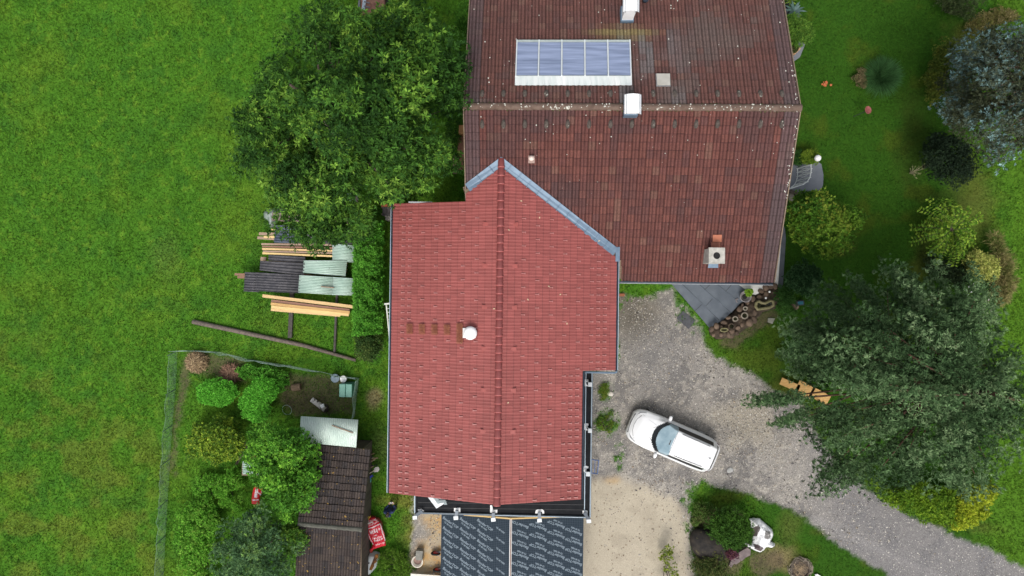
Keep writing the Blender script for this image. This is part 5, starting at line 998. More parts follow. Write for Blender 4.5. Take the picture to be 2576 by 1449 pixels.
# tarpaulin-covered pile
def cloth(name, pp, z, h, m, label, cat, seed=1, wr=.03, res=.05, parent=None, zf=None, col=None, prj=None):
    """draped wrinkled sheet over a pile: outline pp in plan, crest height h above z"""
    poly = [tuple(P(x, y, z).xy) for x, y in pp]; xs = [p[0] for p in poly]; ys = [p[1] for p in poly]
    gx_, gy_ = np.meshgrid(np.arange(min(xs)-res, max(xs)+res*2, res), np.arange(min(ys)-res, max(ys)+res*2, res)); d = sdf(poly, gx_, gy_)
    zz = z+h*np.clip(d/.28, 0, 1)**.6+(fbm(seed, gx_*4, gy_*4, 3)-.5)*wr*3+(fbm(seed+1, gx_*11, gy_*3, 2)-.5)*wr*2
    if zf is not None: zz = zz+zf(gx_, gy_)
    # pull border vertices onto the outline
    gxx, gyy = gx_.copy(), gy_.copy(); r_, c_ = gx_.shape; keep = d > -res*.75
    e = 1e-3; dx = (sdf(poly, gx_+e, gy_)-d)/e; dy = (sdf(poly, gx_, gy_+e)-d)/e; out = keep & (d < res*.35); gxx[out] -= (dx*d)[out]; gyy[out] -= (dy*d)[out]
    ii_ = np.arange(r_*c_).reshape(r_, c_); F_ = np.stack([ii_[:-1,:-1], ii_[:-1,1:], ii_[1:,1:], ii_[1:,:-1]], -1).reshape(-1, 4); kk = keep.ravel(); F_ = F_[kk[F_].all(1)]; u, inv = np.unique(F_, return_inverse=True)
    V_ = np.stack([gxx, gyy, zz], -1).reshape(-1, 3)[u]; cc = col(V_) if col else None
    o = npmesh(name, V_, inv.reshape(F_.shape), cc, m, parent, smooth=True); s_ = o.modifiers.new('thickness', 'SOLIDIFY'); s_.thickness = .006; s_.offset = -1
    return tag(o, label, cat) if parent is None else o
cloth('tarpaulin', [(664,536),(672,526),(700,523),(745,528),(800,535),(800,565),(740,558),(700,556),(690,572),(680,574),(676,556),(665,553)], .35, .5, mat('grey green tarpaulin', (.13,.17,.15), (.26,.31,.28), 5, .4, .3), 'crumpled grey-green tarpaulin over a pile at the top left of the timber yard', 'tarpaulin', 5, .04)
tag(MB().bar(P(684,545,.95), P(760,549,.95), .4, .03).build('brown_panel', mat('mauve brown panel', (.17,.12,.11), (.22,.16,.15), 4, .8)), 'mauve-brown panel lying on the grey-green tarpaulin', 'panel')
# things seen in the gap between hedge and red roof
wb = thing('workbench', 'weathered dark table beside the top left corner of the red roof', 'table', tuple(P(975,535,0)))
MB().pprism([(962,521),(992,521),(992,543),(962,543)], .9, .84, .9).build('tabletop', mat('weathered dark top', (.07,.06,.06), (.17,.15,.15), 5, .85, .3), wb)
for x_, y_ in ((965,524),(988,524),(965,541),(988,541)): q = P(x_, y_, .42); MB().box(tuple(q), (.06,.06,.84)).build('leg', WOOD, wb)
tag(MB().bar(P(960,517,1.1), P(990,517,1.1), .12, .05).build('red_plank', mat('orange red paint', (.42,.07,.04), (.5,.1,.06), 5, .6)), 'narrow orange-red plank above the weathered table', 'plank')
tag(MB().box(tuple(P(983,549,.35)), (.4,.25,.7)).build('wooden_crate', mat('grey crate', (.3,.27,.25), None, 6, .8, .2)), 'small grey wooden crate below the weathered table', 'crate')
ld = thing('ladder', 'white ladder standing under the left gutter of the red roof', 'ladder', tuple(P(980,808,0)))
LAD = mat('white ladder paint', (.6,.62,.55), (.7,.72,.66), 6, .5)
a0, a1, b0, b1 = P(972,768,3.0), P(981,862,.1), P(982,766,3.0), P(991,858,.1)
MB().bar(a0, a1, .06, .03).build('rail', LAD, ld); MB().bar(b0, b1, .06, .03).build('rail', LAD, ld)
for i in range(1, 11): MB().bar(a0.lerp(a1, i/11), b0.lerp(b1, i/11), .03, .03).build('rung', LAD, ld)
MB().bar(P(967,765,3.05), P(987,763,3.05), .08, .05).build('stabiliser_bar', LAD, ld)
# trailer parts glimpsed at the top behind the tree
tr = thing('trailer', 'old trailer frame with brown load behind the tree at the top edge', 'trailer', tuple(P(940,0,0)))
c = P(940,-10,.5); MB().box((c.x, c.y, .55), (1.2, 2.0, .3)).build('load_box', mat('brown load', (.16,.07,.05), (.24,.12,.08), 6, .8, .3), tr)
MB().bar(P(908,-40,.6), P(902,34,.6), .1, .1).build('side_rail', mat('black grey rail', (.06,.065,.07), (.15,.16,.17), 5, .6), tr); MB().bar(P(922,-40,.7), P(914,26,.7), .16, .06).build('side_panel', mat('pale blue panel', (.3,.38,.44), (.4,.47,.52), 5, .5), tr)
for y_ in (4, 15): MB().bar(P(916,y_,.78), P(930,y_+4,.78), .05, .05).build('cross_strut', mat('strut grey', (.1,.1,.11), None, 5, .6), tr)
for x_ in (-.62, .62): MB().tube([(c.x+x_-.06, c.y, .25), (c.x+x_+.06, c.y, .25)], .25, 16).build('wheel', POT, tr)
tag(MB().rock(tuple(P(868,357,4.6)), (.18,.22,.05), 3, .3, n=2, rough=.5).build('plastic_bag', mat('white bag', (.7,.7,.7), None, 8, .5)), 'torn white plastic bag caught in the middle of the big tree', 'bag')
# ------------------------------------------------------------------ wire fence
WIRE = mat('pale green wire', (.26,.38,.32), (.36,.48,.42), 6, .5); POSTM = mat('fence post', (.08,.13,.13), (.13,.19,.18), 6, .6)
def fence(name, label, base, tops, zh, posts, nrow=9, sag=.04):
    B = [P(x, y, 0) for x, y in base]; root = thing(name, label, 'fence', tuple(B[len(B)//2]))
    pts = []; 
    for a, b in zip(B[:-1], B[1:]):
        n = max(2, int((b-a).length/.35)); pts += [a.lerp(b, i/n) for i in range(n)]
    pts.append(B[-1]); rr = random.Random(len(label)); N_ = len(pts); off = [Vector((rr.gauss(0,.03), rr.gauss(0,.03), rr.gauss(0, sag))) for _ in pts]; mb = MB()
    for j in range(nrow):
        t = j/(nrow-1); mb.tube([p+off[i]*t+Vector((tops[0]*t, tops[1]*t, .05+zh*t)) for i, p in enumerate(pts)], .0045 if j < nrow-1 else .009, 3, False)
    for a, b, oa, ob in zip(pts[:-1], pts[1:], off[:-1], off[1:]):
        for k_ in range(2):
            p = a.lerp(b, k_/2); o_ = oa.lerp(ob, k_/2); mb.tube([p+Vector((0,0,.05)), p+o_+Vector((tops[0], tops[1], .05+zh))], .0035, 3, False)
    mb.build('netting', WIRE, root)
    for x, y in posts: p = P(x, y, 0); MB().tube([p, p+Vector((tops[0]*1.2, tops[1]*1.2, zh+.15))], .018, 6).build('post', POSTM, root)
fence('wire_fence', 'leaning wire fence running down the left side of the garden to the bottom', [(447,883),(442,979),(434,1069),(428,1154),(422,1257),(417,1346),(412,1437),(405,1540)], (0.02,-.12), .85, [(446,883),(442,979),(434,1069),(428,1154),(422,1257),(417,1346),(413,1437)])
fence('wire_fence', 'wavy wire fence along the north side of the garden from straw heap to compost bin', [(445,884),(500,882),(552,885),(633,905),(733,920),(818,937),(854,946),(905,951)], (0.,.06), .8, [(552,885),(633,904),(733,918),(854,945),(903,951)], sag=.09)
fence('wire_fence', 'short wire fence between the green compost bin and the lean-to', [(903,952),(897,1000),(892,1048)], (.05,.0), .85, [(892,1046)])
# ------------------------------------------------------------------ garden objects
c = P(880,977,0); cb = thing('compost_bin', 'green plastic compost bin in the corner of the fenced garden', 'bin', (c.x, c.y, 0), 0.02)
TEAL = mat('sea green plastic', (.06,.20,.16), (.085,.25,.2), 4, .45, .05)
MB().lathe((c.x, c.y, 0), [(.50,0),(.44,.75)], 4, rz=math.pi/4).build('body', TEAL, cb, bevel=.05)
for s_ in (-1, 1): MB().box((c.x+s_*.165, c.y, .79), (.31, .66, .06)).build('lid', mat('lighter sea green lid', (.11,.28,.22), (.15,.34,.27), 3, .45), cb, bevel=.04)
def bucket(px, py, r, h, m, label, cat='bucket', lid=True):
    c = P(px, py, 0); b = thing('bucket', label, cat, (c.x, c.y, 0)); MB().lathe((c.x, c.y, 0), [(r*.8,0),(r,h),(r*1.06,h),(r*1.06,h-.03)], 20).build('body', m, b, True)
    MB().lathe((c.x, c.y, h-.035), [(r*.98,0),(r*.98,.02),(0,.03)], 20).build('lid', m, b); return b
bucket(869,951,.16,.42, WHITEM, 'white bucket with lid beside the green compost bin'); bucket(847,950,.21,.3, mat('grey blue plastic', (.16,.22,.27), (.2,.27,.32), 5, .5), 'round grey-blue tub with lid on the garden fence line')
c = P(747,974,.17); tag(MB().tube([(c.x-.24, c.y-.03, .17), (c.x+.2, c.y+.03, .17)], [.19,.18], 14).build('log', mat('brown log', (.12,.08,.05), (.22,.15,.09), 8, .85, .4, stretch=(.4,4,4))), 'thick brown log section lying in the fenced garden', 'log')
bl = thing('birch_log', 'white birch log with dark bands lying in front of the lean-to', 'log', tuple(P(797,1018,0)))
a, b = P(784,1005,.16), P(818,1030,.16); MB().tube([a, a.lerp(b,.5)+Vector((.0,.02,.01)), b], [.13,.14,.15], 12).build('trunk', mat('birch bark', (.5,.47,.42), (.68,.65,.6), 5, .8, .3, speck=(.05,.04,.035), speck_amt=.56, speck_scale=6), bl, True)
tag(MB().box(tuple(P(811,1021,.34)), (.2,.18,.08), .3).build('white_block', WHITEM, bevel=.01), 'small bright white block resting on the birch log', 'block')
tag(MB().rock(tuple(P(819,1029,.12)), (.2,.24,.14), 9).build('dark_stump', mat('charred wood', (.025,.018,.015), None, 8, .9, .4)), 'dark charred stump at the lower end of the birch log', 'stump')
c = P(724,1030,0); rg_ = MB(); rg_.tube([(c.x+.24*math.cos(t)*1.0, c.y+.26*math.sin(t), .12+.1*math.sin(t)) for t in np.linspace(0, 2*math.pi, 25)], .008, 5, False); tag(rg_.build('wire_hoop', WIRE), 'thin green wire hoop in the grass by the garden tree', 'hoop')
# written-on red sacks
REDP = vmat('printed red sack', rough=.4, nscale=20, namt=.08, bump=.1, spec=.5)
def printed(uvw, marks, redc=(.55,.012,.03), white=(.8,.74,.76)):
    """colour function: sack coordinates (0..1,0..1) -> red ground with white print"""
    O, U, Vv = uvw
    def f(V_):
        d = V_[:, :2]-np.array(O); M_ = np.linalg.inv(np.array([[U[0], Vv[0]], [U[1], Vv[1]]])); q = d @ M_.T; u, v = q[:, 0], q[:, 1]
        c = np.tile(np.array(redc), (len(u), 1))*1.0; w_ = np.zeros(len(u), bool)
        for m_ in marks:
            if m_[0] == 'line': _, u0, v0, u1, v1, t = m_; ex, ey = u1-u0, v1-v0; tt = np.clip(((u-u0)*ex+(v-v0)*ey)/(ex*ex+ey*ey+1e-9), 0, 1); w_ |= np.hypot(u-u0-ex*tt, (v-v0-ey*tt)*1.4) < t
            if m_[0] == 'ring': _, u0, v0, r0, r1 = m_; dd = np.hypot(u-u0, (v-v0)*1.4); w_ |= (dd < r0) & (dd > r1)
            if m_[0] == 'dots': _, u0, v0, u1, v1, n_, t = m_; 
            if m_[0] == 'dots':
                for k_ in range(n_): w_ |= np.hypot(u-(u0+(u1-u0)*k_/(n_-1)), (v-(v0+(v1-v0)*k_/(n_-1)))*1.4) < t
        c[w_] = white; return c
    return f
O = P(913,1313,.55).xy; Ux = P(956,1303,.55).xy-O; Vy = P(929,1378,.55).xy-O
mk = [('line',.08,.30,.9,.24,.02),('line',.08,.30,.22,.92,.02),('line',.9,.24,.93,.9,.02),('dots',.0,.22,.95,.13,14,.018),('dots',-.02,.2,.12,.95,20,.016),('dots',.98,.2,1.02,.92,18,.016)]
rq = random.Random(4)
for row, (v0, u0, u1, t, n_) in enumerate(((.04,.1,.85,.032,8),(.14,.08,.95,.022,10),(.42,.2,.85,.05,5),(.47,.25,.7,.04,4),(.60,.45,.6,.018,3),(.70,.3,.85,.026,8),(.79,.35,.88,.026,8),(.95,.35,.9,.02,8))):
    for k_ in range(n_):
        uu = u0+(u1-u0)*(k_+.5)/n_; mk.append(('line', uu, v0-.02-t*.5, uu+rq.uniform(-.03,.03), v0+.02+t*.5, t*.5)) if rq.random() < .6 else mk.append(('ring', uu, v0, t*1.1, t*.45))
cloth('printed_sack', [(912,1318),(925,1300),(945,1302),(958,1318),(967,1340),(971,1372),(950,1378),(936,1384),(930,1386),(938,1370),(925,1350)], .4, .18, REDP, 'red sack with white printed writing and a border, lying beside the shed near the person', 'sack', 15, .03, .022, col=printed((O, Ux, Vy), mk))
O = P(633,1262,.7).xy; Ux = P(650,1262,.7).xy-O; Vy = P(640,1222,.7).xy-O
mk2 = [('ring',.42,.68,.2,.08),('ring',.42,.50,.2,.08),('line',.28,.30,.28,.42,.06),('line',.28,.30,.62,.30,.06),('line',.28,.36,.5,.36,.05),('line',.28,.42,.62,.42,.06),('dots',.2,.93,1.2,.97,8,.07),('line',.6,.6,1.1,.4,.05),('dots',.05,.08,.9,.1,7,.06),('ring',1.25,.62,.16,.07)]
cloth('printed_sack', [(633,1268),(632,1256),(636,1235),(640,1224),(652,1221),(662,1225),(660,1240),(654,1250),(655,1270),(645,1269)], .6, .12, REDP, 'red sack with large white printed letters partly under the garden tree', 'sack', 17, .02, .022, col=printed((O, Ux, Vy), mk2, (.62,.01,.01)))
tag(MB().pprism([(627,1152),(641,1143),(644,1150),(632,1160)], .85, .8, .85).build('red_scrap', mat('red plastic', (.55,.05,.03), None, 6, .5)), 'small red plastic scrap above the green corrugated sheet end', 'scrap')
# ================================================================== WHITE CAR
def make_car():
    root = thing('car', 'white compact car with black roof rails parked askew on the gravel driveway', 'car')
    PAINTW = mat('white car paint', (.80,.81,.82), (.82,.83,.84), 2, .28, 0, spec=.5, coat=.5)
    CG = mat('dark car glass', (.010,.012,.014), (.02,.024,.027), 2, .3, 0, spec=.3)
    WS = mat('windshield glass', (.20,.31,.37), (.42,.54,.60), 1.6, .07, 0, spec=.8)  # sky reflection put into the pale glass colour
    TRIM = mat('black trim', (.015,.015,.016), None, 5, .5)
    Lc = 4.42; nx_ = 221; X = np.linspace(0, Lc, nx_)
    def ip(x, pts): pts = np.array(pts); return np.interp(x, pts[:, 0], pts[:, 1])
    def sm(x, pts):  # smoothed interpolation
        return sum(ip(x+d, pts)*w_ for d, w_ in ((-.06,.2),(-.03,.2),(0,.2),(.03,.2),(.06,.2)))
    wB = sm(X, [(-.1,.52),(0,.60),(.06,.70),(.2,.80),(.5,.87),(1.0,.90),(3.4,.905),(3.9,.87),(4.2,.79),(4.36,.68),(4.42,.60),(4.5,.5)])   # widest (body)
    wS = sm(X, [(0,.50),(.1,.62),(.3,.72),(.6,.78),(1.1,.80),(3.4,.80),(4.0,.76),(4.3,.66),(4.42,.52)])              # shoulder/belt
    wR = sm(X, [(0,.40),(.5,.55),(1.1,.66),(1.45,.72),(2.0,.60),(2.6,.585),(3.8,.56),(4.2,.52),(4.42,.45)])            # roof edge
    zB = sm(X, [(0,.45),(.3,.62),(1.0,.72),(3.6,.80),(4.42,.72)])
    zS = sm(X, [(0,.55),(.1,.68),(.4,.80),(1.0,.93),(1.6,.97),(3.6,1.03),(4.2,1.04),(4.42,.92)])
    zR = sm(X, [(0,.60),(.1,.74),(.4,.88),(1.0,1.0),(1.15,1.04),(2.03,1.47),(2.4,1.54),(3.0,1.55),(3.9,1.47),(4.18,1.38),(4.3,1.12),(4.42,.95)])
    zC = zR+sm(X, [(0,.04),(1.0,.05),(1.2,.05),(2.0,.05),(4.0,.05),(4.3,.03),(4.42,.02)])
    # half section: sill, lower side, widest, shoulder, belt-in, roof edge, ... centre
    rows = [(wB*.93, np.full(nx_, .22)), (wB*.985, np.full(nx_, .40)), (wB, zB), (wB*.5+wS*.5+.035, zB*.35+zS*.65), (wS, zS)]
    for t in (.2,.5,.8,1.0): rows.append((wS*(1-t)+wR*t, zS*(1-t)+zR*t))
    for t in (.06,.12,.2,.3,.4,.5,.62,.75,.88,1.0): rows.append((wR*(1-t), zR+(zC-zR)*(1-(1-t)**2)))
    nr = len(rows); Yh = np.array([r[0] for r in rows]); Zh = np.array([r[1] for r in rows]); 
    Y = np.concatenate([-Yh, Yh[::-1][1:]]); Z = np.concatenate([Zh, Zh[::-1][1:]]); NR = len(Y)
    V_ = np.stack([np.tile(X, (NR, 1)), Y, Z], -1)
    # bonnet and windscreen base bow forward in the middle
    def reg(i, j):
        k_ = min(i, NR-2-i); x = (X[j]+X[j+1])/2; yy = abs((Y[i, j]+Y[i+1, j])/2)
        wb = 1.08+.40*(yy/.75)**2.4; wt = 2.03+.06*(yy/.6)**2
        if k_ >= 4:
            if wb < x < wb+.22 and k_ >= 5: return 'dash'
            if wb < x < wt and k_ >= 5: return 'ws'
            if k_ in (5, 6) and wt+.0 < x < 3.95: return 'side'
            if 4.17 < x < 4.30 and k_ >= 5: return 'rear'
            if 1.55 < x <= wt and k_ in (5, ): return 'side'
        return 'body'
    F_ = {'body': [], 'ws': [], 'side': [], 'rear': [], 'side2': [], 'dash': []}
    for i in range(NR-1):
        for j in range(nx_-1):
            r_ = reg(i, j); q = (i*nx_+j, i*nx_+j+1, (i+1)*nx_+j+1, (i+1)*nx_+j)
            if r_ == 'side' and i > NR/2: r_ = 'side2'
            F_[r_].append(q)
    VV = V_.reshape(-1, 3)
    def sub(nm, fs, m, extra=None):
        f = np.array(fs); u, inv = np.unique(f, return_inverse=True); v = VV[u]; f2 = inv.reshape(f.shape); return npmesh(nm, v, f2, None, m, root, smooth=True)
    body = sub('body', F_['body'], PAINTW)
    # close nose and tail
    for e, j in ((0, 0), (1, nx_-1)):
        mb = MB(); loop = [tuple(V_[i, j]) for i in range(NR)]; c = (X[j]+(-.05 if e == 0 else .05)*1, 0, .5); cc = [(p[0]*.0+c[0], p[1]*.86, .26+(p[2]-.26)*.86) for p in loop]
        mb.add(loop+cc, [(i, i+1, NR+i+1, NR+i) for i in range(NR-1)]+[(0, NR, 2*NR-1, NR-1), tuple(range(NR, 2*NR))]); mb.build('front_bumper' if e == 0 else 'rear_bumper', PAINTW, root, True)
    sub('windshield', F_['ws'], WS); sub('windshield_shade', F_['dash'], CG); sub('side_window', F_['side'], CG); sub('side_window', F_['side2'], CG); sub('rear_window', F_['rear'], mat('tinted rear glass', (.012,.013,.014), None, 3, .45, spec=.25))
    # dark cowl shade band and dashboard seen as a separate black strip at the windscreen foot
    MB().tube([(1.10+.40*(abs(y)/.75)**2.4, y, 1.035-.02*abs(y)+.012) for y in np.linspace(-.66, .66, 15)], .022, 6).build('cowl', TRIM, root, True)
    for s_ in (-1, 1):
        MB().tube([(2.3, s_*.56, 1.545), (2.45, s_*.555, 1.60), (3.6, s_*.535, 1.575), (3.75, s_*.53, 1.52)], .014, 6).build('roof_rail', TRIM, root, True)
        wm = MB(); wm.lathe((1.62, s_*.98, .98), [(.02,-.08),(.08,-.06),(.10,0),(.09,.06),(.02,.08)], 12, sx=.9, sy=1.5); wm.bar((1.66, s_*.80, .96), (1.64, s_*.92, .96), .06, .04); wm.build('mirror', PAINTW, root, True)
        hl = MB(); pts = [(.10,.48),(.22,.66),(.48,.77)]; hl.tube([(x, s_*y, float(np.interp(x, X, zR))-.04) for x, y in pts], [.015,.03,.012], 6); hl.build('headlight', mat('headlight', (.22,.23,.24), (.35,.36,.37), 9, .2), root, True)
        tl = MB(); tl.tube([(4.16, s_*.74, .98), (4.28, s_*.70, .93)], .035, 6); tl.build('tail_light', mat('tail light', (.07,.02,.02), None, 5, .2), root, True)
        for x in (.82, 3.48):
            w_ = MB(); w_.tube([(x, s_*.70, .32), (x, s_*.90, .32)], .32, 22); wo2 = w_.build('wheel', mat('rubber', (.012,.012,.013), None, 8, .85), root)
            MB().tube([(x, s_*.895, .32), (x, s_*.912, .32)], .2, 18).build('rim', GREYM, wo2)
        MB().tube([(x, s_*(float(np.interp(x, X, wS))*.8+float(np.interp(x, X, wR))*.2+.004), float(np.interp(x, X, zS))*.8+float(np.interp(x, X, zR))*.2) for x in np.linspace(1.7, 3.95, 12)], .012, 5).build('window_trim', TRIM, root, True)
        MB().tube([(.93, s_*.18, 1.02), (1.22, s_*.42, 1.10)], .008, 4).build('wiper', TRIM, root)
    MB().tube([(.03, -.5, .62), (-.02, 0, .63), (.03, .5, .62)], .03, 6).build('grille', TRIM, root, True)
    bl = MB(); bl.tube([(.30, -.55, .835), (.17, -.3, .805), (.13, 0, .80), (.17, .3, .805), (.30, .55, .835)], .007, 5); bl.build('bonnet_gap', TRIM, root)
    for pts_ in ([(.35,-.62),(.75,-.50),(1.12,-.42)], [(.35,.62),(.75,.50),(1.12,.42)]): MB().tube([(x, y, float(np.interp(x, X, zR))+(float(np.interp(x, X, zC))-float(np.interp(x, X, zR)))*(1-(abs(y)/float(np.interp(x, X, wR)))**2)+.002) for x, y in pts_], .005, 4).build('bonnet_crease', GREYM, root)
    MB().tube([(2.07, y, float(np.interp(2.07, X, zR))+.047*(1-(y/.6)**2)+.004) for y in np.linspace(-.56, .56, 9)], .007, 4).build('roof_seam', TRIM, root)
    MB().add([(3.86,.0,1.53),(3.99,.03,1.505),(3.99,-.03,1.505),(3.96,0,1.575)], [(0,1,3),(0,3,2),(1,2,3),(0,2,1)]).build('antenna', TRIM, root)
    MB().box((2.2, 0, .20), (3.9, 1.5, .08)).build('underbody', TRIM, root)
    # interior bits visible through the windscreen
    MB().box((1.95, -.05, 1.455), (.10, .24, .04)).build('rear_view_mirror', TRIM, root)
    return root
car = make_car()
ctr = P(1693, 1108.5, .75); hd = math.atan2(math.sin(math.radians(-22.7+.7)), math.cos(math.radians(-22.7+.7)))
car.rotation_euler = (0, 0, hd); car.location = (ctr.x-2.21*math.cos(hd), ctr.y-2.21*math.sin(hd), 0)
# ================================================================== PERSON
def person():
    hb = P(975, 1294.5, 1.62); f1, f2 = P(984, 1266, .03), P(995.5, 1273.5, .03)
    root = thing('person', 'person in navy jacket holding a small white remote with both hands', 'person', (hb.x, hb.y+.05, 0)); px, py = hb.x, hb.y
    pelv = Vector((px+.03, py+.06, .93)); sh = Vector((px, py+.03, 1.42)); NAV = mat('navy jacket', (.012,.022,.075), (.02,.035,.11), 9, .85, .3); SK = mat('skin', (.42,.25,.18), (.5,.31,.23), 8, .6); TR = mat('dark trousers', (.03,.032,.03), (.06,.06,.055), 8, .9, .2); HAIR = mat('dark brown hair', (.012,.010,.009), (.03,.024,.02), 30, .8, .5)
    def skin(nm, pts, edges, rad, m, rootv=0):
        me = bpy.data.meshes.new(nm); me.from_pydata([tuple(p) for p in pts], edges, []); o = link(nm, me, m, root)
        s_ = o.modifiers.new('skin', 'SKIN'); s_.use_smooth_shade = True
        lay = me.skin_vertices[0].data if me.skin_vertices else None
        if lay is None:
            bpy.context.view_layer.objects.active = o; lay = me.skin_vertices[0].data
        for i, r_ in enumerate(rad): lay[i].radius = (r_, r_) if not isinstance(r_, tuple) else r_
        lay[rootv].use_root = True
        sb = o.modifiers.new('sub', 'SUBSURF'); sb.levels = 1; sb.render_levels = 2; return o
    hand_l = Vector((px+.0, py+.42, 1.18)); hand_r = Vector((px+.17, py+.43, 1.18))
    # body: one continuous skinned figure
    pts = [pelv, Vector((px+.02, py+.05, 1.15)), sh, Vector((px, py+.03, 1.52)), Vector((px, py+.02, 1.60)),
        Vector((px-.19, py+.02, 1.41)), Vector((px-.23, py+.12, 1.16)), hand_l+Vector((-.03,-.09,-.01)), Vector((px+.19, py+.05, 1.41)), Vector((px+.27, py+.14, 1.16)), hand_r+Vector((.03,-.09,-.01)),
        Vector((px-.07, py+.07, .88)), (pelv+f1)/2*1.0+Vector((-.06,.05,.02)), Vector((f1.x, f1.y-.08, .10)), Vector((px+.13, py+.07, .88)), (pelv+f2)/2+Vector((.03,.06,.02)), Vector((f2.x, f2.y-.08, .10))]
    ed = [(0,1),(1,2),(2,3),(3,4),(2,5),(5,6),(6,7),(2,8),(8,9),(9,10),(0,11),(11,12),(12,13),(0,14),(14,15),(15,16)]
    rad = [(.15,.12),(.16,.13),(.15,.12),.06,.06,.075,.06,.045,.075,.06,.045,.1,.075,.05,.1,.075,.05]
    try:
        b = skin('body', pts, ed, rad, NAV)
    except Exception as e:
        print('skin failed', e); b = MB().tube([pelv, sh], [.2, .2], 12).build('body', NAV, root, True)
    for n_, idx in (('trousers', 0),):
        mb = MB()
        for a_, k_, f_ in ((pts[11], pts[12], pts[13]), (pts[14], pts[15], pts[16])): mb.tube([a_+Vector((0,0,.06)), a_, k_, f_-Vector((0,0,.02))], [.10,.115,.085,.07], 12)
        mb.build(n_, TR, root, True)
    hz = 1.68; hx, hy = px, py+.0
    MB().lathe((hx, hy, hz-.12), [(.04,-.02),(.065,.0),(.078,.05),(.08,.12),(.06,.2),(0,.235)], 16, sx=.95, sy=1.15).build('head', SK, root, True)
    hr = MB(); hr.rock((hx, hy-.015, hz+.01), (.095,.115,.105), 5, n=3, rough=.08); hr.build('hair', HAIR, root, True)
    nf = MB(); nf.rock((hx, hy+.10, hz-.06), (.014,.025,.02), 2, n=1); nf.build('nose', SK, root, True)
    for s_ in (-1, 1): MB().rock((hx+s_*.078, hy, hz-.05), (.012,.022,.032), 2, n=1).build('ear', SK, root, True)
    hood = MB(); hood.rock((px+.0, py-.10, 1.47), (.15,.09,.07), 4, n=2, rough=.1); hood.build('hood', NAV, root, True)
    for h_, s_ in ((hand_l, 1), (hand_r, -1)):
        mb = MB(); mb.rock(h_+Vector((-s_*.02,-.02,0)), (.04,.05,.02), 3, n=2, rough=.1)
        for k_ in range(4): a_ = h_+Vector((-s_*.03+s_*k_*.002, .005+k_*.018-.02, .0)); mb.tube([a_, a_+Vector((s_*.045,.008,.012)), a_+Vector((s_*(.07-k_*.004),.004,-.006))], [.009,.0085,.006], 6)
        mb.tube([h_+Vector((-s_*.02,-.04,.01)), h_+Vector((s_*.02,-.035,.03)), h_+Vector((s_*.045,-.02,.03))], [.012,.010,.007], 6); mb.build('hand', SK, root, True)
    for f_, r_ in ((f1, .25), (f2, -.5)):
        mb = MB(); mb.tube([(f_.x, f_.y-.13, .05), (f_.x, f_.y-.02, .055), (f_.x+.03*math.sin(r_)*-2, f_.y+.12, .035)], [.045,.05,.035], 10); mb.build('shoe', mat('black shoe', (.012,.012,.012), (.03,.03,.03), 9, .6), root, True)
    rc = MB().box(((hand_l.x+hand_r.x)/2, hand_l.y+.01, 1.185), (.13, .09, .03)).build('remote', mat('light grey plastic', (.6,.6,.6), None, 4, .4), None, bevel=.008)
    tag(rc, 'small light grey remote control held by the person in the navy jacket', 'remote')
    MB().box(((hand_l.x+hand_r.x)/2, hand_l.y+.015, 1.202), (.07, .05, .004)).build('screen', POT, rc)
person()
# ================================================================== STUFF BESIDE THE SHED
CER = mat('grubby white enamel', (.46,.50,.50), (.62,.65,.64), 2.5, .4, .1)
def bathtub():
    pp = [(905,1442),(918,1447),(930,1444),(946,1426),(951,1412),(957,1397),(955,1391),(947,1387),(926,1387),(918,1392),(908,1420),(904,1434)]
    base = [P(x, y, .0) for x, y in pp]; c = sum(base, Vector())/len(base); root = thing('bathtub', 'white upturned bathtub with a rusty hole and black drain beside the shed', 'bathtub', (c.x, c.y, 0)); mb = MB(); n = len(pp); vs = []
    for k_, z in ((1.04,.02),(1.04,.06),(.98,.09),(.86,.40),(.78,.46),(.5,.48)): vs += [tuple(c+(q-c)*k_+Vector((0,0,z))) for q in base]
    mb.add(vs, [(a*n+j, a*n+(j+1)%n, (a+1)*n+(j+1)%n, (a+1)*n+j) for a in range(5) for j in range(n)]+[tuple(range(5*n, 6*n))]); mb.build('shell', CER, root, True)
    rs = MB(); pr = [(945,1394),(952,1393),(951,1403),(947,1407),(948,1413),(942,1418),(941,1425),(935,1435),(929,1433),(931,1427),(936,1415),(940,1405)]
    q = [P(x, y, .47) for x, y in pr]; rs.prism([(a.x, a.y) for a in q], .455, .487)
    rs.build('rust_patch', mat('rust', (.05,.022,.012), (.30,.12,.02), 4.5, .95, .6), root)
    d = P(927.5,1417,.49); MB().lathe((d.x, d.y, .478), [(0,.012),(.045,.012),(.05,0)], 16, sx=.8, sy=1.1, rz=-.6).build('drain', POT, root)
    for k_ in range(3): a = P(913+k_*2.8, 1424-k_*12, .2); MB().bar(a, (a.x+.28, a.y-.14, .40), .02, .02).build('crease', CER, root)
bathtub()
JC = {k_: mat(k_+' plastic', c, tuple(x*1.3 for x in c), 6, .5) for k_, c in (('blue', (.01,.025,.30)), ('teal', (.02,.18,.15)), ('yellow', (.5,.32,.02)), ('red', (.35,.03,.02)), ('black', (.012,.014,.014)), ('pale', (.42,.40,.38)), ('bottle green', (.01,.05,.04)))}
def rod(x0, y0, x1, y1, z0, z1, r, m, nm, lb, cat): tag(MB().tube([P(x0,y0,z0), P(x0,y0,z0).lerp(P(x1,y1,z1), .5)+Vector((0,0,.02)), P(x1,y1,z1)], r, 6).build(nm, m), lb, cat)
cloth('mesh_net', [(920,1302),(938,1296),(955,1302),(963,1315),(962,1330),(950,1340),(925,1320)], .05, .28, mat('red mesh net', (.22,.035,.02), (.32,.06,.035), 12, .9, .5), 'translucent looking red mesh net heap behind the printed red sack', 'net', 25, .04)
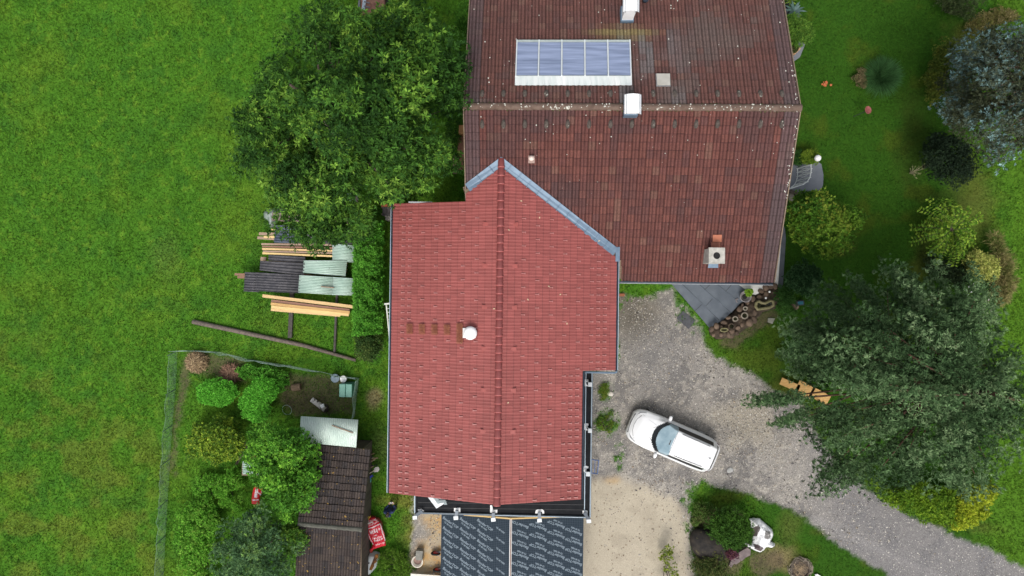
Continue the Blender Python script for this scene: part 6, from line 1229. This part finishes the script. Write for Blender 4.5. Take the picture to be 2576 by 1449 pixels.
cloth('dark_tarp', [(906,1345),(920,1325),(932,1350),(935,1380),(925,1392),(905,1390),(902,1370)], .05, .2, JC['black'], 'black plastic sheet under the rods beside the shed ridge end', 'tarpaulin', 27, .04)
cloth('red_cloth', [(922,1378),(940,1380),(936,1392),(918,1391)], .12, .12, JC['red'], 'small red plastic piece between the printed sack and the bathtub', 'cloth', 29, .03)
for a in ((906,1372,920,1338,.5,.6,'upper blue rod of the bundle'),(909,1374,923,1342,.5,.6,'lower blue rod of the bundle')): rod(*a[:6], .035, JC['blue'], 'blue_tube', a[6]+' leaning by the shed wall', 'tube')
for i, a in enumerate(((905,1318,928,1299,'yellow stick closest to the shed roof edge'),(912,1318,932,1298,'yellow stick in the middle of the three near the person'),(922,1315,933,1297,'yellow stick farthest from the shed roof'))): rod(*a[:4], .4, .8, .012, JC['yellow'], 'yellow_stick', a[4], 'stick')
rod(902,1392,912,1376,.4,.4,.04, JC['yellow'], 'yellow_scrap', 'yellow and red scrap squeezed between bathtub and shed roof', 'scrap')
tag(MB().rock(tuple(P(916,1313,.65)), (.2,.13,.08), 3, n=2, rough=.3).build('grey_rag', JC['pale']), 'pale grey rag on top of the upper end of the printed sack', 'rag')
tag(MB().bar(P(916,1321,.7), P(938,1313,.7), .05, .03).build('white_pole', JC['pale']), 'white pole across the top of the printed red sack', 'pole')
rod(902,1360,917,1330,.6,.7,.01, JC['pale'], 'grey_wire', 'thin pale wire running beside the blue rods', 'wire')
tag(MB().tube([P(x, y, .45) for x, y in ((905,1388),(907,1380),(910,1375),(911,1365),(913,1358),(915,1348),(918,1340))], .012, 5).build('chain', mat('white chain', (.5,.5,.5), None, 9, .5)), 'thin white wavy cord on the black plastic sheet', 'cord')
hs_ = thing('shovel', 'white shovel with pale handle leaning at the shed eave', 'shovel', tuple(P(945,1180,0))); MB().tube([P(930,1191,.6), P(942,1183,.45)], .018, 6).build('handle', mat('pale shaft', (.5,.45,.3), None, 5, .6), hs_)
MB().pprism([(939,1184),(944,1175),(952,1174),(955,1180),(951,1187),(942,1188)], .4, .36, .42).build('blade', JC['pale'], hs_)
tag(MB().lathe(tuple(P(930,1207,.3)), [(.06,0),(.12,.02),(.12,.05),(.06,.06),(.06,0)], 16, sx=.8, sy=1.2).build('teal_ring', JC['teal']), 'teal plastic ring shaped grip lying by the shed below the shovel', 'grip')
tag(MB().bar(P(926,1204,.38), P(938,1196,.38), .1, .06).build('blue_bar', JC['blue']), 'short dark blue bar above the teal ring', 'bar')
for i in range(9):
    y0 = 1148+i*5; rod(922, y0, 946+random.uniform(-8,6), y0-8+random.uniform(-5,7), .25, .3, .018, [TIM[2], TIM[3], POT][i % 3], 'branch', f'thin {["brown","grey-brown","dark"][i%3]} branch in the brushwood pile at the north-east corner of the shed', 'branch')
    bpy.context.view_layer.update() if False else None
for o in [q for q in COL.objects if q.name.startswith('branch') and not q.parent and q.get('category') == 'branch']: o['group'] = 'branches of the brushwood pile beside the shed'
# pipe elbow and wheelbarrow
pe = thing('drain_pipe', 'white-rimmed round drain fitting with grey square pipe standing on the ground', 'pipe', tuple(P(1050,1410,0))); c = P(1050,1412,.3)
MB().lathe((c.x, c.y, 0), [(.2,0),(.24,.30),(.30,.34),(.30,.38),(.25,.38),(.21,.2),(0,.18)], 22).build('bowl', mat('cream ceramic', (.6,.55,.46), (.68,.63,.54), 4, .35), pe, True)
MB().lathe((c.x, c.y, .20), [(0,.012),(.2,.01),(.21,0)], 16).build('rubble', mat('pinkish rubble', (.2,.12,.10), (.34,.24,.2), 8, .9, .4), pe)
a = P(1055,1396,.3); MB().box((a.x, a.y, .2), (.34, .46, .38), -.05).build('square_pipe', mat('weathered grey pipe', (.16,.16,.14), (.27,.26,.23), 5, .8, .2), pe)
def barrow(px, py, label):
    c = P(px, py, .2); root = thing('wheelbarrow', label, 'wheelbarrow', (c.x, c.y, 0)); w_ = MB(); n = 20
    w_.tube([(c.x+.2*math.cos(t), c.y+.0, .2+.2*math.sin(t)) for t in np.linspace(0, 2*math.pi, 21)], .05, 8, False); wh = w_.build('wheel', mat('rubber', (.012,.012,.013)), root, True)
    MB().tube([(c.x, c.y-.045, .2), (c.x, c.y+.05, .2)], .14, 16).build('rim', mat('red rim', (.5,.02,.02), None, 5, .4), wh)
    for s_ in (-1, 1): MB().tube([(c.x, c.y+s_*.06, .2), (c.x+.35, c.y+s_*.13, .32), (c.x+1.3, c.y+s_*.28, .5)], .018, 6).build('handle', GREYM, root)
    tr_ = MB(); tr_.add([(c.x+.35,c.y-.28,.62),(c.x+1.1,c.y-.32,.6),(c.x+1.1,c.y+.32,.6),(c.x+.35,c.y+.28,.62),(c.x+.5,c.y-.18,.32),(c.x+.95,c.y-.2,.32),(c.x+.95,c.y+.2,.32),(c.x+.5,c.y+.18,.32)], [(4,5,6,7),(0,1,5,4),(1,2,6,5),(2,3,7,6),(3,0,4,7)]); t2 = tr_.build('tray', mat('grey green tray', (.16,.19,.17), None, 5, .5), root); m_ = t2.modifiers.new('t', 'SOLIDIFY'); m_.thickness = .01
barrow(1096, 1392, 'red-wheeled barrow sticking out under the carport, the upper one'); barrow(1101, 1434, 'red-wheeled barrow sticking out under the carport, the lower one')
tag(MB().pprism([(1033,1443),(1108,1448),(1106,1500),(1030,1500)], .5, .44, .5).build('white_board', mat('cream board', (.58,.56,.5), None, 4, .6)), 'cream white board at the bottom edge left of the carport', 'board')
# blue trestle and pale stone
tt = thing('trestle', 'blue metal trestle standing on the sand beside the annex gutter', 'trestle', tuple(P(1500,1173,0))); BL_ = mat('blue paint', (.04,.09,.24), (.06,.12,.3), 6, .5)
A_, B_, C_, D_ = P(1488,1156,.75), P(1488,1190,.75), P(1506,1158,.1), P(1503,1192,.1)
for a, b in ((A_, B_), (C_, D_)): MB().bar(a, b, .04, .04).build('rail', BL_, tt)
for a, b in ((A_, C_), (B_, D_)): MB().bar(a, b, .035, .035).build('leg', BL_, tt)
MB().bar((A_+C_)/2, (B_+D_)/2, .03, .03).build('cross_bar', BL_, tt)
tag(MB().rock(tuple(P(1535,990,.05)), (.17,.14,.09), 8, n=2, rough=.3).build('pale_stone', mat('pale stone', (.5,.46,.4), (.6,.56,.5), 6, .9, .3)), 'pale cream stone lying on the gravel beside the small weed patch', 'stone')
tag(MB().rock(tuple(P(1836,1183,.02)), (.18,.16,.05), 12, n=2, rough=.3).build('grey_stone', mat('grey flat stone', (.3,.3,.29), (.4,.4,.38), 6, .9, .3)), 'flat grey stone on the driveway just behind the car', 'stone')
tag(MB().bar(P(1554,742,.1), P(1571,742,.1), .14, .1).build('orange_plank', mat('orange brown plank', (.25,.09,.04), None, 6, .8)), 'short orange-brown plank end sticking out by the extension corner', 'plank')
# ================================================================== STEPS, CASCADE AND TERRACES
t_ = thing('slate_steps', 'wide dark slate steps fanning out from the old house corner', 'steps', tuple(P(1770,770,0)))
ZP = lambda x, y: (1545.6+x*.26667, 547.4+y*.26667)
for i, (q, z) in enumerate((([(530,612),(632,612),(1012,975),(900,1040)], .14), ([(630,608),(778,604),(1107,890),(1008,984)], .28), ([(775,600),(943,600),(1198,800),(1105,895)], .42), ([(940,600),(1130,600),(1262,700),(1250,770),(1195,803)], .56))):
    pp = [ZP(*a) for a in q]; MB().pprism(pp, z, 0, z).build('step', TERR, t_, bevel=.012)
for i, ((x0, y0), (x1, y1)) in enumerate((((632,612),(1012,975)),((778,604),(1107,890)),((943,600),(1198,800)))):
    p, q = P(*ZP(x0-2, y0), .145+.14*i), P(*ZP(x1-2, y1), .145+.14*i); MB().bar(p, q, .05, .006).build('joint_shade', mat('dark joint and riser shade', (.02,.02,.022), None, 5, .9), t_)  # shadow at each riser foot laid on as a dark strip
jm = MB()
for (a, b), z in ((((755,882),(825,820)), .144), (((862,834),(925,766)), .284), (((850,682),(912,622)), .424), (((1050,694),(1108,630)), .564)):
    p, q = P(*ZP(*a), z), P(*ZP(*b), z); MB().bar(p, q, .018, .006).build('joint_shade', mat('dark joint and riser shade', (.02,.02,.022), None, 5, .9), t_)
tag(MB().pprism([ZP(*a) for a in ((650,880),(765,970),(700,1052),(585,948))], .03, 0, .035).build('door_mat', mat('black slate mat', (.05,.052,.06), (.075,.078,.088), 8, .8, .2)), 'square dark mat lying on the ground below the slate steps', 'mat')
c = P(1869.6,746,.56); pr = thing('plant_pot', 'dark empty round plant pot on the top slate step', 'pot', (c.x, c.y, .56)); MB().lathe((c.x, c.y, .56), [(.17,0),(.25,.36),(.285,.38),(.285,.42),(.245,.42),(.22,.25),(0,.24)], 24).build('body', mat('brown grey pot', (.2,.18,.18), (.28,.25,.25), 6, .6), pr, True); MB().lathe((c.x, c.y, .80), [(0,.015),(.215,.0)], 18).build('soil', mat('black soil', (.012,.012,.01), None, 9, .9), pr)
MB().tube([(c.x-.27, c.y-.12, .66), (c.x-.38, c.y-.15, .6), (c.x-.3, c.y-.3, .58)], .03, 6).build('handle', mat('brown grey pot', (.11,.09,.085)), pr)
bush('pot_side_plant', 'small bright yellow-green plant right behind the dark pot', 'plant', ell(1884,736,7,6,8,.2,2), .95, 8, .1, 40, 6, .08, .05, [(.12,.24,.02),(.2,.32,.03)], z0=.75)
wp = thing('white_plinth', 'white plastered landing at the south-east corner of the old house', 'landing', tuple(P(1920,700,0)))
MB().pprism([(1958,565),(1966,590),(1957,716),(1935,724),(1900,742),(1880,735),(1843,708),(1850,640)], .5, 0, .52).build('base', WHITEW, wp)
pth = MB().pprism([(1966,560),(1975,575),(1977,600),(1969,725),(1955,730),(1950,640)], .05, -.05, .05).build('side_path', mat('grey path slabs', (.11,.125,.145), (.16,.175,.2), 3, .8, .2)); tag(pth, kind='structure')
rk = thing('rock_cascade', 'brown natural stone water cascade with round basins curving round the slate steps', 'rockery', tuple(P(1880,790,0)))
STN = mat('brown field stone', (.06,.04,.027), (.19,.13,.09), 2.6, .85, .5, bscale=10); STM = mat('dark brown mortar', (.03,.02,.013), (.10,.07,.045), 4, .9, .7, bscale=12)
def zr(x, y): return .25+.45*smooth(1000, 1450, np.float64(x))
bod = [(1340,700),(1400,632),(1470,618),(1545,650),(1552,780),(1520,860),(1400,890),(1290,1010),(1150,1110),(1040,1140),(960,1150),(900,1110),(885,1045),(1000,985),(1100,895),(1190,800),(1300,730)]
pp = [ZP(*a) for a in bod]; q = [P(x, y, .3) for x, y in pp]; cloth('mound', pp, .02, .5, STM, '', '', 33, .05, .05, parent=rk)
rr2 = random.Random(12); ns_ = 0; placed = []
for k_ in range(900):
    x, y = rr2.uniform(885,1550), rr2.uniform(615,1215)
    if sdf(bod, np.array([x]), np.array([y]))[0] < 14 or ns_ > 96: continue
    if any((x-a)**2+(y-b)**2 < (38 if x < 1250 else 46)**2 for a, b in placed): continue
    if any((x-a)**2+(y-b)**2 < r_**2 for a, b, r_ in ((1140,955,42),(1225,925,50),(1105,1025,44),(1235,855,32),(1410,820,85),(1480,810,50))): continue
    placed.append((x, y)); ns_ += 1; p = P(*ZP(x, y), .4); s_ = rr2.uniform(.11, .19)*(1 if x < 1250 else 1.25)
    MB().rock((p.x, p.y, .56+rr2.uniform(-.04,.05)), (s_, s_*rr2.uniform(.65,.95), .11), k_, rz=rr2.uniform(0,3), n=2, rough=.45).build('stone', STN, rk, True)
WAT = mat('dark pond water', (.012,.012,.008), (.04,.04,.02), 3, .06, 0, spec=.7); OCH = mat('mossy basin rim', (.16,.15,.06), (.25,.22,.12), 8, .9, .4); GRM = mat('mortar rim', (.22,.19,.15), (.32,.28,.22), 8, .9, .4)
def basin(pts, rim, z, m, w_=.05):
    q = [P(*ZP(*a), z) for a in pts]; n = len(q); nm = 'basin'
    mb = MB(); mb.tube([(a.x, a.y, z) for a in q]+[(q[0].x, q[0].y, z)], w_, 7, False); b_ = mb.build(nm, m, rk, True)
    MB().prism([(a.x, a.y) for a in q], z-.08, z-.015).build('water', WAT, b_)
for cx_, cy_, r_, z in ((1140,955,24,.70),(1228,925,30,.74),(1105,1025,28,.68),(1235,857,18,.74)): basin(ell(cx_, cy_, r_, r_*.92, 14, .06, int(cx_)), None, z, GRM if cx_ != 1105 else STM, .035)
basin([(1340,800),(1365,790),(1390,805),(1425,808),(1465,785),(1500,790),(1500,830),(1460,850),(1400,858),(1350,865),(1332,840)], None, .78, OCH, .075); basin(ell(1035,1060,36,16,12,.1,4), None, .66, OCH, .035)
for x_, y_ in ((1462,698),(1427,757)): p = P(*ZP(x_, y_), .78); MB().rock((p.x, p.y, .8), (.06,.06,.05), 2, n=2, rough=.2).build('glass_ball', mat('bright glass', (.75,.75,.72), None, 4, .1), rk, True)
tag(MB().rock(tuple(P(*ZP(1090,1120), .08)), (.2,.12,.1), 4, n=2).build('bed_stone', STN), 'single stone at the foot of the cascade by the grass edge', 'stone')
tag(MB().pprism([ZP(*a) for a in ((1450,945),(1515,950),(1490,1003),(1445,985))], .04, 0, .06).build('slate_slab', mat('greenish slab', (.2,.2,.16), (.28,.28,.23), 6, .9, .3), bevel=.01), 'small greenish stone slab in the grass right of the cascade', 'slab')
bb = thing('solar_lamp', 'small blue-black box standing in the grass right of the small shrub', 'box', tuple(P(2012,762,0))); p = P(2012,762,.2); MB().box((p.x, p.y, .12), (.42,.26,.24), .1).build('case', POT, bb, bevel=.02); MB().box((p.x+.02, p.y, .25), (.26,.16,.02), .1).build('panel', mat('blue panel', (.03,.12,.17), (.06,.2,.26), 9, .2), bb)
tag(MB().rock(tuple(P(1997,771,.1)), (.26,.2,.14), 21, n=2, rough=.25).build('tan_rock', mat('tan rock', (.22,.15,.10), (.32,.23,.16), 5, .9, .4)), 'tan rock between the small shrub and the blue-black box', 'rock')
# curved terrace with white railing and globe lamp
te = thing('curved_terrace', 'curved dark grey garden terrace on the east side of the old house', 'terrace', tuple(P(2030,445,0)))
MB().pprism([(1975,425),(1990,414),(2040,406),(2056,404),(2067,413),(2072,440),(2071,465),(2066,478),(2040,480),(2010,486),(1985,482),(1960,470)], .3, 0, .3).build('slab', mat('anthracite paving', (.13,.145,.17), (.18,.195,.22), 2, .8, .2), te, bevel=.02)
MB().bar(P(1984,481,.25), P(2016,490,.25), .14, .3).build('edge_log', mat('dark edge log', (.06,.045,.035), (.12,.09,.07), 5, .9, .4), te)
rl = thing('railing', 'white curved metal railing with crosses standing on the grey terrace', 'railing', tuple(P(2025,440,0))); RW = mat('white railing', (.62,.64,.64), (.7,.72,.72), 5, .4)
rp = [(2040,414),(2040.5,424),(2040,434),(2037.5,446),(2031,457),(2020,464),(1996,472),(1980,477)]
bs = [P((x-14 if i < 5 else x-8), y+(0 if i < 4 else -3), .3) for i, (x, y) in enumerate(rp)]
bs = []
for x, y in rp: t = P(x, y, 1.25); bs.append(Vector((t.x-.28 if x > 2015 else t.x-.12, t.y-.03, .3)))
tp_ = [Vector((*P(x, y, 1.25).xy, 1.25)) for x, y in rp]
MB().tube(tp_, .022, 6).build('top_rail', RW, rl); MB().tube(bs, .02, 6).build('bottom_rail', RW, rl)
for i in range(len(rp)): MB().bar(bs[i]-Vector((.04,0,0)), tp_[i]+Vector((.05,0,0)), .028, .028).build('post', RW, rl)
for i in range(len(rp)-1): MB().bar(bs[i], tp_[i+1], .014, .014).build('cross', RW, rl); MB().bar(bs[i+1], tp_[i], .014, .014).build('cross', RW, rl)
c = P(2057,398,1.35); gl = thing('globe_lamp', 'white globe garden lamp at the north end of the curved terrace', 'lamp', (c.x, c.y, 0)); MB().tube([(c.x, c.y, 0), (c.x, c.y, 1.2)], .035, 8).build('pole', POT, gl); MB().lathe((c.x, c.y, 1.2), [(.04,0)]+[(.16*math.sin(t), .16-.16*math.cos(t)) for t in np.linspace(.3, 3.05, 12)]+[(0,.32)], 18).build('globe', mat('opal white', (.85,.85,.85), None, 3, .25), gl, True)
tag(MB().rock(tuple(P(1990,495,.2)), (.16,.26,.14), 31, n=2).build('grey_boulder', GRM), 'grey boulder at the south foot of the curved terrace', 'stone')
te2 = thing('corner_terrace', 'pointed grey terrace corner showing beside the top right of the old house', 'terrace', tuple(P(2005,110,0)))
MB().pprism([(1960,20),(2010,20),(2015,60),(2027,108),(2013,143),(1996,155),(1975,150)], .2, 0, .2).build('slab', mat('anthracite paving', (.10,.11,.13)), te2, bevel=.02)
pb = thing('planter', 'square terracotta planter with dark foliage on the pointed terrace', 'planter', tuple(P(1998,123,.2))); p = P(1998,124,.5)
MB().box((p.x, p.y, .4), (.42,.42,.4), math.pi/4).build('box', mat('pale terracotta', (.45,.26,.15), (.5,.31,.19), 5, .7), pb); bush('', '', '', ell(1998,121,10,10,9,.1,3), .8, 12, .13, 50, 6, .06, .03, [(.02,.035,.012),(.05,.07,.02),(.07,.04,.02)], z0=.62, parent=pb)
p = P(1990,98,.2); tag(MB().lathe((p.x, p.y, .2), [(.2,0),(.25,.35),(.2,.35),(.18,.25),(0,.24)], 18).build('round_pot', POT), 'round black pot half hidden below the light green shrub on the pointed terrace', 'pot')
# red ball on a leaning rod
rs = thing('rain_gauge', 'round red disc on a leaning black rod in the right lawn', 'garden ornament', tuple(P(2147,293,0))); a, b = P(2147,293,0), P(2180,279,.95)
MB().tube([a, b], .018, 6).build('rod', POT, rs); mb = MB(); mb.T = Matrix.Translation(P(2183,277,1.0)) @ Matrix.Rotation(.3, 4, 'Y'); mb.lathe((0,0,0), [(0,-.03),(.15,-.02),(.2,.03),(.19,.04),(.1,.0),(0,.0)], 9); mb.build('disc', mat('faded red', (.20,.05,.045), (.3,.09,.08), 7, .6), rs)
# ================================================================== FRONT BED
cw_ = [(1884,1304),(1898,1302),(1910,1303),(1925,1316),(1942,1331),(1944,1344),(1941,1354),(1937,1360),(1949,1366),(1948,1372),(1940,1377),(1927,1376),(1920,1385),(1910,1388),(1895,1383),(1884,1377),(1877,1374),(1872,1367),(1880,1362),(1892,1365),(1893,1345),(1888,1325)]
def spots(V_):
    c = np.tile(np.array((.80,.80,.81)), (len(V_), 1)); px_, py_ = XY2PX(V_[:, 0], V_[:, 1], .45)
    for pg, col in (([(1897,1330),(1902,1322),(1908,1320),(1911,1326),(1908,1338),(1904,1350),(1897,1354),(1893,1350)], (.10,.085,.08)), ([(1924,1333),(1938,1338),(1938,1349),(1930,1355),(1921,1352)], (.22,.21,.2)), ([(1883,1355),(1897,1355),(1893,1374),(1880,1370)], (.10,.085,.08)), ([(1900,1372),(1908,1370),(1919,1377),(1914,1388),(1899,1382)], (.10,.075,.08))):
        c[sdf(pg, px_, py_) > -.3] = col
    return c
cloth('spotted_tarp', cw_, .12, .42, vmat('white plastic sheet', rough=.35, nscale=10, namt=.05, bump=.1, spec=.5), 'white plastic sheet with dark brown patches bundled over something in the grass', 'tarpaulin', 41, .05, .022, col=spots)
BR = mat('black mossy rock', (.006,.005,.005), (.04,.032,.024), 2.5, .85, .7, bscale=8, speck=(.10,.09,.04), speck_amt=.66, speck_scale=3)
p = P(1786,1371,.4); tag(MB().rock((p.x, p.y, .25), (1.05,.85,.55), 19, rz=-.6, n=4, rough=.18).build('black_boulder', BR, None, True), 'large black mossy boulder in the bed beside the sandy forecourt', 'boulder')
SL = mat('mauve slate', (.13,.10,.10), (.21,.165,.16), 4, .8, .3)
for i, (pp, z, rx) in enumerate((([(1858,1390),(1880,1378),(1889,1384),(1888,1397),(1876,1403),(1866,1412),(1860,1408)], .32, 0), ([(1840,1395),(1858,1392),(1864,1404),(1862,1414),(1852,1420),(1845,1418),(1838,1410)], .22, 0), ([(1838,1412),(1848,1416),(1840,1428),(1834,1424)], .16, 0))):
    tag(MB().pprism(pp, z, 0, z).build('slate_slab', SL, None, bevel=.015), ('mauve slate slab nearest the white spotted sheet','middle mauve slate slab of the rock bed','smallest mauve slate slab by the purple plant, lowest one')[i], 'slab')
fp = thing('wicker_ring', 'round wicker-like ring nest on the grass at the bottom edge', 'ring', tuple(P(2012,1431,0))); c = P(2012,1431,0); mb = MB(); rw = random.Random(5)
for i in range(70):
    a = rw.uniform(0, 6.28); r0_, r1_ = rw.uniform(.42,.66), rw.uniform(.42,.66); b = a+rw.uniform(.3,.8); mb.tube([(c.x+r0_*math.cos(a), c.y+r0_*math.sin(a), rw.uniform(.02,.16)), (c.x+(r0_+r1_)/2*1.04*math.cos((a+b)/2), c.y+(r0_+r1_)/2*1.04*math.sin((a+b)/2), rw.uniform(.08,.24)), (c.x+r1_*math.cos(b), c.y+r1_*math.sin(b), rw.uniform(.02,.16))], .014, 4, False)
mb.build('wicker', mat('grey wicker', (.16,.13,.10), (.33,.28,.22), 5, .9), fp); MB().lathe((c.x, c.y, 0), [(.5,.0),(.5,.1),(.42,.1),(.42,.03),(0,.02)], 22).build('dish', mat('dark dish', (.05,.035,.025), (.10,.08,.06), 6, .9), fp)
heapn = npmesh
V = []; Fq = []; cc = []
for i in range(160):
    a = rw.uniform(0, 6.28); r0_ = rw.uniform(0,.36); d = rw.uniform(0, 6.28); x, y = c.x+r0_*math.cos(a), c.y+r0_*math.sin(a); k_ = len(V); dx, dy = .1*math.cos(d), .1*math.sin(d); V += [(x-dx-dy*.05,y-dy+dx*.05,.06),(x-dx+dy*.05,y-dy-dx*.05,.06),(x+dx,y+dy,.1),(x+dx-dy*.05,y+dy+dx*.05,.1)]; Fq.append((k_,k_+1,k_+2,k_+3)); cc += [np.array((.38,.28,.17))*rw.uniform(.5,1.2)]*4
npmesh('straw', V, Fq, np.array(cc), vmat('dry stalk'), fp)
tag(MB().pprism([(2049,1446),(2056,1444),(2070,1452),(2060,1456)], .1, .05, .12).build('white_scrap', WHITEM), 'bit of white plastic at the bottom edge right of the wicker ring', 'scrap')
# orange boards beneath the pine
for i, (x0,y0,x1,y1,w_,lb) in enumerate(((1964,958,2010,978,.36,'orange wooden board under the pine, the left part nearest the driveway'),(2005,970,2044,990,.62,'wide orange wooden board under the pine branches, middle one'),(2040,984,2084,1008,.5,'orange wooden board under the pine, the right one below the branch'))):
    tag(MB().bar(P(x0,y0,.25), P(x1,y1,.25), w_, .06).build('wooden_board', mat('orange wood', (.48,.27,.08), (.62,.38,.14), 4, .7, .2, stretch=(1,4,1)), None), lb, 'board')
# fallen leaves on the sand and pale stone chips at the drive edge
lm = MB(); rl_ = random.Random(9)
for i in range(150):
    x, y = rl_.uniform(1495,1740), rl_.uniform(1190,1449)
    c = P(x, y, .02); s_ = rl_.uniform(.02,.05); a = rl_.uniform(0,6.28); u = Vector((math.cos(a)*s_, math.sin(a)*s_, .005)); v = Vector((-math.sin(a)*s_*.6, math.cos(a)*s_*.6, .01)); lm.add([tuple(c-u), tuple(c-v), tuple(c+u), tuple(c+v)], [(0,1,2,3)])
tag(lm.build('leaf_litter', mat('brown leaf litter', (.12,.08,.05), (.22,.15,.09), 3, .9)), 'small brown leaf litter scattered over the sandy forecourt', 'leaf litter', kind='stuff')
